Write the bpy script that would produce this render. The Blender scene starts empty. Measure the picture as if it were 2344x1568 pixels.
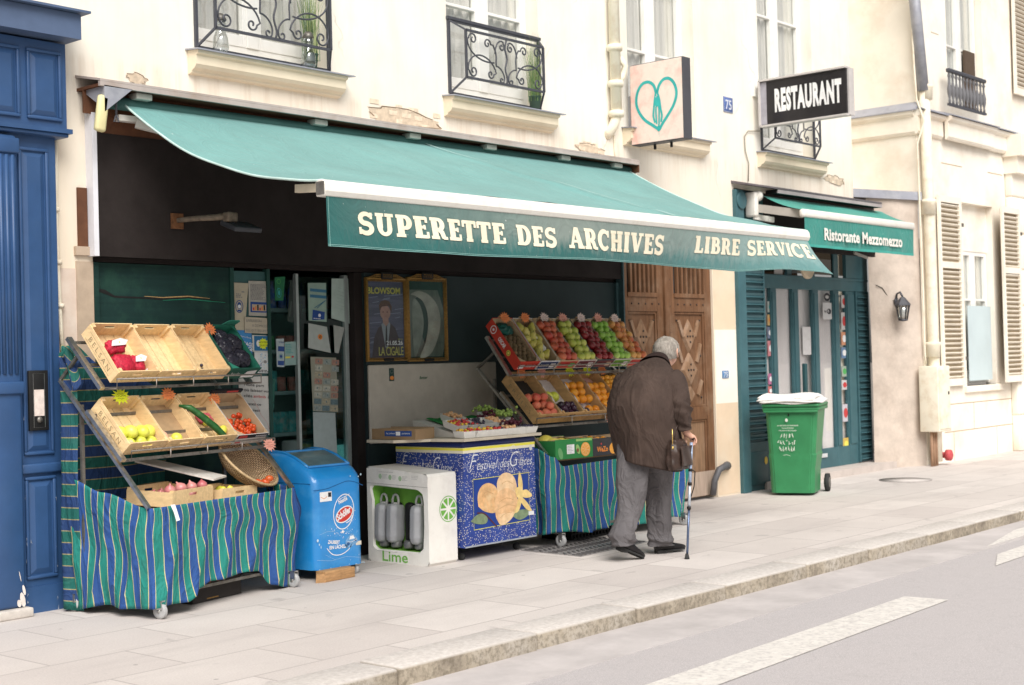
import bpy, bmesh, math, random
from mathutils import Vector, Matrix
random.seed(7)
scene = bpy.context.scene
COL = scene.collection
PI = math.pi
rad = math.radians

# ------------------------------------------------------------------ camera model (metres; the facade of the shop is the plane y = 0)
F_PX = 3255.0; CXP, CYP = 1172.0, 784.0
YAW, PIT, ROL = rad(40.857), rad(0.731), rad(-1.518)
CAM = Vector((-5.0, -8.5, 1.55))
FW = Vector((math.cos(YAW)*math.cos(PIT), math.sin(YAW)*math.cos(PIT), math.sin(PIT)))
_r = Vector((math.sin(YAW), -math.cos(YAW), 0)); _u = _r.cross(FW)
RT = math.cos(ROL)*_r + math.sin(ROL)*_u
UP = -math.sin(ROL)*_r + math.cos(ROL)*_u
def ray(x, y): return FW + (x-CXP)/F_PX*RT - (y-CYP)/F_PX*UP
def W(x, y, Y=0.0):              # survey point of the photograph on a plane parallel to the facade
    d = ray(x, y); return CAM + d*((Y-CAM.y)/d.y)
def G(x, y, z=0.0):              # ... on a level plane
    d = ray(x, y); return CAM + d*((z-CAM.z)/d.z)
def S(x, y, X=0.0):              # ... on a plane across the street
    d = ray(x, y); return CAM + d*((X-CAM.x)/d.x)

# ------------------------------------------------------------------ materials
def _nt(name):
    m = bpy.data.materials.new(name); m.use_nodes = True
    nt = m.node_tree; nt.nodes.clear()
    out = nt.nodes.new('ShaderNodeOutputMaterial'); b = nt.nodes.new('ShaderNodeBsdfPrincipled')
    nt.links.new(b.outputs[0], out.inputs[0])
    return m, nt, b
def N(nt, t, **kw):
    n = nt.nodes.new(t)
    for k, v in kw.items():
        if k in n.inputs.keys() if hasattr(n.inputs, 'keys') else False: n.inputs[k].default_value = v
        else: setattr(n, k, v)
    return n
def c4(c): return (c[0], c[1], c[2], 1.0)
def mixc(nt, fac, a, b, mode='MIX'):
    n = nt.nodes.new('ShaderNodeMix'); n.data_type = 'RGBA'; n.blend_type = mode
    if isinstance(fac, (int, float)): n.inputs[0].default_value = fac
    else: nt.links.new(fac, n.inputs[0])
    for i, v in ((6, a), (7, b)):
        if isinstance(v, (tuple, list)): n.inputs[i].default_value = c4(v)
        else: nt.links.new(v, n.inputs[i])
    return n.outputs[2]
def ramp(nt, src, stops, interp='LINEAR'):
    n = nt.nodes.new('ShaderNodeValToRGB'); n.color_ramp.interpolation = interp
    e = n.color_ramp.elements
    while len(e) < len(stops): e.new(0.5)
    for i, (p, c) in enumerate(stops):
        e[i].position = p; e[i].color = c4(c) if isinstance(c, (tuple, list)) else (c, c, c, 1)
    nt.links.new(src, n.inputs[0]); return n.outputs[0]
def noise(nt, scale, detail=4, rough=0.55, vec=None, dist=0.0, stretch=None):
    n = nt.nodes.new('ShaderNodeTexNoise')
    n.inputs['Scale'].default_value = scale; n.inputs['Detail'].default_value = detail
    n.inputs['Roughness'].default_value = rough; n.inputs['Distortion'].default_value = dist
    if vec is None:
        g = nt.nodes.new('ShaderNodeNewGeometry'); vec = g.outputs['Position']
    if stretch:
        mp = nt.nodes.new('ShaderNodeMapping'); mp.inputs['Scale'].default_value = stretch
        nt.links.new(vec, mp.inputs[0]); vec = mp.outputs[0]
    nt.links.new(vec, n.inputs['Vector'])
    return n.outputs['Fac']
def objvec(nt): return nt.nodes.new('ShaderNodeTexCoord').outputs['Object']
def bump(nt, b, h, strength=0.3, dist=0.01):
    n = nt.nodes.new('ShaderNodeBump'); n.inputs['Strength'].default_value = strength; n.inputs['Distance'].default_value = dist
    nt.links.new(h, n.inputs['Height']); nt.links.new(n.outputs[0], b.inputs['Normal'])
MATS = {}
def mat(name, col, rough=0.6, var=0.12, scale=6.0, metal=0.0, bmp=0.0, bscale=60.0, grime=None, grime_amt=0.5, gscale=2.0, spec=0.3, stretch=None, randobj=0.0, local=False, coat=0.0):
    """base colour broken up by two noises; optional grime colour in large soft patches; optional bump"""
    if name in MATS: return MATS[name]
    m, nt, b = _nt(name); MATS[name] = m
    vec = objvec(nt) if local else None
    n1 = noise(nt, scale, 6, 0.6, vec=vec, stretch=stretch)
    lo = tuple(c*(1-var) for c in col); hi = tuple(min(1, c*(1+var)) for c in col)
    c = ramp(nt, n1, [(0.3, lo), (0.7, hi)])
    if grime:
        n2 = noise(nt, gscale, 8, 0.65, vec=vec)
        f = ramp(nt, n2, [(0.48, 0.0), (0.72, grime_amt)])
        c = mixc(nt, f, c, grime)
    if randobj:
        oi = nt.nodes.new('ShaderNodeObjectInfo')
        h = nt.nodes.new('ShaderNodeHueSaturation'); nt.links.new(c, h.inputs['Color'])
        mr = nt.nodes.new('ShaderNodeMapRange'); nt.links.new(oi.outputs['Random'], mr.inputs[0])
        mr.inputs[3].default_value = 1-randobj; mr.inputs[4].default_value = 1+randobj
        nt.links.new(mr.outputs[0], h.inputs['Value'])
        mr2 = nt.nodes.new('ShaderNodeMapRange'); nt.links.new(oi.outputs['Random'], mr2.inputs[0])
        mr2.inputs[3].default_value = 0.5-randobj*0.05; mr2.inputs[4].default_value = 0.5+randobj*0.05
        nt.links.new(mr2.outputs[0], h.inputs['Hue']); c = h.outputs[0]
    nt.links.new(c, b.inputs['Base Color'])
    b.inputs['Roughness'].default_value = rough; b.inputs['Metallic'].default_value = metal
    b.inputs['Specular IOR Level'].default_value = spec; b.inputs['Coat Weight'].default_value = coat
    if bmp:
        bump(nt, b, noise(nt, bscale, 4, 0.6, vec=vec), bmp, 0.006)
    return m
def glass_mat(name, tint, alpha_mix=0.35, rough=0.05):
    if name in MATS: return MATS[name]
    m = bpy.data.materials.new(name); MATS[name] = m; m.use_nodes = True; nt = m.node_tree; nt.nodes.clear()
    out = nt.nodes.new('ShaderNodeOutputMaterial'); tr = nt.nodes.new('ShaderNodeBsdfTransparent'); gl = nt.nodes.new('ShaderNodeBsdfGlossy')
    tr.inputs[0].default_value = c4(tint); gl.inputs['Roughness'].default_value = rough; gl.inputs[0].default_value = (0.9, 0.95, 0.95, 1)
    lw = nt.nodes.new('ShaderNodeLayerWeight'); lw.inputs[0].default_value = 0.5
    pw = nt.nodes.new('ShaderNodeMath'); pw.operation = 'POWER'; pw.inputs[1].default_value = 4.0; nt.links.new(lw.outputs['Facing'], pw.inputs[0])
    mr = nt.nodes.new('ShaderNodeMath'); mr.operation = 'MULTIPLY_ADD'; mr.inputs[1].default_value = 0.8; mr.inputs[2].default_value = alpha_mix
    nt.links.new(pw.outputs[0], mr.inputs[0]); mr.use_clamp = True
    mx = nt.nodes.new('ShaderNodeMixShader'); nt.links.new(mr.outputs[0], mx.inputs[0]); nt.links.new(tr.outputs[0], mx.inputs[1]); nt.links.new(gl.outputs[0], mx.inputs[2])
    nt.links.new(mx.outputs[0], out.inputs[0]); return m

# ------------------------------------------------------------------ objects
def tag(o, label=None, cat=None, group=None, kind=None):
    if label: o['label'] = label
    if cat: o['category'] = cat
    if group: o['group'] = group
    if kind: o['kind'] = kind
    return o
def thing(name, label, cat, loc=(0, 0, 0), rz=0.0, group=None):
    o = bpy.data.objects.new(name, None); COL.objects.link(o); o.empty_display_size = 0.1
    o.location = loc; o.rotation_euler = (0, 0, rz)
    return tag(o, label, cat, group)
def lmat(o): return Matrix.LocRotScale(o.location, o.rotation_euler, None)
def wmat(o):
    m = lmat(o)
    if o.parent: m = wmat(o.parent) @ o.matrix_parent_inverse @ m
    return m
class MB:
    """mesh builder: collects faces in world (or local) coordinates, then links them as ONE object"""
    def __init__(s): s.v = []; s.f = []; s.m = []; s.uv = {}; s.sm = []
    def add(s, vs, fs, mi=0, smooth=False, uvs=None):
        o = len(s.v); s.v += [tuple(v) for v in vs]
        for i, f in enumerate(fs):
            if uvs: s.uv[len(s.f)] = [uvs[k] for k in f]
            s.f.append([o+k for k in f]); s.m.append(mi); s.sm.append(smooth)
        return s
    def box(s, a, b, mi=0, M=None):
        x0, y0, z0 = a; x1, y1, z1 = b
        vs = [Vector(p) for p in ((x0,y0,z0),(x1,y0,z0),(x1,y1,z0),(x0,y1,z0),(x0,y0,z1),(x1,y0,z1),(x1,y1,z1),(x0,y1,z1))]
        if M: vs = [M @ v for v in vs]
        return s.add(vs, [(0,3,2,1),(4,5,6,7),(0,1,5,4),(1,2,6,5),(2,3,7,6),(3,0,4,7)], mi)
    def rbox(s, a, b, r, mi=0, M=None, seg=2):
        bm = bmesh.new(); bmesh.ops.create_cube(bm, size=1.0)
        a = Vector(a); b = Vector(b)
        for v in bm.verts: v.co = Vector(((a[i]+b[i])/2 + v.co[i]*(b[i]-a[i])) for i in range(3))
        bmesh.ops.bevel(bm, geom=list(bm.edges), offset=r, segments=seg, profile=0.5, affect='EDGES')
        return s.frombm(bm, mi, M, True)
    def frombm(s, bm, mi=0, M=None, smooth=False):
        bm.verts.index_update()
        vs = [(M @ v.co) if M else v.co.copy() for v in bm.verts]
        s.add(vs, [[v.index for v in f.verts] for f in bm.faces], mi, smooth); bm.free(); return s
    def quad(s, pts, mi=0, uvs=None):
        return s.add(pts, [tuple(range(len(pts)))], mi, uvs=uvs)
    def prism(s, pts, n, mi=0, cap=True):
        """extrude polygon pts (3-D) by vector n"""
        n = Vector(n); k = len(pts); vs = [Vector(p) for p in pts] + [Vector(p)+n for p in pts]
        fs = [tuple(reversed(range(k))), tuple(range(k, 2*k))] if cap else []
        fs += [(i, (i+1) % k, k+(i+1) % k, k+i) for i in range(k)]
        return s.add(vs, fs, mi)
    def tube(s, pts, r, mi=0, seg=8, closed=False, smooth=True, cap=True, flat=None):
        pts = [Vector(p) for p in pts]; n = len(pts)
        rs = r if isinstance(r, (list, tuple)) else [r]*n
        rings = []; up = None
        for i in range(n):
            if closed: t = pts[(i+1) % n]-pts[i-1]
            else: t = pts[min(i+1, n-1)]-pts[max(i-1, 0)]
            if t.length < 1e-9: t = Vector((0, 0, 1))
            t.normalize()
            if up is None:
                up = t.orthogonal().normalized() if flat is None else Vector(flat)
            a = (up - t*up.dot(t))
            if a.length < 1e-6: a = t.orthogonal()
            a.normalize(); up = a; b = t.cross(a)
            rings.append([pts[i] + (a*math.cos(2*PI*k/seg) + b*math.sin(2*PI*k/seg))*rs[i] for k in range(seg)])
        vs = [v for rg in rings for v in rg]; fs = []
        for i in range(n if closed else n-1):
            j = (i+1) % n
            for k in range(seg): fs.append((i*seg+k, i*seg+(k+1) % seg, j*seg+(k+1) % seg, j*seg+k))
        if cap and not closed:
            fs.append(tuple(reversed(range(seg)))); fs.append(tuple((n-1)*seg+k for k in range(seg)))
        return s.add(vs, fs, mi, smooth)
    def bar(s, a, b, w, h, mi=0, up=(0, 0, 1)):
        a = Vector(a); b = Vector(b); t = (b-a).normalized(); u = Vector(up)
        if abs(t.dot(u)) > 0.98: u = Vector((0, 1, 0))
        x = t.cross(u).normalized(); u = x.cross(t).normalized()
        vs = [p + x*sx*w/2 + u*su*h/2 for p in (a, b) for sx, su in ((-1,-1),(1,-1),(1,1),(-1,1))]
        return s.add(vs, [(3,2,1,0),(4,5,6,7),(0,1,5,4),(1,2,6,5),(2,3,7,6),(3,0,4,7)], mi)
    def lathe(s, prof, M=None, mi=0, seg=16, smooth=True):
        """prof: list of (r, z)"""
        vs = []; fs = []; n = len(prof)
        for r, z in prof:
            for k in range(seg):
                v = Vector((r*math.cos(2*PI*k/seg), r*math.sin(2*PI*k/seg), z)); vs.append(M @ v if M else v)
        for i in range(n-1):
            for k in range(seg): fs.append((i*seg+k, i*seg+(k+1) % seg, (i+1)*seg+(k+1) % seg, (i+1)*seg+k))
        if prof[0][0] > 1e-5: fs.append(tuple(reversed(range(seg))))
        if prof[-1][0] > 1e-5: fs.append(tuple((n-1)*seg+k for k in range(seg)))
        return s.add(vs, fs, mi, smooth)
    def grid(s, fn, nu, nv, mi=0, smooth=True, uvfn=None):
        vs = []; uvs = []
        for j in range(nv+1):
            for i in range(nu+1):
                u, v = i/nu, j/nv; vs.append(fn(u, v)); uvs.append(uvfn(u, v) if uvfn else (u, v))
        fs = [(j*(nu+1)+i, j*(nu+1)+i+1, (j+1)*(nu+1)+i+1, (j+1)*(nu+1)+i) for j in range(nv) for i in range(nu)]
        return s.add(vs, fs, mi, smooth, uvs)
    def build(s, name, mats, parent=None, base=True, thick=0.0, bevel=0.0, sub=0):
        if not isinstance(mats, (list, tuple)): mats = [mats]
        me = bpy.data.meshes.new(name)
        org = Vector((0, 0, 0))
        if parent is None and base and s.v:
            xs = [v[0] for v in s.v]; ys = [v[1] for v in s.v]; zs = [v[2] for v in s.v]
            org = Vector(((min(xs)+max(xs))/2, (min(ys)+max(ys))/2, min(zs)))
        me.from_pydata([(v[0]-org.x, v[1]-org.y, v[2]-org.z) for v in s.v], [], s.f)
        for m in mats: me.materials.append(m)
        if s.uv:
            ul = me.uv_layers.new(name='UVMap')
            for i, p in enumerate(me.polygons):
                if i in s.uv:
                    for k, li in enumerate(p.loop_indices): ul.data[li].uv = s.uv[i][k]
        for i, p in enumerate(me.polygons): p.material_index = s.m[i]; p.use_smooth = s.sm[i]
        me.update()
        o = bpy.data.objects.new(name, me); COL.objects.link(o); o.location = org
        if parent is not None:
            o.parent = parent; o.matrix_parent_inverse = wmat(parent).inverted()
        if thick:
            md = o.modifiers.new('thickness', 'SOLIDIFY'); md.thickness = thick; md.offset = 0
        if bevel:
            md = o.modifiers.new('bevel', 'BEVEL'); md.width = bevel; md.segments = 2; md.limit_method = 'ANGLE'; md.angle_limit = rad(40)
        if sub:
            md = o.modifiers.new('sub', 'SUBSURF'); md.levels = sub; md.render_levels = sub
        return o
def copy_tree(o, parent=None):
    c = o.copy(); COL.objects.link(c)
    if parent is not None:
        c.parent = parent
    for ch in [x for x in bpy.data.objects if x.parent == o]: copy_tree(ch, c)
    return c

class Fr:
    """flat frame on a surface: origin o, u to the right, v up; n points at the viewer"""
    def __init__(s, o, u, v):
        s.o = Vector(o); s.u = Vector(u).normalized(); v = Vector(v); s.v = (v - s.u*v.dot(s.u)).normalized(); s.n = s.u.cross(s.v); s.sx = s.sz = 1.0; s.oz = 0.0
    def p(s, a, b, c=0.0): return s.o + s.u*(a*s.sx) + s.v*(b*s.sz+s.oz) + s.n*c
    def at(s, a, b, c=0.0, rot=0.0):
        u = s.u*math.cos(rot)+s.v*math.sin(rot); v = -s.u*math.sin(rot)+s.v*math.cos(rot)
        r = Fr(s.p(a, b, c), u, v); r.sx, r.sz = s.sx, s.sz; return r
    def M(s):
        return Matrix(((s.u.x, s.v.x, s.n.x, s.o.x), (s.u.y, s.v.y, s.n.y, s.o.y), (s.u.z, s.v.z, s.n.z, s.o.z), (0, 0, 0, 1)))
def wallfr(x, z, y): return Fr((x, y, z), (1, 0, 0), (0, 0, 1))
_ec = [0]
def eps(): _ec[0] = (_ec[0]+1) % 9; return 0.00012*_ec[0]
def rect(mb, fr, x0, y0, x1, y1, c=0.002, mi=0, th=0.0):
    pts = [fr.p(x0, y0, c), fr.p(x1, y0, c), fr.p(x1, y1, c), fr.p(x0, y1, c)]
    if th: return mb.prism([p - fr.n*th for p in pts], fr.n*th, mi)
    return mb.quad(pts, mi, uvs=[(0, 0), (1, 0), (1, 1), (0, 1)])
def poly(mb, fr, pts, c=0.002, mi=0):
    return mb.quad([fr.p(a, b, c) for a, b in pts], mi)
def disk(mb, fr, x, y, rx, ry=None, c=0.002, mi=0, seg=24, rot=0.0):
    ry = ry or rx; pts = []
    for k in range(seg):
        a = 2*PI*k/seg; px, py = rx*math.cos(a), ry*math.sin(a)
        pts.append((x+px*math.cos(rot)-py*math.sin(rot), y+px*math.sin(rot)+py*math.cos(rot)))
    return poly(mb, fr, pts, c, mi)
def stroke(mb, fr, pts, w, c=0.002, mi=0, closed=False):
    n = len(pts); L = []; R = []
    ws = w if isinstance(w, (list, tuple)) else [w]*n
    for i in range(n):
        if closed: a, b = pts[i-1], pts[(i+1) % n]
        else: a, b = pts[max(i-1, 0)], pts[min(i+1, n-1)]
        dx, dy = b[0]-a[0], b[1]-a[1]; l = math.hypot(dx, dy) or 1; nx, ny = -dy/l*ws[i]/2, dx/l*ws[i]/2
        L.append(fr.p(pts[i][0]+nx, pts[i][1]+ny, c)); R.append(fr.p(pts[i][0]-nx, pts[i][1]-ny, c))
    m = n if closed else n-1
    return mb.add(L+R, [(i, n+i, n+(i+1) % n, (i+1) % n) for i in range(m)], mi)
def ring(mb, fr, x, y, rx, ry, w, c=0.002, mi=0, seg=32, a0=0, a1=2*PI, rot=0.0):
    pts = []
    full = abs(a1-a0-2*PI) < 1e-4
    for k in range(seg if full else seg+1):
        a = a0+(a1-a0)*k/seg; px, py = rx*math.cos(a), ry*math.sin(a)
        pts.append((x+px*math.cos(rot)-py*math.sin(rot), y+px*math.sin(rot)+py*math.cos(rot)))
    return stroke(mb, fr, pts, w, c, mi, closed=full)
def text(mb, fr, st, size, c=0.003, mi=0, width=None, bold=0.0, shear=0.0, align='LEFT', fn=None, spacing=1.0):
    """lettering from the built-in font, flattened to mesh; size = cap height"""
    cu = bpy.data.curves.new('lettering', 'FONT'); cu.body = st; cu.size = 1.0; cu.offset = bold; cu.shear = shear
    cu.align_x = 'LEFT'; cu.resolution_u = 3; cu.space_character = spacing
    ob = bpy.data.objects.new('lettering', cu); COL.objects.link(ob)
    dg = bpy.context.evaluated_depsgraph_get(); dg.update()
    me = bpy.data.meshes.new_from_object(ob.evaluated_get(dg))
    bpy.data.objects.remove(ob); bpy.data.curves.remove(cu)
    if not me.vertices: return mb
    k = size/0.69
    xs = [v.co.x for v in me.vertices]; x0, x1 = min(xs), max(xs)
    kx = k if width is None else width/(x1-x0)
    off = {'LEFT': 0, 'CENTER': -(x1-x0)*kx/2, 'RIGHT': -(x1-x0)*kx}[align]
    vs = []
    for v in me.vertices:
        a, b = (v.co.x-x0)*kx+off, v.co.y*k
        if fn: a, b = fn(a, b)
        vs.append(fr.p(a, b, c))
    mb.add(vs, [list(p.vertices) for p in me.polygons], mi)
    bpy.data.meshes.remove(me); return mb
def scribble(mb, fr, x0, y0, x1, y1, rows, h, c=0.003, mi=0, fill=0.9, seed=1):
    """rows of tiny print too small to read: short irregular dashes"""
    rnd = random.Random(seed)
    for r in range(rows):
        y = y1-(r+0.5)*(y1-y0)/rows; x = x0
        end = x0+(x1-x0)*rnd.uniform(fill*0.6, fill)
        while x < end:
            w = rnd.uniform(1.0, 3.5)*h
            rect(mb, fr, x, y-h*0.45, min(x+w, x1), y+h*0.45, c, mi); x += w+h*0.7
    return mb

# slab-serif display capitals (own drawing): strokes on a 1-high cell; T = stem, t = thin
def _arc(cx, cy, rx, ry, a0, a1, n=10): return [(cx+rx*math.cos(rad(a0+(a1-a0)*k/n)), cy+ry*math.sin(rad(a0+(a1-a0)*k/n))) for k in range(n+1)]
ST, TH = 0.265, 0.14
def _v(x, y0=0.0, y1=1.0, w=ST): return ([(x, y0), (x, y1)], w)
def _ser(x, y, l=0.19): return ([(x-l, y), (x+l, y)], 0.13)
GL = {
 'I': (0.48, [_v(.24), _ser(.24, .065), _ser(.24, .935)]),
 'L': (0.74, [_v(.26), _ser(.22, .935), ([(.05, .07), (.66, .07)], .14), ([(.63, .02), (.63, .30)], .11)]),
 'T': (0.80, [_v(.40), _ser(.40, .065), ([(.04, .93), (.76, .93)], .14), ([(.07, .98), (.07, .68)], .11), ([(.73, .98), (.73, .68)], .11)]),
 'E': (0.78, [_v(.26), ([(.05, .07), (.70, .07)], .14), ([(.05, .93), (.68, .93)], .14), ([(.3, .51), (.54, .51)], .12), ([(.55, .40), (.55, .62)], .09), ([(.67, .02), (.67, .30)], .11), ([(.65, .98), (.65, .72)], .11)]),
 'H': (0.98, [_v(.26), _v(.72), _ser(.26, .065, .2), _ser(.26, .935, .2), _ser(.72, .065, .2), _ser(.72, .935, .2), ([(.26, .51), (.72, .51)], .13)]),
 'P': (0.82, [_v(.26), _ser(.24, .065, .22), ([(.05, .935), (.42, .935)], .13), ([(.3, .93), (.42, .93)]+_arc(.44, .67, .23, .26, 80, -80)+[(.3, .41)], [.14, .14]+[.14+.09*math.sin(PI*k/10) for k in range(11)]+[.12])]),
 'R': (0.92, [_v(.26), _ser(.24, .065, .21), ([(.05, .935), (.42, .935)], .13), ([(.3, .93), (.42, .93)]+_arc(.44, .69, .22, .24, 80, -80)+[(.3, .45)], [.14, .14]+[.14+.09*math.sin(PI*k/10) for k in range(11)]+[.12]), ([(.46, .47), (.60, .33), (.67, .10), (.76, .05)], [.2, .22, .22, .14]), ([(.66, .06), (.88, .06)], .12)]),
 'B': (0.86, [_v(.26), ([(.05, .065), (.42, .065)], .13), ([(.05, .935), (.42, .935)], .13), ([(.3, .93), (.42, .93)]+_arc(.42, .73, .21, .20, 80, -80)+[(.3, .53)], [.14, .14]+[.14+.08*math.sin(PI*k/10) for k in range(11)]+[.11]), ([(.3, .52), (.42, .52)]+_arc(.44, .29, .25, .23, 80, -80)+[(.3, .07)], [.11, .12]+[.14+.09*math.sin(PI*k/10) for k in range(11)]+[.13])]),
 'D': (0.92, [_v(.26), ([(.05, .065), (.42, .065)], .13), ([(.05, .935), (.42, .935)], .13), ([(.3, .93), (.4, .93)]+_arc(.42, .5, .33, .43, 85, -85, 14)+[(.3, .07)], [.14, .14]+[.14+.10*math.sin(PI*k/14) for k in range(15)]+[.13])]),
 'U': (0.94, [([(.25, .98), (.25, .38)]+_arc(.475, .33, .225, .26, 185, 355, 12)+[(.70, .98)], [.235, .235]+[.2-.05*math.sin(PI*k/12) for k in range(13)]+[.15]), _ser(.25, .935, .2), _ser(.70, .935, .2)]),
 'C': (0.86, [(_arc(.47, .5, .34, .43, 42, 318, 20), [.13+.11*math.sin(PI*k/20) for k in range(21)]), ([(.75, .98), (.75, .64)], .1)]),
 'S': (0.76, [(_arc(.39, .71, .24, .215, 25, 250, 12)+_arc(.38, .28, .26, .215, 70, -155, 12), [.12]+[.16+.04*math.sin(PI*k/25) for k in range(24)]+[.12]), ([(.64, .99), (.64, .70)], .1), ([(.11, .01), (.11, .32)], .1)]),
 'A': (0.96, [([(.20, .06), (.46, .97)], .13), ([(.50, .97), (.76, .04)], .25), ([(.28, .33), (.62, .33)], .11), _ser(.18, .065, .17), _ser(.76, .065, .2), ([(.38, .955), (.58, .955)], .09)]),
 'V': (0.94, [([(.22, .95), (.46, .05)], .25), ([(.76, .95), (.50, .05)], .13), _ser(.22, .935, .2), _ser(.76, .935, .17)]),
}
def slab(mb, mapfn, st, h, width, mi=0, space=0.42, track=0.03):
    """set a word in the slab capitals; mapfn(a, b, c) -> point"""
    tot = sum((space if ch == ' ' else GL[ch][0]+track) for ch in st); k = width/tot; x = 0.0
    for ch in st:
        if ch == ' ': x += space; continue
        for i, (pts, w) in enumerate(GL[ch][1]):
            n = len(pts); ws = [q_*1.16 for q_ in (w if isinstance(w, (list, tuple)) else [w]*n)]; L = []; R = []
            dens = []
            for q in range(n-1):   # subdivide so the letter follows the cloth
                dens.append((pts[q], ws[q]));
                if n < 4: dens += [((pts[q][0]+(pts[q+1][0]-pts[q][0])*t, pts[q][1]+(pts[q+1][1]-pts[q][1])*t), ws[q]+(ws[q+1]-ws[q])*t) for t in (.25, .5, .75)]
            dens.append((pts[-1], ws[-1])); P = [d[0] for d in dens]; Q = [d[1] for d in dens]; m = len(P)
            for q in range(m):
                a, b = P[max(q-1, 0)], P[min(q+1, m-1)]; dx, dy = b[0]-a[0], b[1]-a[1]; l = math.hypot(dx, dy) or 1
                nx, ny = -dy/l*Q[q]/2, dx/l*Q[q]/2
                L.append(mapfn((x+P[q][0]+nx)*k, (P[q][1]+ny)*h, i*0.0004)); R.append(mapfn((x+P[q][0]-nx)*k, (P[q][1]-ny)*h, i*0.0004))
            mb.add(L+R, [(q, m+q, m+q+1, q+1) for q in range(m-1)], mi)
        x += GL[ch][0]+track
    return mb

def smooth_pts(P, n=5):
    """closed Catmull-Rom outline"""
    out = []; m = len(P)
    for i in range(m):
        p0, p1, p2, p3 = P[i-1], P[i], P[(i+1) % m], P[(i+2) % m]
        for k in range(n):
            s = k/n; out.append(tuple(.5*((2*p1[j])+(-p0[j]+p2[j])*s+(2*p0[j]-5*p1[j]+4*p2[j]-p3[j])*s*s+(-p0[j]+3*p1[j]-3*p2[j]+p3[j])*s**3) for j in (0, 1)))
    return out

def drape_bump(m, scale=9, stretch=(1, 1, .35), strength=.5, dist=.02, local=True):
    """a second, larger bump for creases in cloth or dents, chained behind the material's own"""
    nt = m.node_tree; b = [n for n in nt.nodes if n.type == 'BSDF_PRINCIPLED'][0]
    h = noise(nt, scale, 3, .5, stretch=stretch, dist=1.2); r = ramp(nt, h, [(.38, 0.0), (.5, 1.0), (.62, .1)])
    n = nt.nodes.new('ShaderNodeBump'); n.inputs['Strength'].default_value = strength; n.inputs['Distance'].default_value = dist
    nt.links.new(r, n.inputs['Height'])
    l = b.inputs['Normal'].links
    if l: nt.links.new(l[0].from_socket, n.inputs['Normal'])
    nt.links.new(n.outputs[0], b.inputs['Normal']); return m
# ------------------------------------------------------------------ shared materials
mat('cream_render', (0.86, 0.80, 0.68), 0.9, 0.05, 1.4, grime=(0.80, 0.64, 0.44), grime_amt=0.38, gscale=0.8, bmp=0.15, bscale=25)
mat('tan_render', (0.74, 0.58, 0.42), 0.9, 0.06, 3, grime=(0.8, 0.72, 0.6), grime_amt=0.4, gscale=1.6, bmp=0.15, bscale=30)
mat('stone', (0.90, 0.845, 0.74), 0.9, 0.06, 1.7, grime=(0.62, 0.46, 0.32), grime_amt=0.45, gscale=1.3, bmp=0.2, bscale=25)
mat('rough_plaster', (0.56, 0.48, 0.41), 0.95, 0.12, 5, grime=(0.34, 0.27, 0.22), grime_amt=0.6, gscale=2.2, bmp=0.5, bscale=40)
mat('white_paint', (0.85, 0.84, 0.80), 0.5, 0.04, 5, grime=(0.6, 0.55, 0.45), grime_amt=0.25, gscale=3)
mat('cream_pipe', (0.84, 0.78, 0.64), 0.6, 0.05, 5, grime=(0.5, 0.3, 0.12), grime_amt=0.35, gscale=7)
mat('grey_zinc', (0.36, 0.37, 0.42), 0.55, 0.12, 5, metal=0.3, grime=(0.6, 0.6, 0.6), grime_amt=0.4, gscale=6)
mat('black_iron', (0.06, 0.062, 0.075), 0.5, 0.15, 20, spec=0.5)
mat('black', (0.012, 0.012, 0.012), 0.6, 0.2, 10)
mat('dark_rubber', (0.03, 0.03, 0.03), 0.8, 0.2, 10)
mat('chrome', (0.55, 0.55, 0.53), 0.28, 0.1, 30, metal=0.9, grime=(0.16, 0.12, 0.09), grime_amt=0.7, gscale=25)
mat('dull_metal', (0.20, 0.19, 0.17), 0.45, 0.2, 30, metal=0.6, grime=(0.1, 0.07, 0.05), grime_amt=0.6, gscale=25)
mat('white', (0.85, 0.85, 0.83), 0.6, 0.03, 8)
mat('glass_grey', (0.50, 0.47, 0.45), 0.12, 0.15, 1.0, spec=0.6)
mat('curtain', (0.84, 0.82, 0.79), 0.9, 0.10, 3.0, stretch=(8, 8, 0.6))

# ------------------------------------------------------------------ world, sun, camera
world = bpy.data.worlds.new('World'); scene.world = world; world.use_nodes = True
wn = world.node_tree; bg = wn.nodes['Background']
sky = wn.nodes.new('ShaderNodeTexSky'); sky.sky_type = 'NISHITA'; sky.sun_disc = False
SUN_EL, SUN_AZ = 47, 214          # high soft light from the street side
sky.sun_elevation = rad(SUN_EL); sky.sun_rotation = rad(SUN_AZ); sky.air_density = 1.0; sky.dust_density = 3.0
hs = wn.nodes.new('ShaderNodeHueSaturation'); hs.inputs['Saturation'].default_value = 0.18; hs.inputs['Value'].default_value = 1.0
tint = wn.nodes.new('ShaderNodeMix'); tint.data_type = 'RGBA'; tint.blend_type = 'MULTIPLY'; tint.inputs[0].default_value = 1.0
tint.inputs[7].default_value = (1.0, 0.98, 0.96, 1)
wn.links.new(sky.outputs[0], hs.inputs['Color']); wn.links.new(hs.outputs[0], tint.inputs[6]); wn.links.new(tint.outputs[2], bg.inputs['Color'])
bg.inputs['Strength'].default_value = 0.118
sl = bpy.data.lights.new('sun', 'SUN'); sl.energy = 3.75; sl.angle = rad(42); sl.color = (1.0, 0.965, 0.925)
so = bpy.data.objects.new('sun', sl); COL.objects.link(so)
az = rad(SUN_AZ); el = rad(SUN_EL)   # nishita: rotation measured from +Y towards +X
sd = Vector((math.sin(az)*math.cos(el), math.cos(az)*math.cos(el), math.sin(el)))
so.rotation_euler = sd.to_track_quat('Z', 'Y').to_euler(); so.location = (0, -10, 20)
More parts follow.
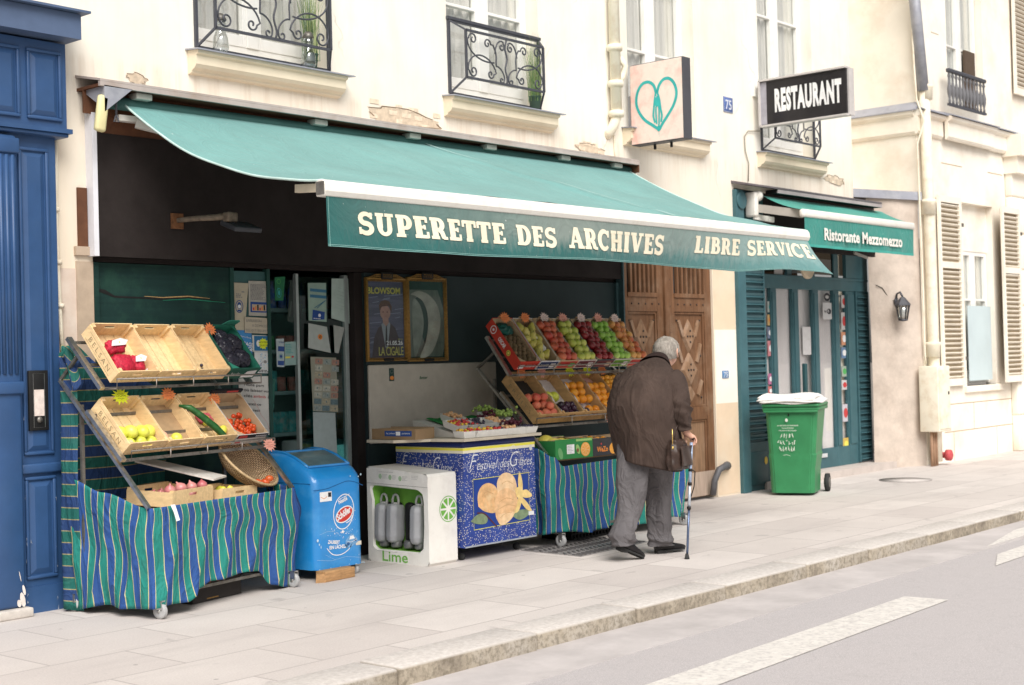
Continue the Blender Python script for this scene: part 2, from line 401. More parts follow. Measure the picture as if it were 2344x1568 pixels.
cd = bpy.data.cameras.new('camera'); cam = bpy.data.objects.new('camera', cd); COL.objects.link(cam); scene.camera = cam
cd.sensor_width = 36.0; cd.lens = 36.0*F_PX/2344.0; cd.clip_start = 0.1; cd.clip_end = 2000
cd.dof.use_dof = True; cd.dof.focus_distance = 9.6; cd.dof.aperture_fstop = 3.5
Mc = Matrix(((RT.x, UP.x, -FW.x, CAM.x), (RT.y, UP.y, -FW.y, CAM.y), (RT.z, UP.z, -FW.z, CAM.z), (0, 0, 0, 1)))
cam.matrix_world = Mc
scene.view_settings.view_transform = 'Standard'; scene.view_settings.look = 'None'; scene.view_settings.exposure = 0; scene.view_settings.gamma = 1
scene.render.engine = 'CYCLES'
scene.cycles.max_bounces = 7; scene.cycles.diffuse_bounces = 4; scene.cycles.glossy_bounces = 3; scene.cycles.transparent_max_bounces = 12

# ------------------------------------------------------------------ ground, road, pavement, kerb
def paving_mat():
    m, nt, b = _nt('paving')
    pos = nt.nodes.new('ShaderNodeNewGeometry').outputs['Position']
    br = nt.nodes.new('ShaderNodeTexBrick'); nt.links.new(pos, br.inputs['Vector'])
    br.inputs['Scale'].default_value = 1.0; br.inputs['Brick Width'].default_value = 0.92; br.inputs['Row Height'].default_value = 0.56
    br.inputs['Mortar Size'].default_value = 0.008; br.inputs['Mortar Smooth'].default_value = 0.6; br.inputs['Bias'].default_value = 0.0
    br.inputs['Color1'].default_value = (0.64, 0.585, 0.545, 1); br.inputs['Color2'].default_value = (0.53, 0.48, 0.45, 1); br.inputs['Mortar'].default_value = (0.36, 0.32, 0.30, 1)
    n = noise(nt, 1.2, 8, 0.65); c = mixc(nt, ramp(nt, n, [(0.35, 0.0), (0.7, 0.45)]), br.outputs['Color'], (0.42, 0.38, 0.36))
    n2 = noise(nt, 90, 3, 0.7); c = mixc(nt, 0.35, c, ramp(nt, n2, [(0.3, 0.40), (0.7, 0.72)]), 'OVERLAY')
    st = noise(nt, 3.5, 5, 0.5, dist=0.4); c = mixc(nt, ramp(nt, st, [(0.66, 0.0), (0.71, 0.45)]), c, (0.30, 0.27, 0.26))
    sx = noise(nt, 1.1, 9, 0.75, stretch=(0.35, 1.6, 1)); c = mixc(nt, ramp(nt, sx, [(0.52, 0.0), (0.62, 0.30)]), c, (0.40, 0.36, 0.34))
    vo = nt.nodes.new('ShaderNodeTexVoronoi'); vo.inputs['Scale'].default_value = 3.2; nt.links.new(pos, vo.inputs['Vector']); c = mixc(nt, ramp(nt, vo.outputs['Distance'], [(0.035, 0.6), (0.05, 0.0)]), c, (0.22, 0.20, 0.19))
    nt.links.new(c, b.inputs['Base Color']); b.inputs['Roughness'].default_value = 0.9
    bump(nt, b, n2, 0.3, 0.003); return m
def asphalt_mat():
    m, nt, b = _nt('asphalt')
    n1 = noise(nt, 160, 2, 0.8); n2 = noise(nt, 1.0, 6, 0.6, stretch=(0.5, 1.5, 1))
    c = ramp(nt, n1, [(0.25, (0.32, 0.30, 0.30)), (0.55, (0.47, 0.44, 0.44)), (0.8, (0.68, 0.64, 0.63))])
    c = mixc(nt, ramp(nt, n2, [(0.4, 0.0), (0.7, 0.35)]), c, (0.46, 0.425, 0.42))
    n3 = noise(nt, 2.6, 7, 0.7, dist=1.0); c = mixc(nt, ramp(nt, n3, [(0.495, 0.0), (0.5, 0.35), (0.505, 0.0)]), c, (0.20, 0.18, 0.18))
    n4 = noise(nt, 12, 5, 0.7); c = mixc(nt, ramp(nt, n4, [(0.66, 0.0), (0.72, 0.35)]), c, (0.26, 0.24, 0.24))
    nt.links.new(c, b.inputs['Base Color']); b.inputs['Roughness'].default_value = 0.9; bump(nt, b, n1, 0.5, 0.004); return m
MB().grid(lambda u, v: Vector((-200+400*u, -200+400*v, -0.25)), 8, 8, smooth=False).build('ground', mat('earth', (0.2, 0.18, 0.16), 0.95)).__setitem__('kind', 'structure')
RZ = -0.095
tag(MB().grid(lambda u, v: Vector((-60+180*u, -14+10.72*v, RZ - 0.03*math.sin(PI*v)*0)), 60, 8, smooth=False).build('road', asphalt_mat()), kind='structure')
tag(MB().box((-60, -3.0, -0.22), (60, 1.5, 0)).build('pavement', paving_mat()), kind='structure')
tag(MB().box((-60, -3.78, RZ-0.1), (60, -3.27, RZ+0.004)).build('gutter', mat('gutter_concrete', (0.50, 0.465, 0.455), 0.9, 0.12, 3, grime=(0.38, 0.35, 0.34), grime_amt=0.6, gscale=2.5, bmp=0.3, bscale=80)), kind='structure')
def kerb_mat():
    m, nt, b = _nt('granite_kerb')
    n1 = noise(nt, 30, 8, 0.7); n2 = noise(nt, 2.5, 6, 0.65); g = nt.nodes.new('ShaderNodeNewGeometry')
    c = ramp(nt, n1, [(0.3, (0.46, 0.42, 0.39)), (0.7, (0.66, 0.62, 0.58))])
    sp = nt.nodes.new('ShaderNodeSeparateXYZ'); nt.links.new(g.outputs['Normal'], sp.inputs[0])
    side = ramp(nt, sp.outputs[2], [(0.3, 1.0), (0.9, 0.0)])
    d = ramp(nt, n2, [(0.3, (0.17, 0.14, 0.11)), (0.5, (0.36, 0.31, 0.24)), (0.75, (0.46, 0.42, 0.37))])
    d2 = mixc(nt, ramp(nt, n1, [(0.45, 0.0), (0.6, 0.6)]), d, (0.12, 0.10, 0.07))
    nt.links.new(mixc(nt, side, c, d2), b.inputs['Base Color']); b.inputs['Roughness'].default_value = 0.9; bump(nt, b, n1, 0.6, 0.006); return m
kb = MB(); rk = random.Random(3)
xs = [-6.0+1.02*k+rk.uniform(-.05, .05) for k in range(60)]
for a, b_ in zip(xs[:-1], xs[1:]):
    j = rk.uniform(-0.008, 0.008)
    kb.rbox((a+.006, -3.30+j, -0.25), (b_-.006, -2.985, 0.004+rk.uniform(0, .004)), 0.018, seg=2)
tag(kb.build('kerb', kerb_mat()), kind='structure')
mk = mat('road_paint', (0.66, 0.63, 0.59), 0.8, 0.10, 12, grime=(0.44, 0.41, 0.40), grime_amt=0.95, gscale=30, bmp=0.3, bscale=120)
def marking(pts, lab):
    tag(MB().prism([(x, y, RZ+.0045) for x, y in pts], (0, 0, .003)).build('road_marking', mk), kind='structure')
marking([(-1.5, -4.66), (3.883, -4.525), (3.862, -4.233), (-1.5, -4.36)], '')
marking([(5.47, -4.20), (9.2, -4.10), (9.2, -3.86), (6.05, -3.98)], '')
marking([(6.45, -3.73), (7.60, -3.26-.25), (9.6, -3.35-.18), (9.4, -3.70)], '')

# drain plate in the pavement
dp = thing('drain_grate', 'rectangular cast iron grate set in the pavement beside the man', 'grate', (4.1, -1.2, 0))
g0, g1, g2 = Vector((3.80, -0.93, 0)), Vector((3.76, -1.58, 0)), Vector((4.75, -1.52, 0)); ex = (g2-g1).normalized(); ey = (g0-g1).normalized()
Lx, Ly = (g2-g1).length, (g0-g1).length
mb = MB(); mb.prism([g1, g2, g2+ey*Ly, g0], (0, 0, 0.004)); mb.build('plate', mat('iron_plate', (0.30, 0.28, 0.27), 0.6, 0.15, 12, metal=0.3), dp)
mb = MB()
for i in range(16):
    for j in range(5):
        c = g1 + ex*(Lx*(i+.5)/16) + ey*(Ly*(j+.5)/5)
        d = (ex*0.6+ey*0.8) if (j % 2) else (ex*-0.15+ey*1.0)
        mb.bar(c-d*0.045+Vector((0, 0, .007)), c+d*0.045+Vector((0, 0, .007)), 0.016, 0.008)
mb.build('tread_bar', mat('iron_tread', (0.16, 0.15, 0.15), 0.5, 0.2, 20, metal=0.4), dp)
mb = MB(); mb.lathe([(0.0, 0.0), (0.30, 0.0), (0.31, 0.004), (0.0, 0.006)], Matrix.Translation((10.9, -0.9, 0.001)), seg=32)
tag(mb.build('manhole_cover', mat('iron_plate2', (0.55, 0.505, 0.475), 0.7, 0.1, 12)), 'round flat manhole cover in the pavement outside the restaurant', 'manhole')
# ------------------------------------------------------------------ walls with openings
def wall_holes(mb, x0, x1, z0, z1, holes, y, depth, mi=0):
    """a plane facing -Y at y with rectangular holes (hx0, hx1, hz0, hz1) and reveals going back by depth"""
    xs = sorted(set([x0, x1]+[h[0] for h in holes]+[h[1] for h in holes])); xs = [x for x in xs if x0 <= x <= x1]
    zs = sorted(set([z0, z1]+[h[2] for h in holes]+[h[3] for h in holes])); zs = [z for z in zs if z0 <= z <= z1]
    for a, b in zip(xs[:-1], xs[1:]):
        for c, d in zip(zs[:-1], zs[1:]):
            mx, mz = (a+b)/2, (c+d)/2
            if any(h[0] < mx < h[1] and h[2] < mz < h[3] for h in holes): continue
            mb.quad([(a, y, c), (b, y, c), (b, y, d), (a, y, d)], mi)
    for h in holes:
        a, b, c, d = h; yb = y+depth
        mb.quad([(a, y, c), (a, y, d), (a, yb, d), (a, yb, c)], mi)
        if b < x1-.01: mb.quad([(b, y, d), (b, y, c), (b, yb, c), (b, yb, d)], mi)
        if d < z1-.01: mb.quad([(a, y, d), (b, y, d), (b, yb, d), (a, yb, d)], mi)
        if c > z0+.01: mb.quad([(b, y, c), (a, y, c), (a, yb, c), (b, yb, c)], mi)
def render_mat():
    """cream render: paler above, warmer low down, faint cracks"""
    m, nt, b = _nt('facade_render')
    g = nt.nodes.new('ShaderNodeNewGeometry'); sp = nt.nodes.new('ShaderNodeSeparateXYZ'); nt.links.new(g.outputs['Position'], sp.inputs[0])
    n1 = noise(nt, 0.9, 8, 0.62); n2 = noise(nt, 2.4, 8, 0.7, stretch=(1, 1, 0.35)); n3 = noise(nt, 14, 6, 0.7)
    base = ramp(nt, n1, [(0.3, (0.83, 0.78, 0.67)), (0.6, (0.90, 0.865, 0.78))])
    z = nt.nodes.new('ShaderNodeMapRange'); nt.links.new(sp.outputs[2], z.inputs[0]); z.inputs[1].default_value = 2.2; z.inputs[2].default_value = 4.3; z.inputs[3].default_value = 0.75; z.inputs[4].default_value = 0.0
    c = mixc(nt, z.outputs[0], base, (0.74, 0.62, 0.47))
    c = mixc(nt, ramp(nt, n2, [(0.5, 0.0), (0.75, 0.30)]), c, (0.70, 0.55, 0.38))
    zs = ramp(nt, sp.outputs[2], [(0.0, 0.0), (1.0, 0.0)]); zr = nt.nodes.new('ShaderNodeMapRange'); nt.links.new(sp.outputs[2], zr.inputs[0]); zr.inputs[1].default_value = 3.0; zr.inputs[2].default_value = 3.8
    sk = noise(nt, 5, 6, .7, stretch=(1.6, 1, .10)); sm = nt.nodes.new('ShaderNodeMath'); sm.operation = 'MULTIPLY'; nt.links.new(ramp(nt, sk, [(.48, 0.0), (.66, .55)]), sm.inputs[0]); nt.links.new(ramp(nt, zr.outputs[0], [(.25, 0.0), (.85, 1.0), (.92, .25), (1.0, .2)]), sm.inputs[1]); c = mixc(nt, sm.outputs[0], c, (.60, .50, .38))
    vo = nt.nodes.new('ShaderNodeTexVoronoi'); vo.feature = 'DISTANCE_TO_EDGE'; vo.inputs['Scale'].default_value = 0.55
    mp = nt.nodes.new('ShaderNodeMix'); mp.data_type = 'RGBA'; mp.inputs[0].default_value = 0.35; nt.links.new(g.outputs['Position'], mp.inputs[6])
    nz = nt.nodes.new('ShaderNodeTexNoise'); nz.inputs['Scale'].default_value = 1.5; nz.inputs['Detail'].default_value = 6; nt.links.new(g.outputs['Position'], nz.inputs['Vector']); nt.links.new(nz.outputs['Color'], mp.inputs[7])
    nt.links.new(mp.outputs[2], vo.inputs['Vector'])
    cr = ramp(nt, vo.outputs['Distance'], [(0.0, 1.0), (0.004, 0.0)]); msk = ramp(nt, n1, [(0.5, 0.0), (0.6, 0.5)])
    mm = nt.nodes.new('ShaderNodeMath'); mm.operation = 'MULTIPLY'; nt.links.new(cr, mm.inputs[0]); nt.links.new(msk, mm.inputs[1])
    c = mixc(nt, mm.outputs[0], c, (0.45, 0.36, 0.27))
    nt.links.new(c, b.inputs['Base Color']); b.inputs['Roughness'].default_value = 0.92
    bump(nt, b, n3, 0.12, 0.01); return m
fac = render_mat()
wins = [(1.36, 2.68, 3.90, 6.4), (4.06, 5.32, 3.90, 6.4), (6.74, 7.96, 3.90, 6.4), (9.30, 10.56, 3.90, 6.4)]
bld = thing('apartment_building', 'cream rendered building above the two shopfronts, with four tall windows', 'building', (0, 0, 0))
mb = MB()
wall_holes(mb, -4.0, 11.54, 0.0, 8.5, wins+[(0.475, 6.44, 0.0, 3.40), (6.52, 8.20, 0.0, 2.95), (8.70, 11.54, 0.0, 3.42)], 0.0, 0.22)
mb.quad([(11.54, 0, 3.42), (11.54, 0.9, 3.42), (11.54, 0.9, 8.5), (11.54, 0, 8.5)])
mb.build('wall', fac, bld)
MB().quad([(11.4, 0.85, 3.42), (13.2, 0.85, 3.42), (13.2, 0.85, 8.5), (11.4, 0.85, 8.5)]).build('back_wall', mat('cream_render', ()), bld)
MB().box((-4, 0.3, 8.5), (13, 3, 8.6)).build('roof', mat('grey_zinc', ()), bld)
# pale and tan paint patches on the pier between the doors (thin coats)
mb = MB(); mb.box((8.215, -0.004, 0.02), (8.648, 0.0, 1.02), 0); mb.box((8.215, -0.004, 1.83), (8.648, 0.0, 2.90), 0); mb.box((8.215, -0.0045, 1.02), (8.648, 0.0, 1.83), 1)
mb.build('pier_paint', [mat('tan_render', ()), mat('pier_white', (0.86, 0.80, 0.70), 0.9, 0.05, 4)], bld)
mb = MB(); mb.box((-0.1, -0.004, 0.0), (0.46, 0.0, 2.25), 0)
mb.build('lower_coat', mat('pink_coat', (0.66, 0.54, 0.45), 0.9, 0.08, 4, grime=(0.8, 0.74, 0.66), grime_amt=0.6, gscale=3), bld)

def window_unit(x0, x1, z0, z1, y, parent, bars=(0.45,), mull=0.5, glassm='glass_grey', open_leaf=False):
    f = MB(); w = x1-x0; fw_ = 0.055
    f.box((x0, y-0.03, z0), (x0+fw_, y+.03, z1)); f.box((x1-fw_, y-0.03, z0), (x1, y+.03, z1)); f.box((x0+fw_, y-0.031, z0), (x1-fw_, y+.03, z0+0.09)); f.box((x0+fw_, y-0.031, z1-.06), (x1-fw_, y+.03, z1))
    xm = x0+w*mull; f.box((xm-.055, y-.045, z0+.09), (xm+.055, y+.03, z1-.06))
    for q in (x0+fw_, xm+.055):
        q1 = xm-.055 if q < xm else x1-fw_
        f.box((q, y-.036, z0+.09), (q+.035, y+.02, z1-.06)); f.box((q1-.035, y-.036, z0+.09), (q1, y+.02, z1-.06)); f.box((q+.035, y-.037, z0+.09), (q1-.035, y+.02, z0+.18))
        for bz in bars: f.box((q+.035, y-.034, z0+bz-.014), (q1-.035, y+.02, z0+bz+.014))
    wn_ = f.build('window', mat('white_paint', ()), parent, bevel=0.004)
    MB().box((x0+fw_, y+.004, z0+.09), (x1-fw_, y+.010, z1-.06)).build('pane', glass_mat('pane_glass', (0.92, 0.92, 0.91), 0.10, 0.04), wn_)
    c = MB()
    for a, b_ in ((x0, xm-0.02), (xm+0.02, x1)):
        gap = 0.0
        c.grid(lambda u, v, a=a, b_=b_: Vector((a+(b_-a-gap)*u, y+.05+.014*math.sin(u*34)+.008*math.sin(u*61+2), z0+.05+(z1-z0-.05)*v)), 60, 2)
    c.build('curtain', mat('curtain', ()), wn_)
    MB().quad([(x0-.2, y+.5, z0-.2), (x1+.2, y+.5, z0-.2), (x1+.2, y+.5, z1+.2), (x0-.2, y+.5, z1+.2)]).build('room_back', mat('room_dark', (0.22, 0.19, 0.17), 0.9), wn_)
    return wn_
for i, (x0, x1, z0, z1) in enumerate(wins):
    window_unit(x0, x1, z0+.02, z1, 0.18, bld, bars=(0.83, 1.62))
# sills: moulded ledge with zinc top
for i, (x0, x1) in enumerate([(1.30, 2.86), (4.0, 5.56), (6.62, 8.17), (9.22, 10.78)]):
    mb = MB(); z = 3.87
    prof = [(0.0, z), (-0.13, z-.012), (-0.13, z-.035), (-0.105, z-.045), (-0.105, z-.11), (-0.085, z-.135), (-0.05, z-.15), (-0.045, z-.165), (0.0, z-.175)]
    mb.prism([(x0, a, b_) for a, b_ in prof], (x1-x0-.1, 0, 0)); mb.prism([(x0-.02, 0.005, z+.012), (x0-.02, -.155, z-.004), (x0-.02, -.155, z-.014), (x0-.02, .005, z+.002)], (x1-x0-.02, 0, 0), 1)
    mb.build('window_sill', [mat('sill_stone', (0.80, 0.70, 0.54), 0.85, 0.06, 3, grime=(0.6, 0.48, 0.34), grime_amt=0.4, gscale=2.5), mat('grey_zinc', ())], bld)
# places where the render has broken off, bricks showing
def chipped(cx, cz, w, h, seed, lab):
    r = random.Random(seed); pts = []
    for k in range(22):
        a = 2*PI*k/22; rr_ = 1+r.uniform(-.28, .2); pts.append((cx+w/2*math.cos(a)*rr_+0.12*w*math.sin(a), cz+h/2*math.sin(a)*rr_ - (math.cos(a))*h*0.2))
    fr = wallfr(0, 0, 0); mb = MB(); poly(mb, fr, pts, 0.003, 0)
    P = [(cx+(x-cx)*1.06, cz+(z_-cz)*1.1) for x, z_ in pts]
    L = len(pts)
    for k in range(L):
        if r.random() < 0.75: mb.quad([fr.p(*pts[k], .004), fr.p(*pts[(k+1) % L], .004), fr.p(*P[(k+1) % L], .009), fr.p(*P[k], .009)], 2)  # dark rim colour imitates edge shade, so the raised patch looks recessed
    for row in range(int(h/0.06)+1):
        z_ = cz-h/2+row*0.06; sl_ = -0.05
        x = cx-w*.42+(row % 2)*.07
        while x < cx+w*.38:
            if r.random() < .55: rect(mb, fr, x, z_+(x-cx)*sl_, x+r.uniform(.07, .13), z_+.038+(x-cx)*sl_, 0.005, 1)
            x += .15
    mb.build('broken_render', [mat('render_hole', (0.60, 0.50, 0.38), 0.95, 0.25, 16), mat('old_brick', (0.74, 0.62, 0.48), 0.95, 0.2, 25), mat('render_edge_shade', (0.25, 0.18, 0.12), 0.95, 0.4, 40)], bld)
p = W(312, 180); chipped(p.x, p.z, .16, .07, 1, ''); p = W(925, 270); chipped(p.x, p.z, .95, .12, 4, ''); p = W(1350, 340); chipped(p.x, p.z, .42, .08, 6, '')
p = W(1935, 420); chipped(p.x-.3, p.z+.02, .5, .10, 9, '')

# ------------------------------------------------------------------ wrought iron window guards
def spiral(cx, cz, r, a0, turns, n=26, d=1):
    return [(cx+r*(1-.78*k/n)*math.cos(a0+d*2*PI*turns*k/n), cz+r*(1-.78*k/n)*math.sin(a0+d*2*PI*turns*k/n)) for k in range(n+1)]
def bez(*P, n=14):
    out = []
    for k in range(n+1):
        t = k/n; Q = list(P)
        while len(Q) > 1: Q = [((1-t)*a[0]+t*b[0], (1-t)*a[1]+t*b[1]) for a, b in zip(Q[:-1], Q[1:])]
        out.append(Q[0])
    return out
def window_guard(x0, x1, z0, z1, label, clip_left=None):
    t = thing('window_guard', label, 'railing', (x0, 0, z0), group='scrolled iron railings at the first floor windows')
    y1 = -0.15; fx0, fx1, fz0, fz1 = x0+.07, x1-.10, z0+.13, z1-.10
    f = MB()
    for a, b_ in (((x0, -.012, z0), (x1, -.012, z0)), ((x0, -.012, z1), (x1, -.012, z1)), ((x0, -.012, z0), (x0, -.012, z1)), ((x1, -.012, z0), (x1, -.012, z1))): f.bar(a, b_, .024, .022, up=(0, 1, 0))
    for a, b_ in (((fx0, y1, fz0), (fx1, y1, fz0)), ((fx0, y1, fz1), (fx1, y1, fz1)), ((fx0, y1, fz0), (fx0, y1, fz1)), ((fx1, y1, fz0), (fx1, y1, fz1))): f.bar(a, b_, .020, .018, up=(0, 1, 0))
    for a, b_ in (((x0, -.012, z0), (fx0, y1, fz0)), ((x1, -.012, z0), (fx1, y1, fz0)), ((x0, -.012, z1), (fx0, y1, fz1)), ((x1, -.012, z1), (fx1, y1, fz1))): f.bar(a, b_, .016, .016)
    f.box((x0-.02, -.03, z1+.004), (x1+.02, .01, z1+.03))
    f.build('frame', mat('black_iron', ()), t)
    s = MB(); w, h = fx1-fx0, fz1-fz0
    def cv(pts, r=.0075):
        for sgn in (1, -1):
            q = [(fx0+w*(u if sgn > 0 else 1-u), y1, fz0+h*v) for u, v in pts]
            s.tube(q, r, seg=6)
    k = w/h
    sp = lambda cx, cz, r, a0, tn, d=1: [(cx+(x-cx)/k, z) for x, z in spiral(cx, cz, r, a0, tn, d=d)]
    cv(list(reversed(sp(.085, .84, .13, PI, 1.2, -1)))+bez((.02, .84), (.01, .60), (.10, .42), (.25, .38), (.345, .42)))
    cv(list(reversed(sp(.085, .16, .13, PI, 1.2, 1)))+bez((.02, .16), (.01, .40), (.10, .60), (.22, .62), (.345, .44), (.37, .20))+sp(.30, .16, .10, 0, 1.1, -1))
    cv(list(reversed(sp(.265, .80, .11, 0, 1.15, 1)))+bez((.335, .80), (.40, .60), (.36, .45), (.375, .35)))
    cv(bez((.36, .62), (.37, .88), (.43, .97), (.47, .90))+sp(.445, .80, .09, .9, 1.1, -1))
    cv(bez((.375, .36), (.42, .36), (.475, .24), (.475, .12))+sp(.44, .08, .075, 0, 1.0, -1))
    s.tube([(fx0+w*(.5+.012*math.sin(v*14)), y1, fz0+h*v) for v in [q/16 for q in range(17)]], .009, seg=6)
    s.build('scrollwork', mat('black_iron', ()), t)
    return t
window_guard(1.375, 2.665, 3.905, 4.62, 'black scrolled iron railing at the leftmost upstairs window, with plant on its right')
window_guard(4.075, 5.305, 3.905, 4.55, 'black scrolled iron railing at the second upstairs window, above the middle of the awning')
window_guard(9.315, 10.545, 3.905, 4.55, 'black scrolled iron railing half hidden behind the black hanging sign')
# tufts of long grass in pots behind the railings
def grass_tuft(x, y, z, h, seed, label):
    t = thing('potted_grass', label, 'plant', (x, y, z), group='grass plants on the window ledges'); r = random.Random(seed); b = MB()
    for k in range(150):
        a = r.uniform(0, 2*PI); l = h*r.uniform(.45, 1.1); lean = r.uniform(.05, .38)*l; x0, y0 = x+r.gauss(0, .03), y+r.gauss(0, .02)
        w = r.uniform(.002, .0045); pts = []
        for q in range(7):
            s_ = q/6; pts.append(Vector((x0+math.cos(a)*lean*s_**2, y0+math.sin(a)*lean*s_**2*.6, z+.06+l*(s_-.18*s_*s_*(lean/l)))))
        side = Vector((-math.sin(a), math.cos(a), 0)); L = []; R_ = []
        for q, p_ in enumerate(pts): ww = w*(1-q/6.5); L.append(p_-side*ww); R_.append(p_+side*ww)
        b.add(L+R_, [(q, q+1, 8+q, 7+q) for q in range(6)], k % 3)
    b.build('blades', [mat('grass_a', (0.22, 0.33, 0.12), .8, .2, 8), mat('grass_b', (0.45, 0.50, 0.25), .8, .2, 8), mat('grass_c', (0.12, 0.22, 0.10), .8, .2, 8)], t)
    MB().lathe([(0.0, 0), (.045, 0), (.06, .11), (.064, .11), (.055, .10), (.0, .09)], Matrix.Translation((x, y, z))).build('pot', mat('green_pot', (0.10, 0.16, 0.11), .6), t)
grass_tuft(2.47, -0.02, 3.90, .74, 1, 'tuft of pale green grass in the left upstairs window guard')
grass_tuft(5.20, -0.04, 3.90, .62, 2, 'tuft of pale green grass in the second upstairs window guard')
for i, (x, lab) in enumerate(((1.55, 'clear glass storm lantern on the ledge at the left end of the guard'), (2.40, 'clear glass storm lantern on the ledge beside the grass plant'))):
    t = thing('glass_lantern', lab, 'lantern', (x, -.07, 3.89), group='glass lanterns on the left ledge')
    MB().lathe([(.05, 0), (.06, .02), (.055, .10), (.035, .15), (.04, .19), (.045, .22)], Matrix.Translation((x, -.07, 3.89))).build('globe', glass_mat('lantern_glass', (0.85, 0.85, 0.83), 0.3), t)
    MB().lathe([(.036, .0), (.048, .012), (.03, .05), (.015, .06), (0, .06)], Matrix.Translation((x, -.07, 4.11))).build('cap', mat('dull_metal', ()), t)

# ------------------------------------------------------------------ soil pipe between second and third window
t = thing('soil_pipe', 'cream cast pipe with rusty collars ending above the awning', 'pipe', (6.37, -.07, 3.7)); px = 6.42
b = MB(); b.tube([(px, -.08, 8.4), (px, -.08, 3.98)], .055, seg=14); b.tube([(px, -.08, 4.05), (px, -.078, 3.95), (px-.03, -.06, 3.86), (px-.05, -.02, 3.80), (px-.055, .02, 3.77)], .05, seg=14)
b.tube([(px+.05, -.10, 4.55), (px+.11, -.12, 4.47), (px+.09, -.10, 4.36), (px+.04, -.09, 4.30)], .032, seg=10); b.build('pipe_run', mat('cream_pipe', ()), t)
for z in (4.64, 4.28, 3.98, 5.6): MB().lathe([(.055, -.03), (.075, -.03), (.078, 0), (.075, .03), (.055, .035)], Matrix.Translation((px, -.08, z))).build('collar', mat('cream_pipe', ()), t)
b = MB(); b.tube([(6.46, -.012, 3.78), (6.47, -.012, 3.62), (6.48, -.012, 3.50)], .008); tag(b.build('cable', mat('cream_pipe', ())), 'thin pale cable below the cream pipe', 'cable')
b = MB(); b.tube([W(148, 210, -.02)+Vector((0,0,0)), W(128, 320, -.02), W(128, 480, -.03), W(133, 620, -.03), W(140, 760, -.03), W(146, 830, -.03)], .014)
for q in (480, 600, 700): b.lathe([(.014, -.015), (.024, -.015), (.024, .015), (.014, .015)], Matrix.Translation(W(128+(q-480)*.05, q, -.03)))
tag(b.build('cable_conduit', mat('cream_pipe', ())), 'narrow cream conduit running down the wall beside the blue door surround', 'pipe')

# ------------------------------------------------------------------ blue panelled door surround on the left
mat('blue_paint', (0.028, 0.078, 0.195), 0.42, 0.12, 4, grime=(0.06, 0.12, 0.24), grime_amt=.4, gscale=1.2, bmp=.06, bscale=14, spec=.5)
t = thing('blue_shopfront', 'tall blue painted panelled door surround at the left edge', 'shopfront', (-.1, 0, 0)); B = mat('blue_paint', ())
yb = -.10
b = MB(); b.box((-1.6, yb, 0.0), (.145, .0, 3.12)); b.build('pilaster', B, t)
def panel(mb, x0, x1, z0, z1, y, d=.03, m=.05):
    """raised-and-fielded panel: frame bead, sunk ring, raised field"""
    for a, b_, c, e in ((x0, x1, z0, z0+.022), (x0, x1, z1-.022, z1), (x0, x0+.022, z0+.022, z1-.022), (x1-.022, x1, z0+.022, z1-.022)): mb.rbox((a, y-.018, c), (b_, y+.004, e), .006)
    i = m
    o = [(x0+.03, z0+.03), (x1-.03, z0+.03), (x1-.03, z1-.03), (x0+.03, z1-.03)]; n_ = [(x0+i, z0+i), (x1-i, z0+i), (x1-i, z1-i), (x0+i, z1-i)]
    vs = [(a, y-.001, c) for a, c in o]+[(a, y-.014, c) for a, c in n_]
    mb.add(vs, [(0, 1, 5, 4), (1, 2, 6, 5), (2, 3, 7, 6), (3, 0, 4, 7), (4, 5, 6, 7)])
b = MB()
panel(b, -.13, .085, 1.02, 3.02, yb, m=.06); panel(b, -.13, .09, .22, .88, yb, m=.065)
b.rbox((-.16, yb-.03, .90), (.155, yb, .965), .012); b.box((-.16, yb-.012, 0.0), (.15, yb, .17))
b.build('raised_panel', B, t)
b = MB(); fr = wallfr(0, 0, yb); q = random.Random(4)
for k in range(26):
    x_, z_ = q.choice((.135, .128, -.135, .08, -.1)), abs(q.gauss(0, .5)); poly(b, fr, [(x_+q.uniform(-.006, .006), z_+q.uniform(-.02, .02)) for _ in range(4)], .0185+.0003*k, 0)
b.build('scuff', mat('scuff_blue', (.30, .34, .42), .8, .3, 30), t)
b = MB(); b.box((-1.7, -.16, 3.15), (.20, -.0, 3.72)); 
b.box((-1.72, -.19, 3.125), (.225, 0.0, 3.155)); b.rbox((-1.70, -.175, 3.10), (.205, 0.0, 3.127), .008)
panel(b, -.09, .16, 3.20, 3.66, -.16, m=.06); panel(b, -.50, -.14, 3.20, 3.66, -.16, m=.06); b.build('frieze', B, t)
b = MB(); b.box((-1.8, -.30, 3.735), (.235, 0, 3.90)); b.prism([(-1.8, -.35, 3.905), (-1.8, -.35, 3.92), (-1.8, 0.0, 4.0), (-1.8, 0.0, 3.905)], (2.08, 0, 0)); b.build('cornice', mat('blue_grey_paint', (0.09, 0.13, 0.22), .5, .1, 5), t)
b = MB()
b.rbox((-.40, yb-.07, .06), (-.17, yb, 3.08), .02)
for k in range(5): b.tube([(-.375+k*.042, yb-.07, 1.55), (-.375+k*.042, yb-.07, 2.95)], .014)
b.rbox((-.42, yb-.09, 1.42), (-.16, yb, 1.50), .01); b.rbox((-.42, yb-.09, 2.96), (-.16, yb, 3.06), .01); b.build('fluted_column', B, t)
b = MB(); b.rbox((-.45, yb-.12, 0.0), (-.15, yb, .06), .01); b.build('base_stone', mat('chipped_stone', (0.58, 0.53, 0.48), .9, .2, 9), t)
fr = wallfr(0, 0, yb-.071); b = MB()
for k, (a, z_, w_, h_) in enumerate(((-.20, .11, .035, .10), (-.19, .17, .02, .07), (-.225, .09, .03, .05), (-.215, .26, .006, .07))): disk(b, fr, a, z_, w_/2, h_/2, .0015, 0, 9, .2)
b.build('chipped_paint', mat('bare_primer', (0.70, 0.63, 0.58), .9, .2, 20), t)
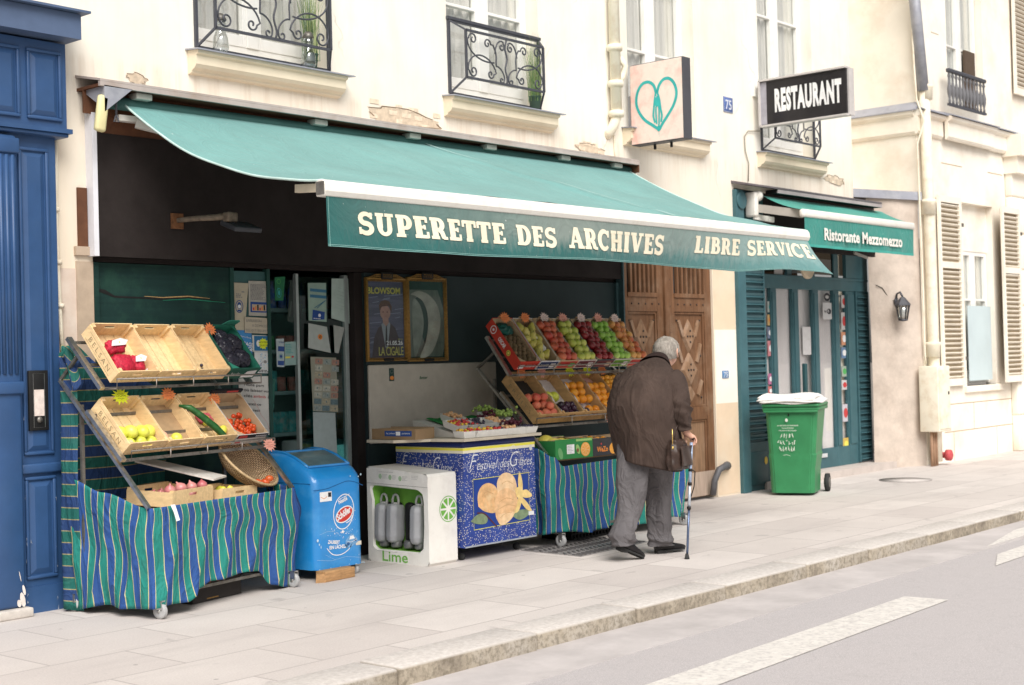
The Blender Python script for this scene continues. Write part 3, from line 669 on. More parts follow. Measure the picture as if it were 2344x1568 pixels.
t2 = thing('intercom_panel', 'narrow black intercom plate with name slips on the blue surround', 'intercom', (0, yb-.02, 1.2))
x0, x1 = W(63, 850, yb-.02).x, W(107, 850, yb-.02).x; z0, z1 = W(90, 985, yb).z, W(80, 848, yb).z
MB().rbox((x0, yb-.035, z0), (x1, yb-.012, z1), .004).build('plate', mat('black', ()), t2)
fr = wallfr((x0+x1)/2, (z0+z1)/2, yb-.035); h2 = (z1-z0)/2; b = MB()
rect(b, fr, -.036, -.10, .036, .07, .002, 0); b.build('name_slips', mat('paper_cream', (0.72, 0.62, 0.56), .7, .15, 30), t2)
b = MB(); ring(b, fr, 0, 0, .001, .001, .001)
stroke(b, fr, [(-.040, -h2+.02), (.040, -h2+.02), (.040, h2-.02), (-.040, h2-.02)], .004, .002, 0, closed=True); b.build('rim', mat('chrome', ()), t2)
MB().lathe([(0, .012), (.018, .010), (.022, 0)], Matrix.Translation(fr.p(0, -h2+.07, .002)) @ Matrix.Rotation(PI/2, 4, 'X')).build('lens', mat('dull_metal', ()), t2)

# ------------------------------------------------------------------ stone building on the right
rb = thing('stone_building', 'pale stone building with moulded cornice at the right edge', 'building', (13, -.2, 0))
YR = -.2; XR = 13.0; ST_ = mat('stone', ())
up_win = (14.35, 15.75, 4.98, 8.0); lo_win = (14.32, 15.42, 1.02, 2.95)
mb = MB(); wall_holes(mb, XR, 26, 0, 9, [(14.05, 15.30, 4.98, 8.2), (14.40, 15.46, 1.02, 3.62)], YR, .16); mb.box((14.40, YR+.09, 2.95), (15.46, YR+.12, 3.62)); mb.quad([(XR, .9, 3.5), (XR, YR, 3.5), (XR, YR, 9), (XR, .9, 9)]); mb.build('wall', ST_, rb)
# diagonal rough plaster wall beside the restaurant
A, Bp = Vector((12.28, .19, 0)), Vector((XR, YR, 0))
mb = MB(); n_ = 10
mb.grid(lambda u, v: Vector((A.x+(Bp.x-A.x)*u, A.y+(Bp.y-A.y)*u - .012*math.sin(u*7+v*5), 3.62*v)), 10, 20); mb.quad([A+Vector((0, 0, 3.62)), Bp+Vector((0, 0, 3.62)), (XR, .9, 3.62), (12.28, .9, 3.62)]); mb.build('rough_wall', mat('rough_plaster', ()), rb)
mb = MB(); dirn = (Bp-A).normalized(); nn = Vector((dirn.y, -dirn.x, 0))
P = [A+nn*.05-dirn*.25, Bp+nn*.05+dirn*.02]
mb.prism([P[0]+Vector((0, 0, 3.58)), P[1]+Vector((0, 0, 3.55)), P[1]+Vector((0, 0, 3.66)), P[0]+Vector((0, 0, 3.69))], -nn*.04); mb.build('lead_flashing', mat('grey_zinc', ()), rb)
# cornice: front and return
z = 4.44
prof = [(0, z), (.03, z+.01), (.05, z+.04), (.05, z+.24), (.10, z+.27), (.11, z+.31), (0, z+.36)]
mb = MB(); mb.prism([(XR-a+.0, .9, c) for a, c in prof], (0, -1.1-.0, 0)); mb.build('cornice_return', ST_, rb)
mb = MB()
for (xa, xb_, d) in ((XR-.05, 13.75, 0), (13.75, 15.35, .07), (15.35, 16.05, .03), (16.0, 26, .0)):
    mb.prism([(xa, YR-a*(1.0)-d, c) for a, c in prof], (xb_-xa, 0, 0))
    mb.prism([(xa, YR-.14-d, z+.315), (xa, YR-.14-d, z+.33), (xa, YR+.0, z+.40), (xa, YR, z+.365)], (xb_-xa, 0, 0), 1)
mb.build('cornice', [ST_, mat('grey_zinc', ())], rb)
mb = MB(); mb.prism([(XR-.125, .9, z+.31), (XR-.125, .9, z+.325), (XR, .9, z+.44), (XR, .9, z+.36)], (0, -1.15, 0)); mb.build('zinc_cap', mat('grey_zinc', ()), rb)
# incised joint lines on the stone
mb = MB(); fr = wallfr(0, 0, YR)
for (xa, xb_, zz) in ((13.75, 14.45, 4.12), (15.35, 15.9, 4.12), (13.55, 13.8, 5.9), (13.6, 26, .78), (13.6, 26, .40)): rect(mb, fr, xa, zz, xb_, zz+.012, .0015)
for (xx, za, zb) in ((14.6, .40, .78), (15.4, .0, .40), (13.9, 0, .4), (16.2, .4, .78)): rect(mb, fr, xx, za, xx+.012, zb, .0015)
mb.build('incised_joint', mat('joint_brown', (0.42, 0.30, 0.18), .95, .2, 20), rb)
# projecting quoins at the far right
mb = MB(); zq = 0
for k in range(8): mb.rbox((15.98, YR-.12, zq+.0), (19.0, YR+.0, zq+.525), .02); zq += .545
mb.box((16.0, YR-.095, 0), (19, YR, 4.44)); mb.build('quoin', ST_, rb)
mb = MB(); mb.box((15.9, YR-.30, 4.40), (19, YR, 4.72)); mb.box((15.95, YR-.22, 4.15), (19, YR, 4.40)); mb.build('corbel', ST_, rb)
# windows of the stone building
wl = window_unit(14.41, 15.45, 1.05, 2.95, YR+.13, rb, bars=(1.2,))
mb = MB(); mb.box((14.55, YR+.02, 1.09), (15.36, YR+.03, 2.16)); mb.build('frosted_panel', mat('frosted_blue', (0.56, 0.66, 0.68), .35, .06, 2, spec=.6), wl)
mb = MB(); mb.box((14.30, YR-.05, .93), (15.62, YR+.16, 1.02)); mb.build('window_sill', ST_, rb, bevel=.01)
mb = MB(); mb.box((14.39, YR-.015, 3.62), (15.47, YR, 3.68)); mb.build('lintel', ST_, rb)
wu = window_unit(14.07, 15.28, 5.0, 8.2, YR+.13, rb, bars=(.85,))
mb = MB(); mb.box((14.78, YR+.05, 5.02), (15.14, YR+.08, 5.85)); mb.build('dark_gap_panel', mat('gap_shade_brown', (0.10, 0.07, 0.05), .9), wu)  # solid panel, its dark colour standing in for the unlit room behind
# louvred shutters folded back against the wall
def shutter(x0, x1, z0, z1, y, lab):
    t = thing('louvred_shutter', lab, 'shutter', ((x0+x1)/2, y, z0), group='white louvred shutters on the stone building')
    f = MB(); s_ = .055
    f.box((x0, y-.02, z0), (x0+s_, y+.02, z1)); f.box((x1-s_, y-.02, z0), (x1, y+.02, z1))
    nz = [z0, z0+(z1-z0)*.42, z0+(z1-z0)*.70, z1-.09]
    for q, hh in ((z0, .10), (z0+(z1-z0)*.62, .09), (z1-.09, .09)): f.box((x0+s_, y-.019, q), (x1-s_, y+.019, q+hh))
    f.build('frame', mat('shutter_cream', (.86, .80, .69), .6, .05, 6, grime=(.6, .5, .38), grime_amt=.3, gscale=4), t, bevel=.003)
    l = MB(); q = z0+.12
    while q < z1-.11:
        if not (z0+(z1-z0)*.61 < q < z0+(z1-z0)*.62+.09): l.bar((x0+s_-.004, y+.003, q), (x1-s_+.004, y+.003, q), .038, .010, up=(0, .55, .83))
        q += .066
    l.build('louvres', mat('shutter_cream', ()), t)
    MB().box((x0+.02, y+.022, z0+.03), (x1-.02, y+.03, z1-.03)).build('shadow_board', mat('louvre_gap_shade', (.34, .27, .18), .9), t)  # dark sheet whose colour stands in for the shade between the louvres
    for q in (z0+.35, z1-.4): MB().box((x1-.01, y-.03, q), (x1+.05, y, q+.05)).build('hinge', mat('dull_metal', ()), t)
shutter(13.50, 14.22, 1.04, 3.66, YR-.05, 'white louvred shutter beside the drainpipe, left of the ground floor window')
shutter(15.42, 16.08, 1.04, 3.62, YR-.16, 'white louvred shutter right of the ground floor window')
shutter(16.35, 17.0, 5.4, 8.4, YR-.06, 'white louvred shutter upstairs at the top right corner')
# balustrade at the upper window
t = thing('balustrade', 'small dark iron balustrade at the upper window of the stone building', 'railing', (14.7, YR-.1, 4.9))
yq = YR-.15
MB().rbox((13.72, yq-.03, 5.36), (14.98, yq+.03, 5.41), .01).build('handrail', mat('black_iron', ()), t)
MB().box((13.72, yq-.02, 4.90), (14.98, yq+.02, 4.93)).build('bottom_rail', mat('black_iron', ()), t)
for k in range(11):
    x = 13.76+k*.118; MB().lathe([(.018, 0), (.018, .04), (.012, .06), (.03, .14), (.034, .20), (.014, .30), (.014, .36), (.026, .38), (.014, .41), (.018, .44)], Matrix.Translation((x, yq, 4.93)), seg=8).build('baluster', mat('baluster_iron', (0.16, 0.16, 0.17), .5, .1, 9), t)
# drainpipe, cables, meter box
t = thing('drainpipe', 'tall cream drainpipe at the corner of the stone building, grey above', 'pipe', (13.07, -.3, 0))
b = MB(); top = W(2078, 0, -.3); mid = Vector((13.06, -.30, 5.02))
b.tube([mid+Vector((-.32, 0, 1.9)), mid+Vector((-.02, 0, .0))], .075, 1, seg=14); b.tube([mid, (13.10, -.30, 3.5), (13.12, -.30, 1.35), (13.12, -.30, .05)], .072, 0, seg=14)
b.build('pipe_run', [mat('cream_pipe', ()), mat('grey_zinc', ())], t)
for z_ in (5.0, 3.46, 1.55): MB().lathe([(.07, -.10), (.095, -.10), (.098, .05), (.105, .06), (.105, .10), (.07, .10)], Matrix.Translation((13.09, -.30, z_)), seg=16).build('collar', mat('cream_pipe', ()), t)
b = MB(); b.tube([(12.86, -.24, 6.4), (12.90, -.24, 5.4), (12.95, -.24, 4.9), (12.95, -.34, 4.6), (12.93, -.24, 4.3), (12.97, -.24, 2.5), (12.97, -.24, 1.5), (12.99, -.24, 1.36)], .014)
tag(b.build('cable', mat('cream_pipe', ())), 'thin cream cable running down beside the drainpipe', 'cable')
t = thing('meter_cabinet', 'tall cream utility box fixed at the foot of the drainpipe', 'utility box', (12.98, -.35, .4))
MB().rbox((12.82, -.48, .46), (13.20, -.21, 1.33), .012).build('body', mat('cream_pipe', ()), t)
MB().box((12.84, -.49, .50), (13.16, -.48, 1.28)).build('door', mat('cream_pipe', ()), t)
MB().box((13.10, -.497, .95), (13.13, -.49, .99)).build('lock', mat('black', ()), t)
for x in (12.88, 12.95, 13.02): MB().tube([(x, -.34, .46), (x, -.34, 0.0)], .02).build('pipe_stub', mat('brown_pipe', (.36, .22, .14), .7), t)
b = MB(); b.lathe([(0, .05), (.04, .05), (.075, .03), (.075, -.03), (0, -.03)], Matrix.Translation((13.22, -.42, .13)) @ Matrix.Rotation(PI/2, 4, 'X')); b.tube([(13.22, -.36, .13), (13.22, -.22, .13)], .04)
tag(b.build('hydrant_cap', mat('red_paint', (.50, .08, .09), .5)), 'small red dry riser cap low on the wall under the drainpipe', 'pipe fitting')
# wall lantern on the rough wall, with its wire
c = A+(Bp-A)*.50; L0 = c+nn*.0+Vector((0, 0, 2.10))
t = thing('wall_lantern', 'black wall lantern with clear glass on the rough plaster wall', 'lamp', tuple(L0))
b = MB(); b.tube([L0+Vector((0, 0, .10)), L0+nn*.03+Vector((0, 0, .20)), L0+nn*.10+Vector((0, 0, .22)), L0+nn*.15+Vector((0, 0, .16))], .014); b.lathe([(0, .02), (.05, .02), (.05, 0)], Matrix.Translation(L0+Vector((0, 0, .10))) @ Matrix.Rotation(PI/2, 4, 'X')); b.build('bracket', mat('black_iron', ()), t)
T = Matrix.Translation(L0+nn*.15)
MB().lathe([(0, .16), (.03, .15), (.10, .06), (.105, .04), (.0, .05)], T, seg=6, smooth=False).build('cap', mat('black_iron', ()), t)
b = MB()
for k in range(6):
    a = 2*PI*k/6; b.tube([L0+nn*.15+Vector((.09*math.cos(a), .09*math.sin(a), .04)), L0+nn*.15+Vector((.055*math.cos(a), .055*math.sin(a), -.15))], .006, seg=5)
b.lathe([(.0, -.17), (.06, -.16), (.06, -.14), (0, -.14)], T, seg=6); b.build('cage', mat('black_iron', ()), t)
MB().lathe([(.085, .04), (.05, -.15)], T, seg=6).build('pane', glass_mat('lantern_glass', ()), t)
MB().lathe([(0, -.12), (.025, -.10), (.03, -.02), (.015, .03), (0, .035)], T, seg=10).build('bulb', mat('white', ()), t)
b = MB(); q = A+(Bp-A)*.12+nn*.01; b.tube([q+Vector((0, 0, 2.42)), q+Vector((.1, -.04, 2.38)), q+Vector((.22, -.09, 2.22)), L0+nn*.012+Vector((0, 0, .1))], .006, seg=5); tag(b.build('lamp_wire', mat('black', ())), 'thin black wire leading to the wall lantern', 'cable')
# ------------------------------------------------------------------ grocery shopfront
mat('dark_fascia', (0.024, 0.019, 0.018), 0.75, 0.2, 3, grime=(0.040, 0.033, 0.031), grime_amt=.6, gscale=2, spec=.12, bmp=.1, bscale=60)
mat('brown_board', (0.12, 0.05, 0.025), 0.8, 0.3, 6, bmp=.3, bscale=30)
mat('green_wood', (0.014, 0.038, 0.035), 0.5, 0.15, 4, spec=.15, grime=(0.03, 0.09, 0.06), grime_amt=.6, gscale=4, stretch=(.3, 1, 6), bmp=.1, bscale=50)
mat('green_wood_b', (0.026, 0.042, 0.044), 0.5, 0.12, 4, spec=.15, grime=(0.03, 0.04, 0.045), grime_amt=.7, gscale=2)
mat('aluminium', (0.42, 0.48, 0.47), 0.4, 0.1, 12, metal=.5)
shop = thing('grocery_shopfront', 'dark panelled grocery shopfront with sliding glass door under the long green awning', 'shopfront', (3.4, 0, 0))
b = MB(); b.box((.475, -.07, 2.335), (6.44, .02, 3.18)); b.build('fascia_panel', mat('dark_fascia', ()), shop)
b = MB(); b.box((.475, -.065, 3.18), (6.44, .02, 3.40)); b.build('header_board', mat('brown_board', ()), shop)
b = MB(); b.box((.475, .02, 2.305), (6.44, .10, 2.345)); b.build('soffit', mat('dark_fascia', ()), shop)
b = MB(); b.box((.436, -.085, 2.335), (.474, .0, 3.31)); b.build('corner_strip', mat('strip_white', (.72, .72, .76), .5, .06, 8), shop)
b = MB(); b.box((.34, -.012, 0.0), (.47, .0, 2.30), 0); b.box((.36, -.02, 2.40), (.43, -.0, 2.80), 1); b.box((.33, -.03, 2.34), (.435, .0, 2.40), 0); b.build('jamb', [mat('tan_jamb', (.46, .36, .27), .85, .15, 8), mat('brown_board', ())], shop)
# left green panel with split boards
b = MB(); b.box((.475, .03, 0), (1.665, .06, 2.30)); b.box((.475, .0, 0), (.52, .03, 2.30))
b.build('left_panel', mat('green_wood', ()), shop)
fr = wallfr(0, 0, .03); b = MB(); r = random.Random(2)
crk = [W(x, y, .03) for x, y in ((222, 663), (240, 668), (262, 679), (330, 682), (372, 685), (430, 682), (480, 687), (515, 690))]
pts = [(p.x, p.z) for p in crk]; stroke(b, fr, pts, [.02, .028, .014, .010, .012, .016, .006, .003], .002, 0)
stroke(b, fr, [(p.x, p.z+.012) for p in crk[3:7]], [.003, .006, .009, .003], .003, 1); stroke(b, fr, [(p.x, p.z-.008) for p in crk[4:]], [.003, .007, .007, .004], .0035, 2)
b.build('split', [mat('black', ()), mat('raw_wood', (.45, .28, .12), .8, .3, 40), mat('bright_green', (.02, .22, .13), .6, .3, 20)], shop)
# posts, frames
b = MB(); b.box((1.655, .02, 0), (1.69, .06, 2.30)); b.box((2.005, .02, 0), (2.035, .08, 2.30)); b.build('door_post', mat('green_post', (.015, .06, .05), .5, .15, 6), shop)
b = MB(); b.box((2.915, .03, 0.0), (3.0, .12, 2.30)); b.build('jamb_dark', mat('dark_fascia', ()), shop)
b = MB(); b.box((3.0, .0, 0), (6.44, .05, 2.30)); b.build('right_panel', mat('green_wood_b', ()), shop)
b = MB(); b.box((6.405, -.03, 0), (6.44, .02, 2.30)); b.box((6.44, -.09, 0), (6.46, .10, 3.35)); b.build('edge_post', mat('green_post2', (.05, .10, .11), .5), shop)
b = MB(); b.rbox((3.005, -.03, .90), (4.57, .0, 1.545), .012); b.build('beige_board', mat('beige_board', (.50, .455, .39), .7, .08, 9, grime=(.36, .31, .26), grime_amt=.5, gscale=3, bmp=.1, bscale=90), shop)
# lettering and small sticker on the beige board
fr = wallfr(0, 0, -.03); b = MB(); p = W(960, 868, -.03); text(b, fr.at(p.x, p.z), 'Better', .026, .002, 0, bold=.01, shear=.2); b.build('lettering', mat('print_green', (.03, .12, .06), .6), shop)
# glass: fixed pane behind the notices, sliding door leaf
gl = glass_mat('shop_glass', (0.42, 0.58, 0.56), 0.06, .03)
MB().box((1.69, .045, .02), (2.005, .05, 2.28)).build('side_pane', mat('notice_back', (.05, .12, .12), .3, .2, 5), shop)
MB().box((2.38, .115, .05), (2.88, .12, 2.26)).build('door_pane', gl, shop)
b = MB(); b.box((2.86, .09, 0.0), (2.90, .14, 2.28)); b.box((2.36, .10, 0.0), (2.385, .135, 2.28)); b.box((2.385, .10, 0), (2.86, .135, .06)); b.build('door_frame', mat('aluminium', ()), shop)
# interior
mat('inner_wall', (.26, .44, .41), .9, .2, 3)
b = MB(); b.quad([(.5, 3.2, 0), (6.4, 3.2, 0), (6.4, 3.2, 2.6), (.5, 3.2, 2.6)]); b.quad([(.5, .1, 0), (.5, 3.2, 0), (.5, 3.2, 2.6), (.5, .1, 2.6)]); b.quad([(6.4, .1, 0), (6.4, 3.2, 0), (6.4, 3.2, 2.6), (6.4, .1, 2.6)]); b.quad([(.5, .1, 2.55), (6.4, .1, 2.55), (6.4, 3.2, 2.55), (.5, 3.2, 2.55)]); b.build('interior_wall', mat('inner_wall', ()), shop)
b = MB(); b.box((.5, .08, -.02), (6.4, 3.2, .012)); b.build('interior_floor', mat('inner_floor', (.16, .15, .14), .4), shop)
shelf = thing('store_shelving', 'tall crowded shelves inside the dim shop doorway', 'shelving', (3.3, 1.1, 0))
b = MB()
for z in (.25, .62, .98, 1.32, 1.66, 2.0): b.box((2.1, .55, z), (4.6, .95, z+.03))
b.build('shelf', mat('shelf_teal', (.35, .55, .55), .5), shelf)
MB().box((2.1, .95, 0), (4.6, .98, 2.3)).build('back_board', mat('inner_wall', ()), shelf)
cols = [(.55, .05, .04), (.75, .60, .06), (.08, .40, .18), (.08, .20, .5), (.75, .78, .72), (.4, .18, .06), (.5, .5, .1), (.12, .55, .55), (.6, .3, .25)]
pk = [mat('pack_%s' % n, c, .45, .25, 30, grime=(.6, .6, .55), grime_amt=.6, gscale=18) for n, c in zip(('red', 'yellow', 'green', 'navy', 'grey', 'brown', 'olive', 'teal', 'rose'), cols)]
r = random.Random(11)
protos = []
for k, m in enumerate(pk):
    b = MB()
    if k % 3 == 0: b.lathe([(0, 0), (.035, 0), (.037, .01), (.037, .13), (.016, .19), (.016, .22), (0, .22)], seg=10)
    elif k % 3 == 1: b.rbox((-.05, -.03, 0), (.05, .03, .17), .004, seg=1)
    else: b.lathe([(0, 0), (.04, 0), (.04, .11), (.042, .115), (0, .118)], seg=10)
    o = b.build('grocery_package', m, None, base=False); tag(o, 'dim grocery package on the shelves inside the doorway', 'package', 'packages on the shop shelves'); protos.append(o)
first = {}
for z in (.28, .65, 1.01, 1.35, 1.69, 2.03):
    x = 2.2
    kk = r.randrange(9)
    while x < 4.3:
        if r.random() < .30: kk = r.randrange(9)
        if r.random() < .92:
            o = protos[kk]
            if kk in first: o = protos[kk].copy(); COL.objects.link(o)
            first[kk] = 1; o.location = (x, .60+r.uniform(-.02, .03), z); o.rotation_euler = (0, 0, r.uniform(-.3, .3))
        x += .105
for k in range(9):
    if k not in first: bpy.data.objects.remove(protos[k])
t = thing('drinks_cooler', 'lit drinks cooler low inside the shop doorway', 'refrigerator', (2.75, .3, 0))
MB().rbox((2.50, .18, .0), (2.95, .50, .95), .02).build('body', mat('cooler_body', (.35, .45, .45), .4), t)
lit = mat('cooler_door', (.45, .80, .80), .2, .4, 8); lb = [n for n in lit.node_tree.nodes if n.type == 'BSDF_PRINCIPLED'][0]; lb.inputs['Emission Color'].default_value = (.5, 1, 1, 1); lb.inputs['Emission Strength'].default_value = .35
MB().box((2.53, .17, .1), (2.92, .179, .90)).build('door', lit, t)

# ------------------------------------------------------------------ notices taped to the glass
paper_m = {}
def pm(name, col, rough=.7): return mat(name, col, rough, .07, 20, grime=tuple(c*.75 for c in col), grime_amt=.4, gscale=9)
def Z6(x, y, Y):   # point on the glass line
    return W(502.7+x/3.4756, 580.0+y/3.4756, Y)
def notice(label, tl, tr, br, bl, Y, col, name='paper_notice', mname=None, cat='notice', group=None, curl=0):
    """returns (thing, frame with origin at bottom-left, width, height)"""
    P = [Z6(*q, Y) for q in (tl, tr, br, bl)]
    t = thing(name, label, cat, tuple(P[3]), group=group)
    b = MB(); b.prism([P[3], P[2], P[1], P[0]], (0, -.0022, 0)); b.build('sheet', mname or pm('paper_%03d' % (sum(ord(ch)*(i+1) for i, ch in enumerate(label)) % 997), col), t)
    fr = Fr(P[3]+Vector((0, -.0022, 0)), P[2]-P[3], P[0]-P[3]); return t, fr, (P[2]-P[3]).length, (P[0]-P[3]).length
INK = mat('ink_black', (.02, .02, .025), .6); INKB = mat('ink_blue', (.03, .08, .28), .6); INKR = mat('ink_red', (.55, .06, .06), .6); INKW = mat('ink_white', (.8, .8, .8), .6); INKG = mat('ink_grey', (.25, .25, .25), .7); INKY = mat('ink_yellow', (.75, .68, .12), .6); INKT = mat('ink_teal', (.05, .35, .36), .6)
INK_LG = mat('ink_green', (.10, .42, .12), .6); INKO = mat('ink_orange', (.75, .25, .05), .6)
t, f, w, h = notice('worn cream notice with a masked face pictogram, top left of the glass strip', (108, 232), (228, 238), (200, 612), (118, 608), .04, (.50, .45, .34))
b = MB(); ring(b, f, w*.42, h*.50, .034, .045, .006, .002, 0); disk(b, f, w*.42, h*.52, .019, .026, .0022, 0); disk(b, f, w*.42, h*.50, .014, .014, .0028, 1); rect(b, f, w*.26, h*.395, w*.58, h*.43, .0022, 0); scribble(b, f, w*.08, h*.68, w*.7, h*.78, 3, .008, .002, 2, seed=4); rect(b, f, w*.62, h*.80, w*.9, h*.83, .002, 2); b.build('print', [INKB, INKW, INKG], t)
t, f, w, h = notice('grey timetable sheet with a small colour picture, upper right of the glass strip', (228, 218), (372, 222), (380, 500), (232, 495), .036, (.45, .43, .38))
b = MB(); scribble(b, f, w*.08, h*.45, w*.95, h*.92, 13, .006, .002, 0, seed=6); rect(b, f, w*.08, h*.10, w*.95, h*.40, .0018, 1); rect(b, f, w*.16, h*.14, w*.92, h*.33, .0022, 2)
for k in range(6): rect(b, f, w*(.2+.115*k), h*.16, w*(.28+.115*k), h*(.24+.04*(k % 3)), .0028, 3+k % 3)
b.build('print', [INKG, INKB, mat('photo_beige', (.5, .4, .3), .6), INKR, INKO, INK], t)
t, f, w, h = notice('handwritten home delivery notice LIVRAISON A DOMICILE', (198, 505), (378, 515), (382, 640), (200, 632), .032, (.52, .46, .36))
b = MB()
for q, (st, xx, yy, ww) in enumerate((('LIVRAISON', .05, .70, .66), ('A DOMICILE', .30, .40, .68), ('TEL:0171951497', .02, .08, .95))): text(b, f.at(w*xx, h*yy), st, .020, .002, 0, width=w*ww, bold=-.005)
b.build('print', INKG, t)
t, f, w, h = notice('blue luggage storage poster reading GGAGE ORAGE', (118, 612), (252, 612), (262, 905), (130, 880), .038, (.06, .25, .55))
b = MB(); text(b, f.at(w*.06, h*.60), 'GGAGE', .027, .002, 0, width=w*.82, bold=.02); text(b, f.at(w*.06, h*.47), 'ORAGE', .027, .002, 0, width=w*.84, bold=.02); text(b, f.at(w*.06, h*.83), 'Mastro & Bernar', .011, .002, 0, width=w*.66); text(b, f.at(w*.05, h*.38), 'gare à bagage', .011, .002, 1, width=w*.85); b.build('print', [INKW, INKB], t)
def star(mb, fr, x, y, r0, r1, n, c, mi, seed=1):
    q = random.Random(seed); pts = []
    for k in range(2*n):
        a = PI*k/n; rr_ = (r1 if k % 2 else r0)*q.uniform(.93, 1.07); pts.append((x+rr_*math.cos(a)*1.1, y+rr_*math.sin(a)))
    o = [fr.p(x, y, c)]+[fr.p(a, b_, c) for a, b_ in pts]
    mb.add(o, [(0, 1+k, 1+(k+1) % (2*n)) for k in range(2*n)], mi)
t, f, w, h = notice('blue poster with a jagged yellow star, right of the luggage poster', (258, 650), (396, 655), (400, 782), (268, 782), .034, (.72, .72, .68))
b = MB(); rect(b, f, w*.04, h*.05, w*.95, h*.95, .0015, 0); disk(b, f, w*.30, h*.5, .02, .025, .0018, 2); star(b, f, w*.58, h*.48, .045, .033, 11, .0024, 1); text(b, f.at(w*.33, h*.52), 'BOMBE', .013, .003, 3, width=w*.5, bold=-.005); text(b, f.at(w*.36, h*.33), 'GLACEE', .013, .003, 3, width=w*.5, bold=-.005); b.build('print', [mat('poster_blue', (.03, .16, .33), .6), mat('star_yellow', (.72, .80, .03), .6), INKW, INK], t)
t, f, w, h = notice('white poster sprinkled with small blue figures', (276, 784), (400, 786), (404, 955), (282, 950), .034, (.68, .70, .70))
b = MB(); q = random.Random(5)
for k in range(36): disk(b, f, w*q.uniform(.08, .92), h*q.uniform(.22, .93), q.uniform(.002, .006), q.uniform(.002, .005), .002, q.choice((0, 1, 1)), 8)
disk(b, f, w*.62, h*.55, .016, .012, .0024, 2); scribble(b, f, w*.15, h*.03, w*.9, h*.17, 2, .007, .002, 3, seed=9); b.build('print', [INKB, mat('sky_blue', (.25, .5, .68), .6), INKG, INK], t)
t, f, w, h = notice('torn white poster about leaving house keys, beside the tomato crate', (150, 985), (405, 975), (418, 1445), (158, 1435), .036, (.62, .60, .57))
b = MB()
lines = (('Nulle part', .07, .855, .60), ('où laisser vos', .07, .758, .80), ('clés', .07, .655, .26), ('?', .80, .655, .05), ('Testez ce', .07, .515, .54), ('KeyNest', .07, .405, .52))
for st, xx, yy, ww in lines: text(b, f.at(w*xx, h*yy), st, .021, .002, 0, width=w*ww, bold=.008)
text(b, f.at(w*.36, h*.655), 'airbnb', .021, .002, 1, width=w*.38, bold=.008)
stroke(b, f, [(w*.35, h*.62), (w*.52, h*.47), (w*.62, h*.35), (w*.82, h*.22), (w*.90, h*.10)], .0015, .0022, 1); text(b, f.at(w*.72, h*.11), 'airbnb', .007, .002, 1)
poly(b, f, [(w*.80, h*1.01), (w*1.01, h*1.01), (w*1.01, h*.60), (w*.93, h*.58), (w*.84, h*.66), (w*.90, h*.80), (w*.80, h*.88)], .0026, 2); poly(b, f, [(w*1.01, h*.58), (w*.93, h*.55), (w*.97, h*.47), (w*1.01, h*.47)], .0026, 2)
b.build('print', [INK, INKR, mat('torn_green', (.02, .10, .08), .6, .3, 20)], t)
# on the sliding leaf and inside
t, f, w, h = notice('dark green bottle sticker at the top of the doorway glass', (436, 190), (520, 185), (505, 375), (440, 375), .12, (.02, .16, .07)); b = MB(); ring(b, f, w*.5, h*.33, .022, .035, .005, .002, 0); disk(b, f, w*.5, h*.33, .011, .02, .0022, 0); ring(b, f, w*.5, h*.82, .018, .018, .004, .002, 1); b.build('print', [INKT, INK_LG], t)
t, f, w, h = notice('bundle of grey leaflets hanging in the doorway', (560, 215), (640, 190), (640, 565), (540, 540), .3, (.22, .25, .23), 'leaflet_bundle', cat='leaflets'); b = MB()
for k in range(6): rect(b, f, w*(.02+.16*k), h*.12, w*(.13+.16*k), h*.50, .004+.001*k, k % 2)
b.build('print', [mat('leaf_grey', (.35, .38, .36), .7), INKG], t)
t, f, w, h = notice('pale sheet with two blue bars on the sliding door', (700, 235), (845, 235), (850, 545), (708, 535), .10, (.30, .42, .36))
b = MB(); rect(b, f, w*.04, h*.78, w*.95, h*.86, .002, 0); rect(b, f, w*.04, h*.62, w*.95, h*.70, .002, 0); stroke(b, f, [(w*.3, h*.35), (w*.85, h*.55), (w*.45, h*.35), (w*.92, h*.58)], .006, .002, 0); poly(b, f, [(w*.18, h*.02), (w*.86, h*.06), (w*.88, h*.26), (w*.2, h*.30)], .0026, 1); disk(b, f, w*.58, h*.16, .014, .014, .0032, 2); scribble(b, f, w*.25, h*.04, w*.8, h*.10, 1, .006, .0032, 2); b.build('print', [mat('bar_blue', (.05, .18, .30), .6), mat('badge_blue', (.02, .07, .28), .6), INKW], t)
t, f, w, h = notice('large blank pale sheet at the top right of the sliding door', (890, 200), (1020, 200), (1036, 560), (888, 515), .095, (.42, .52, .48)); b = MB(); scribble(b, f, w*.1, h*.25, w*.8, h*.85, 7, .004, .002, 0, .9, 3); b.build('print', mat('faint_ink', (.30, .40, .38), .7), t)
t, f, w, h = notice('tilted pale sheet with a round orange stamp on the sliding door', (706, 555), (852, 585), (884, 792), (704, 752), .09, (.42, .46, .44)); b = MB(); star(b, f, w*.45, h*.55, .026, .019, 11, .002, 0, 3); ring(b, f, w*.45, h*.55, .010, .010, .003, .003, 1); stroke(b, f, [(w*.41, h*.51), (w*.49, h*.59)], .003, .0034, 1); b.build('print', [INKO, INK], t)
t, f, w, h = notice('narrow folded sheet hanging behind the tilted one', (905, 570), (992, 590), (945, 795), (915, 790), .094, (.36, .38, .36))
t, f, w, h = notice('collage of small picture cards low on the sliding door', (722, 822), (925, 830), (942, 1262), (742, 1255), .10, (.30, .30, .24)); b = MB(); q = random.Random(8)
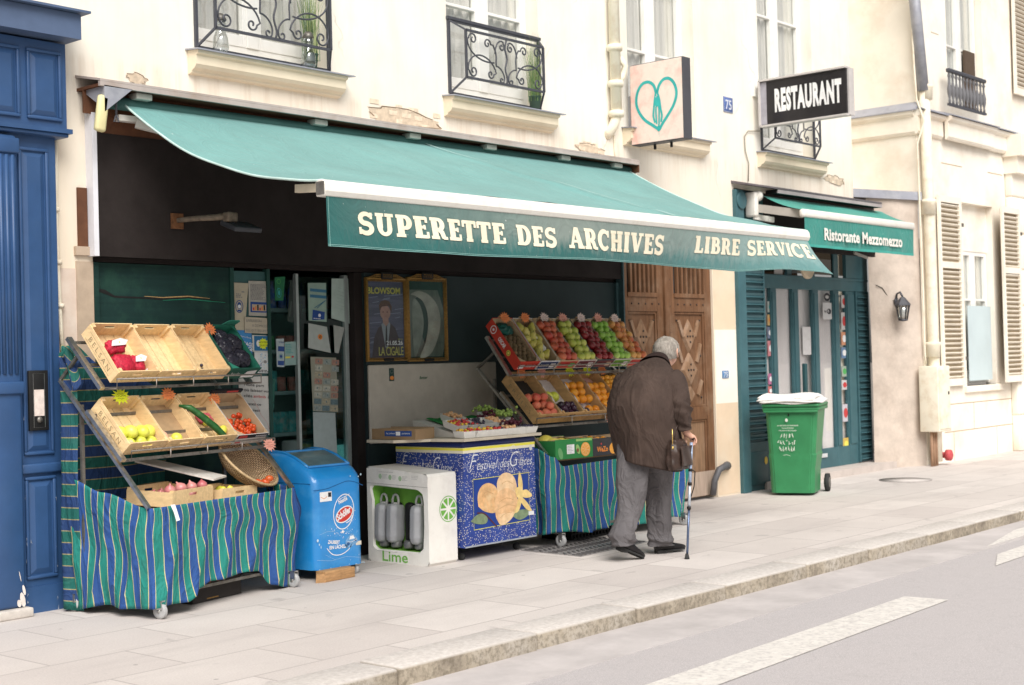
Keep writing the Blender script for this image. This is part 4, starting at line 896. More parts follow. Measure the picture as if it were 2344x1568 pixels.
for i in range(3):
    for j in range(8):
        if q.random() < .9: rect(b, f, w*(.02+.33*i), h*(.01+.123*j), w*(.31+.33*i), h*(.11+.123*j), .0018+.0002*q.random(), q.randrange(5)); disk(b, f, w*(.12+.33*i+q.uniform(0, .1)), h*(.06+.123*j), .007, .009, .0026, 4, 8)
b.build('print', [mat('card_a', (.36, .33, .24), .7, .3, 60), mat('card_b', (.26, .30, .28), .7, .3, 60), mat('card_c', (.34, .20, .16), .7, .3, 60), mat('card_d', (.40, .40, .34), .7, .3, 60), mat('card_e', (.12, .18, .20), .7, .3, 60)], t)
t, f, w, h = notice('plain frosted sheet on the bottom half of the sliding door', (742, 1262), (918, 1268), (955, 2000), (760, 2000), .10, (.36, .42, .42))
t, f, w, h = notice('column of payment card stickers on the doorway glass', (447, 680), (510, 678), (514, 905), (455, 902), .12, (.45, .52, .55), 'card_stickers'); b = MB(); text(b, f.at(w*.15, h*.86), 'VISA', .012, .002, 0, width=w*.7, bold=.01); rect(b, f, w*.08, h*.56, w*.92, h*.74, .002, 0); disk(b, f, w*.5, h*.38, .012, .012, .002, 0); ring(b, f, w*.5, h*.38, .018, .018, .003, .0024, 1); rect(b, f, w*.1, h*.06, w*.92, h*.22, .002, 0); b.build('print', [INKB, INKT], t)
t, f, w, h = notice('teal tinted notice with tiny print beside the card stickers', (516, 705), (604, 700), (608, 888), (518, 892), .12, (.30, .44, .42)); b = MB(); scribble(b, f, w*.1, h*.5, w*.9, h*.92, 6, .005, .002, 0, .9, 8); rect(b, f, w*.06, h*.3, w*.5, h*.38, .002, 1); disk(b, f, w*.7, h*.36, .012, .008, .0022, 2); b.build('print', [INKT, INKY, INKR], t)
# small sticker on the beige board
p0 = W(890, 843, -.03); p1 = W(902, 872, -.03)
t = thing('phone_sticker', 'small dark sticker with an orange patch at the top left of the beige board', 'sticker', (p0.x, -.03, p1.z))
f = wallfr(p0.x, p1.z, -.0305); w, h = p1.x-p0.x, p0.z-p1.z; b = MB(); b.rbox((p0.x, -.034, p1.z), (p1.x, -.030, p0.z), .0015, seg=1); b.build('body', mat('sticker_dark', (.02, .06, .05), .5), t)
b = MB(); disk(b, f, w*.5, h*.24, w*.4, h*.16, .0045, 0); ring(b, f, w*.5, h*.75, w*.3, w*.25, .003, .0045, 1); b.build('print', [INKO, INKG], t)

# ------------------------------------------------------------------ concert posters in gilt frames
def poster(label, zl, zr, prt):
    x0, x1 = Z6(zl, 500, -.01).x, Z6(zr, 500, -.01).x; z0 = Z6(zl, 862, -.01).z; z1 = Z6(zl, 190, -.01).z
    t = thing('poster_frame', label, 'poster', ((x0+x1)/2, -.01, z0), group='gilt poster frames on the shopfront')
    f = wallfr(x0, z0, -.012); w, h = x1-x0, z1-z0; b = MB()
    for k, (o, th) in enumerate(((0, .013), (.016, .006), (.025, .005))):
        b.rbox((x0+o, -.032+.004*k, z0+o), (x0+o+th, -.002, z1-o), .002, seg=1); b.rbox((x1-o-th, -.032+.004*k, z0+o), (x1-o, -.002, z1-o), .002, seg=1)
        b.rbox((x0+o+th, -.032+.004*k, z0+o), (x1-o-th, -.002, z0+o+th), .002, seg=1); b.rbox((x0+o+th, -.032+.004*k, z1-o-th), (x1-o-th, -.002, z1-o), .002, seg=1)
    # arched crest
    for s_ in (0, .014):
        b.tube([(x0+w*u, -.026, z1-.004-s_+(.030 if abs(u-.5) < .26 else .030*max(0, 1-(abs(u-.5)-.26)/.22)**1.6)) for u in [q/24 for q in range(25)]], .005, seg=6)
    b.build('frame', mat('gilt', (.30, .17, .045), .4, .3, 60, metal=.4), t)
    b = MB(); b.rbox((x0+w*.36, -.040, z1-.012), (x0+w*.64, -.02, z1+.045), .004); b.rbox((x0+w*.38, -.038, z0+.002), (x0+w*.62, -.02, z0+.022), .003); pl = b.build('name_plate', mat('black', ()), t)
    b = MB(); ff = wallfr(0, 0, -.0405); text(b, ff.at(x0+w*.5, z1+.019), 'MORRIS', .011, .001, 0, width=w*.2, align='CENTER'); text(b, ff.at(x0+w*.5, z1+.002), 'CULTURE', .011, .001, 0, width=w*.22, align='CENTER'); b.build('lettering', mat('gilt', ()), pl)
    b = MB(); b.box((x0+.02, -.008, z0+.02), (x1-.02, -.002, z1-.02)); b.build('print', prt, t)
    g = MB(); g.box((x0+.028, -.020, z0+.028), (x1-.028, -.018, z1-.028)); g.build('glazing', glass_mat('poster_glass', (.93, .95, .95), .03, .08), t)
    return t, wallfr(x0, z0, -.0085), w, h
t, f, w, h = poster('gilt framed concert poster of a young man in suit and tie, BLOWSOM', 1158, 1484, mat('poster_ground', (.10, .105, .17), .6, .35, 4, stretch=(.6, 1, 9)))
SK = mat('print_skin', (.42, .24, .20), .6, .15, 30)
b = MB()
r = random.Random(4)
for k in range(26): z_ = r.uniform(.1, .85)*h; x_ = r.uniform(.03, .8)*w; stroke(b, f, [(x_, z_), (min(x_+r.uniform(.1, .3)*w, w*.95), z_+.01)], .006, .0008+eps()*.3, 5)
poly(b, f, [(w*.14, h*.05), (w*.20, h*.28), (w*.30, h*.40), (w*.42, h*.44), (w*.60, h*.46), (w*.72, h*.40), (w*.80, h*.28), (w*.83, h*.05)], .0025, 0)
poly(b, f, [(w*.38, h*.44), (w*.44, h*.47), (w*.50, h*.40), (w*.56, h*.475), (w*.60, h*.45), (w*.52, h*.16), (w*.47, h*.16)], .003, 1); poly(b, f, [(w*.485, h*.41), (w*.515, h*.41), (w*.52, h*.2), (w*.49, h*.17), (w*.465, h*.2)], .0035, 2)
poly(b, f, [(w*.41, h*.53), (w*.55, h*.53), (w*.56, h*.46), (w*.49, h*.42), (w*.42, h*.46)], .0038, 3); disk(b, f, w*.48, h*.585, w*.125, h*.088, .0042, 3)
poly(b, f, [(w*.34, h*.60), (w*.33, h*.67), (w*.38, h*.72), (w*.48, h*.735), (w*.58, h*.72), (w*.64, h*.66), (w*.63, h*.58), (w*.60, h*.62), (w*.57, h*.665), (w*.47, h*.66), (w*.40, h*.655), (w*.36, h*.62)], .0048, 4)
for sx in (-.05, .05): disk(b, f, w*(.475+sx), h*.59, w*.018, h*.008, .0052, 4, 10)
stroke(b, f, [(w*.45, h*.54), (w*.505, h*.54)], .003, .0052, 6); stroke(b, f, [(w*.475, h*.585), (w*.468, h*.562), (w*.482, h*.56)], .002, .0052, 6)
b.build('portrait', [mat('suit_dark', (.07, .05, .06), .6, .2, 20), mat('shirt_grey', (.30, .33, .36), .6), INK, SK, mat('print_hair', (.10, .045, .03), .6, .3, 30), mat('streak', (.22, .24, .34), .6), mat('print_lip', (.30, .12, .11), .6)], t)
b = MB(); text(b, f.at(w*.055, h*.81), 'BLOWSOM', .050, .006, 0, width=w*.80, bold=.03); text(b, f.at(w*.30, h*.07), 'LA CIGALE', .070, .006, 0, width=w*.60, bold=.0, spacing=.9); text(b, f.at(w*.49, h*.195), '21.05.26', .033, .006, 1, width=w*.40, bold=.03); text(b, f.at(w*.77, h*.255), 'JEUDI', .010, .006, 0, width=w*.12); b.build('lettering', [mat('print_yellow', (.62, .58, .14), .6), INKW], t)
t, f, w, h = poster('gilt framed glazed case with a slumped grey green sheet, right of the concert poster', 1486, 1800, mat('case_back', (.02, .06, .05), .6, .3, 5))
b = MB()
def slump(u, v):
    x = f.o.x+.035+(w-.06)*(u*(.93-.10*v+.16*math.sin(PI*v)*u)); z_ = f.o.z+.04+(h*.80)*v; return Vector((x, -.010-.006*math.sin(u*7+v*3)*math.sin(PI*v), z_))
b.grid(slump, 14, 24); b.build('sheet', mat('slumped', (.15, .18, .15), .5, .3, 4, stretch=(5, 1, .8), grime=(.08, .12, .11), grime_amt=.6, gscale=3), t)
b = MB(); CR = smooth_pts([(.10, .80), (.30, .84), (.55, .80), (.76, .68), (.84, .50), (.78, .30), (.62, .12), (.46, .05), (.30, .05), (.44, .22), (.52, .42), (.50, .60), (.40, .72), (.22, .78)]); poly(b, f, [(a*w, c*h) for a, c in CR], .009, 0)
poly(b, f, [(a*w, c*h) for a, c in smooth_pts([(.14, .70), (.30, .70), (.40, .55), (.40, .38), (.30, .18), (.16, .08)])], .0085, 1); b.build('pale_fold', [mat('fold_pale', (.40, .40, .34), .6, .2, 9), mat('fold_mid', (.24, .27, .23), .6, .3, 9)], t)

# ------------------------------------------------------------------ hood over the awning, brackets
hd = thing('awning_hood', 'weathered zinc topped hood board running above the long green awning', 'canopy', (3.4, -.15, 3.4))
b = MB()
b.prism([(.37, .0, 3.565), (.37, -.30, 3.50), (.37, -.30, 3.485), (.37, .0, 3.55)], (6.11, 0, 0)); b.box((.37, -.30, 3.452), (6.48, -.275, 3.484)); b.build('zinc_top', mat('hood_zinc', (.46, .40, .37), .6, .12, 5, grime=(.30, .2, .14), grime_amt=.6, gscale=3), hd)
b = MB(); b.box((.38, -.27, 3.455), (6.47, -.0, 3.475)); b.box((.38, -.08, 3.30), (6.40, -.066, 3.455)); b.box((6.47, -.29, 3.38), (6.49, 0, 3.49)); b.build('underside', mat('brown_board', ()), hd)
b = MB(); b.prism([(.40, -.295, 3.46), (.40, -.295, 3.30), (.405, -.02, 3.46)], (.015, 0, 0)); b.prism([(.40, -.30, 3.46), (.62, -.30, 3.455), (.40, -.30, 3.28)], (0, .012, 0)); b.build('corner_bracket', mat('grey_zinc', ()), hd)
for px in ((325, 225), (730, 285), (945, 318), (1120, 341), (1290, 363), (1410, 380)):
    p = W(px[0], px[1], -.22); MB().rbox((p.x-.07, -.26, 3.405), (p.x+.06, -.16, 3.452), .008).build('awning_clamp', mat('clamp_metal', (.52, .50, .45), .5, .1, 12, metal=.3), hd)
b = MB(); p = W(236, 262, -.28); b.rbox((p.x-.05, -.30, p.z-.12), (p.x+.03, -.25, p.z+.13), .02, M=Matrix.Translation(p) @ Matrix.Rotation(.15, 4, 'Y') @ Matrix.Translation(-p))
tag(b.build('plastic_cover', mat('cream_plastic', (.72, .66, .36), .5, .08, 6)), 'cream plastic cap hanging under the left end of the hood', 'cover')
b = MB(); p = W(266, 255, -.24); b.tube([p+Vector((0, 0, .12)), p+Vector((0, 0, -.02))], .008); b.tube([p+Vector((0, 0, -.02)), p+Vector((-.02, 0, -.07)), p+Vector((.02, 0, -.07)), p+Vector((0, 0, -.02))], .006); tag(b.build('crank_eye', mat('black_iron', ())), 'small dark crank loop hanging at the left end of the awning', 'crank')
# rusty lamp bracket on the fascia
t = thing('lamp_bracket', 'rusty arm with a flat dark floodlight sticking out of the fascia', 'lamp', tuple(W(404, 505, -.07)))
p = W(404, 505, -.07)
MB().box((p.x-.05, -.085, p.z-.06), (p.x+.05, -.07, p.z+.05)).build('wall_plate', mat('rust', (.16, .07, .03), .8, .4, 20), t)
q = p+Vector((.22, -.32, .015)); b = MB(); b.tube([p+Vector((0, -.01, 0)), p+Vector((.08, -.12, .01)), q], [.018, .02, .025]); b.rbox((q.x-.04, q.y-.04, q.z-.04), (q.x+.05, q.y+.03, q.z+.03), .012); b.build('arm', mat('rust_grey', (.20, .16, .12), .7, .4, 25), t)
b = MB(); b.rbox((-.10, -.09, -.018), (.14, .09, .018), .006, M=Matrix.Translation(q+Vector((.06, -.03, -.07))) @ Matrix.Rotation(.35, 4, 'X')); b.bar(q+Vector((0, 0, 0)), q+Vector((.03, -.03, -.07)), .012, .012); b.build('floodlight', mat('flood', (.05, .055, .065), .4), t)

# ------------------------------------------------------------------ the long green awning
mat('awning_metal', (.80, .78, .72), .45, .05, 8, grime=(.45, .40, .30), grime_amt=.35, gscale=8)
def cloth_green(name, col, grimecol, uvdirt=False):
    m, nt, b = _nt(name); MATS[name] = m
    n = noise(nt, 1.6, 5, .6); c = ramp(nt, n, [(.3, tuple(k*.88 for k in col)), (.7, tuple(k*1.1 for k in col))])
    wv = noise(nt, 500, 1, .5)
    if uvdirt:
        uv = nt.nodes.new('ShaderNodeTexCoord').outputs['UV']; sp = nt.nodes.new('ShaderNodeSeparateXYZ'); nt.links.new(uv, sp.inputs[0])
        st = noise(nt, 9, 6, .7, vec=uv, stretch=(14, .25, 1))
        a = nt.nodes.new('ShaderNodeMath'); a.operation = 'MULTIPLY_ADD'; nt.links.new(st, a.inputs[0]); a.inputs[1].default_value = .9; nt.links.new(sp.outputs[1], a.inputs[2])
        xx = ramp(nt, sp.outputs[0], [(.0, 0.0), (.12, .35), (.4, .9), (.8, 1.0)])
        f = ramp(nt, a.outputs[0], [(.62, 0.0), (1.2, .85)]); mm = nt.nodes.new('ShaderNodeMath'); mm.operation = 'MULTIPLY'; nt.links.new(f, mm.inputs[0]); nt.links.new(xx, mm.inputs[1])
        c = mixc(nt, mm.outputs[0], c, grimecol)
        pal = ramp(nt, sp.outputs[0], [(.45, 0.0), (1.0, .55)]); c = mixc(nt, pal, c, (.22, .42, .42))
    nt.links.new(c, b.inputs['Base Color']); b.inputs['Roughness'].default_value = .85; b.inputs['Sheen Weight'].default_value = .2
    sp_ = noise(nt, 38, 2, .5); c2 = mixc(nt, ramp(nt, sp_, [(.765, 0.0), (.775, .7)]), c, (.75, .78, .74)); st2 = noise(nt, 2.2, 6, .7, stretch=(1.2, .35, 1)); c2 = mixc(nt, ramp(nt, st2, [(.52, 0.0), (.72, .30)]), c2, tuple(k*.62 for k in col)); nt.links.new(c2, b.inputs['Base Color'])
    bump(nt, b, wv, .15, .001); drape_bump(m, 3.5, (1.3, .5, 1), .22, .02); return m
aw = thing('shop_awning', 'long sloping green awning with white front rail, reading SUPERETTE DES ARCHIVES', 'awning', (3.4, -.2, 2.6))
YB = -2.2
RA, RB = W(285, 240, -.2), W(1440, 392, -.2); BA, BB = W(740, 412, YB), W(1843, 527, YB)
BZ = (BA.z+BB.z)/2; RZ_ = (RA.z+RB.z)/2; BXA, BXB = BA.x, BB.x
def canopy(u, v):
    # u along the shop, v from roller to front rail
    x = (RA.x+(RB.x-RA.x)*u)*(1-v)+(BXA+(BXB-BXA)*u)*v; y = -.2+(YB+.2)*v; z = (RA.z+(RB.z-RA.z)*u)*(1-v)+BZ*v
    edge = math.exp(-u*8)*.125+math.exp(-(1-u)*12)*.07+.035
    z -= 4*v*(1-v)*edge
    sx = .585-.0*v; z += .022*math.exp(-((u-(.50+.14*v))/.012)**2)*math.sin(PI*v)
    z += (.006*math.sin(u*34+v*9)+.012*math.sin(u*9-v*7)+.010*math.sin(u*21+v*16)*v)*math.sin(PI*v)
    z += .010*math.exp(-((v-.93+.10*math.sin(u*15))/.03)**2)*math.sin(PI*u)
    return Vector((x, y, z))
b = MB(); b.grid(canopy, 150, 36); b.build('canopy', cloth_green('awning_cloth', (.13, .315, .30), (.2, .2, .15)), aw)
b = MB(); 
for off, w_ in ((.0, .010),):
    vs = []; 
    for k in range(41):
        v = k/40; p = canopy(.50+.14*v, v)+Vector((0, 0, .012)); q = canopy(.50+.14*v+.0035, v)+Vector((0, 0, .012)); vs += [p, q]
    b.add(vs, [(2*k, 2*k+1, 2*k+3, 2*k+2) for k in range(40)])
b.build('seam', mat('seam_light', (.50, .66, .62), .8), aw)
b = MB(); b.tube([canopy(0.0, k/30) for k in range(31)], .008, seg=6); b.build('edge_hem', mat('seam_light', ()), aw); b = MB(); b.tube([canopy(1.0, k/30) for k in range(31)], .008, seg=6); b.build('edge_hem', mat('seam_light', ()), aw)
b = MB(); b.tube([Vector((RA.x-.1, -.17, RA.z+.01)), Vector((RB.x+.1, -.17, RB.z+.01))], .045, seg=14); b.build('roller', mat('roller_dark', (.05, .13, .12), .7), aw)
b = MB(); zt = BZ+.005; zb = W(748, 450, YB).z
prof = [(YB+.05, zt-.015), (YB+.02, zt), (YB-.015, zt-.003), (YB-.035, zt-.03), (YB-.04, zb+.03), (YB-.025, zb), (YB+.045, zb)]
b.prism([(BXA-.02, a, c) for a, c in prof], (BXB-BXA+.04, 0, 0)); b.build('front_rail', mat('awning_metal', ()), aw, bevel=.006)
b = MB(); b.box((BXA-.028, YB-.03, zb+.01), (BXA-.02, YB+.035, zt-.015)); b.build('end_cap', mat('dull_metal', ()), aw)
# valance
VT = zb-.0; VB0 = W(752, 565, YB).z
def valp(a, zz, c=0.0):
    """a metres along from the left end, zz metres below the rail (0..H)"""
    L = BXB-BXA; u = a/L; H = VT-VB0; v = min(max(zz/H, -.05), 1.2)
    wob = .014*math.sin(a*3.1)*v+.008*math.sin(a*7.7+1)*v
    lift = max(0, (u-.80)/.20)
    x = BXA+a+v*v*.20*lift**1.6; y = YB-.02-wob*1.2-v*.05*math.sin(a*1.2)-v*.12*lift**1.3-.02*math.sin(lift*16)*v*lift - c
    z = VT-zz*(1-.10*lift*math.sin(PI*min(1, lift))) + .02*v*math.sin(lift*PI)+ .0*lift
    return Vector((x, y, z))
H = VT-VB0; L = BXB-BXA
b = MB(); b.grid(lambda u, v: valp(L*u, H*(1-v)+.012*math.sin(u*9)*(1-v)), 160, 12, uvfn=lambda u, v: (u, v)); val = b.build('valance', cloth_green('valance_cloth', (.010, .105, .098), (.24, .27, .24), True), aw)
b = MB()
for z_ in (H*.955, H*.985): b.grid(lambda u, v: valp(L*u, z_+.0025*v+.012*math.sin(u*9), .0025), 150, 1)
b.grid(lambda u, v: valp(.012+.003*u, H*v, .0025), 1, 10); b.build('stitching', mat('thread', (.25, .45, .42), .8), val)
def word(st, px0, px1, ytop, ybot, fn=slab):
    a0, a1 = W(px0, ybot, YB).x-BXA, W(px1, ybot, YB).x-BXA
    hh = W(px0, ytop, YB).z-W(px0, ybot, YB).z; top = VT-W(px0, ytop, YB).z
    b = MB(); slab(b, lambda a, q, c: valp(a0+a, top+hh-q, .004+c), st, hh, a1-a0, space=.55); return b
cream = mat('letter_cream', (.80, .74, .58), .7, .06, 14, grime=(.60, .50, .33), grime_amt=.4, gscale=6)
word('SUPERETTE DES', 809, 1266, 485, 537).build('lettering', cream, val)
word('ARCHIVES', 1292, 1521, 520, 568).build('lettering', cream, val)
word('LIBRE SERVICE', 1590, 1838, 540, 578).build('lettering', cream, val)
# folding arms
for s_, (xs_, xe) in enumerate(((RA.x+.10, BXA+.5), (RB.x-.4, BXB-.6))):
    el = Vector(((xs_+1.5) if s_ == 0 else (xs_-1.3), -1.15, (RZ_+BZ)/2-.20))
    b = MB(); b.bar((xs_-.12, -.14, RZ_-.10), (xs_+.25, -.22, RZ_-.11), .06, .04); b.bar((xs_, -.18, RZ_-.13), el, .045, .06); b.build('arm', mat('awning_metal', ()), aw)
    b = MB(); b.bar(el, (xe, YB+.05, BZ-.06), .04, .055); b.lathe([(0, .05), (.04, .05), (.04, -.05), (0, -.05)], Matrix.Translation(el)); b.build('arm', mat('awning_metal', ()), aw)
b = MB(); p = W(690, 418, YB+.3); b.bar((BXA+.10, YB+.35, BZ-.01), (BXA+.03, YB+.03, BZ-.04), .035, .05); b.build('arm_end', mat('arm_cream', (.62, .55, .42), .6), aw)
# ------------------------------------------------------------------ old wooden carriage door
wood = mat('door_wood', (.16, .078, .038), .65, .32, 7, stretch=(5, 5, .5), grime=(.30, .20, .13), grime_amt=.6, gscale=3, bmp=.4, bscale=30)
woodp = mat('door_wood_pale', (.26, .155, .09), .75, .3, 5, stretch=(4, 4, .6), grime=(.42, .32, .25), grime_amt=.8, gscale=2.2, bmp=.4, bscale=30)
t = thing('wooden_door', 'old studded brown wooden double door with a barred top, right of the shop', 'door', (7.35, .1, 0))
yd = .025
def leaf(x0, x1, nm):
    b = MB(); y = yd
    b.box((x0, y, 0.03), (x0+.13, y+.06, 2.92)); b.box((x1-.13, y, .03), (x1, y+.06, 2.92))
    for a, c in ((.03, .16), (.86, 1.0), (2.02, 2.20), (2.78, 2.92)): b.box((x0+.13, y+.002, a), (x1-.13, y+.055, c))
    for a, c in ((1.0, 2.02), (.16, .86)):
        b.box((x0+.13, y+.03, a), (x1-.13, y+.05, c))
        for q in ((x0+.13, x0+.155, a, c), (x1-.155, x1-.13, a, c)): b.box((q[0], y+.012, q[2]), (q[1], y+.03, q[3]))
        b.box((x0+.155, y+.012, a), (x1-.155, y+.03, a+.025)); b.box((x0+.155, y+.012, c-.025), (x1-.155, y+.03, c))
    lf = b.build('door_leaf', [wood], t, bevel=.004)
    b = MB()
    for k in range(6):
        x = x0+.16+(x1-x0-.32)*(k+.5)/6; b.box((x-.014, y-.004, 2.20), (x+.022, y+.03, 2.78))
    b.box((x0+.13, y-.012, 2.17), (x1-.13, y+.01, 2.215)); b.build('bars', wood, lf, bevel=.004)
    MB().box((x0+.13, y+.045, 2.2), (x1-.13, y+.05, 2.78)).build('backing', mat('door_slate', (.10, .115, .125), .6, .2, 20), lf)
    # carved lozenges
    cx = (x0+x1)/2; b = MB(); fr = wallfr(0, 0, y+.030)
    def loz(cz, w_, h_):
        vs = [fr.p(cx-w_, cz, .0), fr.p(cx, cz-h_, .0), fr.p(cx+w_, cz, .0), fr.p(cx, cz+h_, .0), fr.p(cx-w_*.78, cz, .028), fr.p(cx, cz-h_*.78, .028), fr.p(cx+w_*.78, cz, .028), fr.p(cx, cz+h_*.78, .028)]
        b.add(vs, [(0, 1, 5, 4), (1, 2, 6, 5), (2, 3, 7, 6), (3, 0, 4, 7), (4, 5, 6, 7)])
    loz(1.76, .13, .19); loz(1.50, .14, .17) if False else None
    loz(1.40, .16, .20); loz(1.14, .09, .10)
    for sx in (-1, 1):
        for (a, c, l) in ((.16, 1.86, .17), (.19, 1.60, .20), (.20, 1.22, .16)):
            b.bar(fr.p(cx+sx*(a-.05), c-l*.6, .006), fr.p(cx+sx*(a+.03), c+l*.4, .006), .045, .03, up=(0, -1, 0))
    b.build('carved_panel', woodp, lf, bevel=.004)
    b = MB()
    for (a, c) in [(0, .06), (-.05, 0), (0, 0), (.05, 0), (0, -.06)]:
        for cz in (1.76, 1.40): b.lathe([(.012, 0), (.010, .008), (0, .014)], Matrix.Translation(fr.p(cx+a, cz+c, .028)) @ Matrix.Rotation(PI/2, 4, 'X'), seg=8)
    for sx in (-1, 1):
        for cz in (1.93, 1.55, 1.1): b.lathe([(.012, 0), (.010, .008), (0, .014)], Matrix.Translation(fr.p(cx+sx*.22, cz, .005)) @ Matrix.Rotation(PI/2, 4, 'X'), seg=8)
    for k in range(5):
        b.lathe([(.010, 0), (.008, .006), (0, .01)], Matrix.Translation((x0+.2+k*.12, y+.0, 2.10)) @ Matrix.Rotation(PI/2, 4, 'X'), seg=8)
    for k in range(9): b.lathe([(.009, 0), (.007, .006), (0, .01)], Matrix.Translation((x0+.05, y, .4+k*.28)) @ Matrix.Rotation(PI/2, 4, 'X'), seg=8)
    b.build('stud', mat('stud_iron', (.05, .035, .03), .5), lf)
    MB().box((x0+.156, y+.026, .186), (x1-.156, y+.032, .834)).build('kick_panel', woodp, lf)
    MB().box((x0+.14, y-.01, .04), (x1-.02, y+.0, .30)).build('kick_board', mat('pale_kick', (.44, .34, .27), .8, .2, 6, stretch=(4, 4, .6)), lf)
leaf(6.53, 7.31, ''); leaf(7.36, 8.198, '')
MB().box((7.29, yd-.03, .03), (7.375, yd, 2.92)).build('meeting_stile', wood, t, bevel=.006)
b = MB(); b.tube([W(1632, 1133, -.05), W(1636, 1100, -.07), W(1646, 1075, -.10), W(1662, 1066, -.08), W(1664, 1066, .0)], [.035, .035, .035, .036, .05], seg=12)
tag(b.build('wheel_guard', mat('iron_grey', (.13, .13, .14), .6, .2, 20, metal=.3)), 'curved grey iron wheel guard at the foot of the wooden door', 'bollard')
# number plates
def plate(lab, x, y, Y, w_, h_, st, col, txt, rot=0):
    p = W(x, y, Y); t = thing('number_plate', lab, 'sign', tuple(p), group=None); f = wallfr(p.x-w_/2, p.z-h_/2, Y-.006)
    b = MB(); b.rbox((p.x-w_/2, Y-.008, p.z-h_/2), (p.x+w_/2, Y-.001, p.z+h_/2), .002, seg=1); b.build('plate', col, t)
    b = MB(); text(b, f.at(w_*.5, h_*.2), st, h_*.6, .004, 0, width=w_*.66, bold=.02, align='CENTER'); stroke(b, f, [(.006, .006), (w_-.006, .006), (w_-.006, h_-.006), (.006, h_-.006)], .004, .0035, 0, closed=True); b.build('number', txt, t)
plate('white and blue enamel house number 75 high on the wall between the two hanging signs', 1666, 240, -.002, .19, .17, '75', mat('enamel_a', (.10, .16, .38), .4, .15, 30), mat('enamel_white', (.66, .68, .74), .4))
plate('small blue enamel house number 75 on the white painted pier', 1660, 857, -.006, .13, .085, '75', mat('enamel_b', (.06, .20, .42), .4, .1, 30), mat('enamel_white', ()))

# ------------------------------------------------------------------ projecting signs
t = thing('heart_sign', 'square lightbox sign sprayed with a turquoise heart, projecting from the wall', 'sign', (6.95, -.1, 3.7))
X0 = 6.66; ya, yb_ = -.08, -.72; z0, z1 = 3.685, 4.495
MB().box((X0, yb_, z0), (X0+.14, ya, z1)).build('case', mat('sign_grey', (.075, .075, .085), .5, .1, 9), t, bevel=.006)
f = Fr((X0, ya, z0), (0, -1, 0), (0, 0, 1)); w, h = ya-yb_, z1-z0
b = MB(); rect(b, f, .008, .008, w-.008, h-.008, .004, 0); b.build('face', mat('sprayed_face', (.84, .70, .62), .6, .05, 6, grime=(.86, .36, .30), grime_amt=.75, gscale=4.5), t)
b = MB(); TQ = mat('turquoise_spray', (.04, .42, .40), .6, .1, 9)
hl = [(.50, .60), (.46, .70), (.36, .755), (.24, .74), (.15, .65), (.12, .52), (.17, .40), (.28, .29), (.42, .215), (.52, .16), (.55, .155), (.60, .21), (.70, .30), (.82, .42), (.88, .55), (.85, .67), (.76, .75), (.65, .755), (.56, .69), (.52, .60)]
def smooth(P, n=5):
    out = []
    for i in range(len(P)-1):
        p0, p1, p2, p3 = P[max(i-1, 0)], P[i], P[i+1], P[min(i+2, len(P)-1)]
        for k in range(n):
            s = k/n; out.append(tuple(.5*((2*p1[j])+(-p0[j]+p2[j])*s+(2*p0[j]-5*p1[j]+4*p2[j]-p3[j])*s*s+(-p0[j]+3*p1[j]-3*p2[j]+p3[j])*s**3) for j in (0, 1)))
    return out+[P[-1]]
stroke(b, f, [(a*w, c*h) for a, c in smooth(hl)], .030, .006, 0)
stroke(b, f, [(a*w, c*h) for a, c in smooth([(.50, .62), (.47, .52), (.45, .40), (.44, .32), (.47, .24)])], .022, .0063, 0); stroke(b, f, [(a*w, c*h) for a, c in smooth([(.52, .62), (.56, .52), (.58, .40), (.60, .32), (.58, .24)])], .022, .0066, 0)
stroke(b, f, [(a*w, c*h) for a, c in smooth([(.51, .52), (.49, .38), (.50, .22)])], .018, .0069, 0); stroke(b, f, [(a*w, c*h) for a, c in smooth([(.53, .52), (.55, .38), (.54, .20)])], .018, .0072, 0)
disk(b, f, .51*w, .50*h, .028, .055, .0075, 0); disk(b, f, .535*w, .165*h, .022, .03, .0075, 0); disk(b, f, .50*w, .555*h, .006, .006, .008, 1, 10); stroke(b, f, [(.535*w, .16*h), (.54*w, .06*h)], .002, .0078, 0)
b.build('painted_heart', [TQ, mat('enamel_white', ())], t)
b = MB(); b.box((X0+.07, -.03, z0+.12), (X0+.13, .0, z0+.52)); b.box((X0+.08, ya, z0+.16), (X0+.12, -.02, z0+.21)); b.box((X0+.08, ya, z0+.42), (X0+.12, -.02, z0+.47)); b.build('bracket', mat('bracket_grey', (.40, .40, .42), .5), t)
b = MB(); b.box((X0+.1, -.30, z0-.05), (X0+.12, -.28, z0)); b.box((X0+.1, -.50, z0-.05), (X0+.12, -.48, z0)); b.build('peg', mat('black', ()), t)
t = thing('restaurant_sign', 'black projecting sign with white letters RESTAURANT', 'sign', (9.15, -.6, 4.1)); X0 = 9.15; ya = -.09; yb_ = -1.18; z0, z1 = 4.145, 4.665
MB().box((X0+.02, yb_+.01, z0+.015), (X0+.10, ya-.01, z1-.015)).build('case', mat('sign_black', (.022, .020, .022), .22, .2, 5), t)
b = MB()
for a, c in (((X0, ya, z0), (X0, yb_, z0)), ((X0, ya, z1), (X0, yb_, z1)), ((X0, ya, z0), (X0, ya, z1)), ((X0+.06, yb_, z0), (X0+.06, yb_, z1))): b.bar(Vector(a)+Vector((.05, 0, 0)), Vector(c)+Vector((.05, 0, 0)), .12, .02, up=(0, 0, 1) if a[2] == c[2] else (0, 1, 0))
b.build('frame', mat('sign_rail', (.55, .52, .50), .5, .1, 9), t)
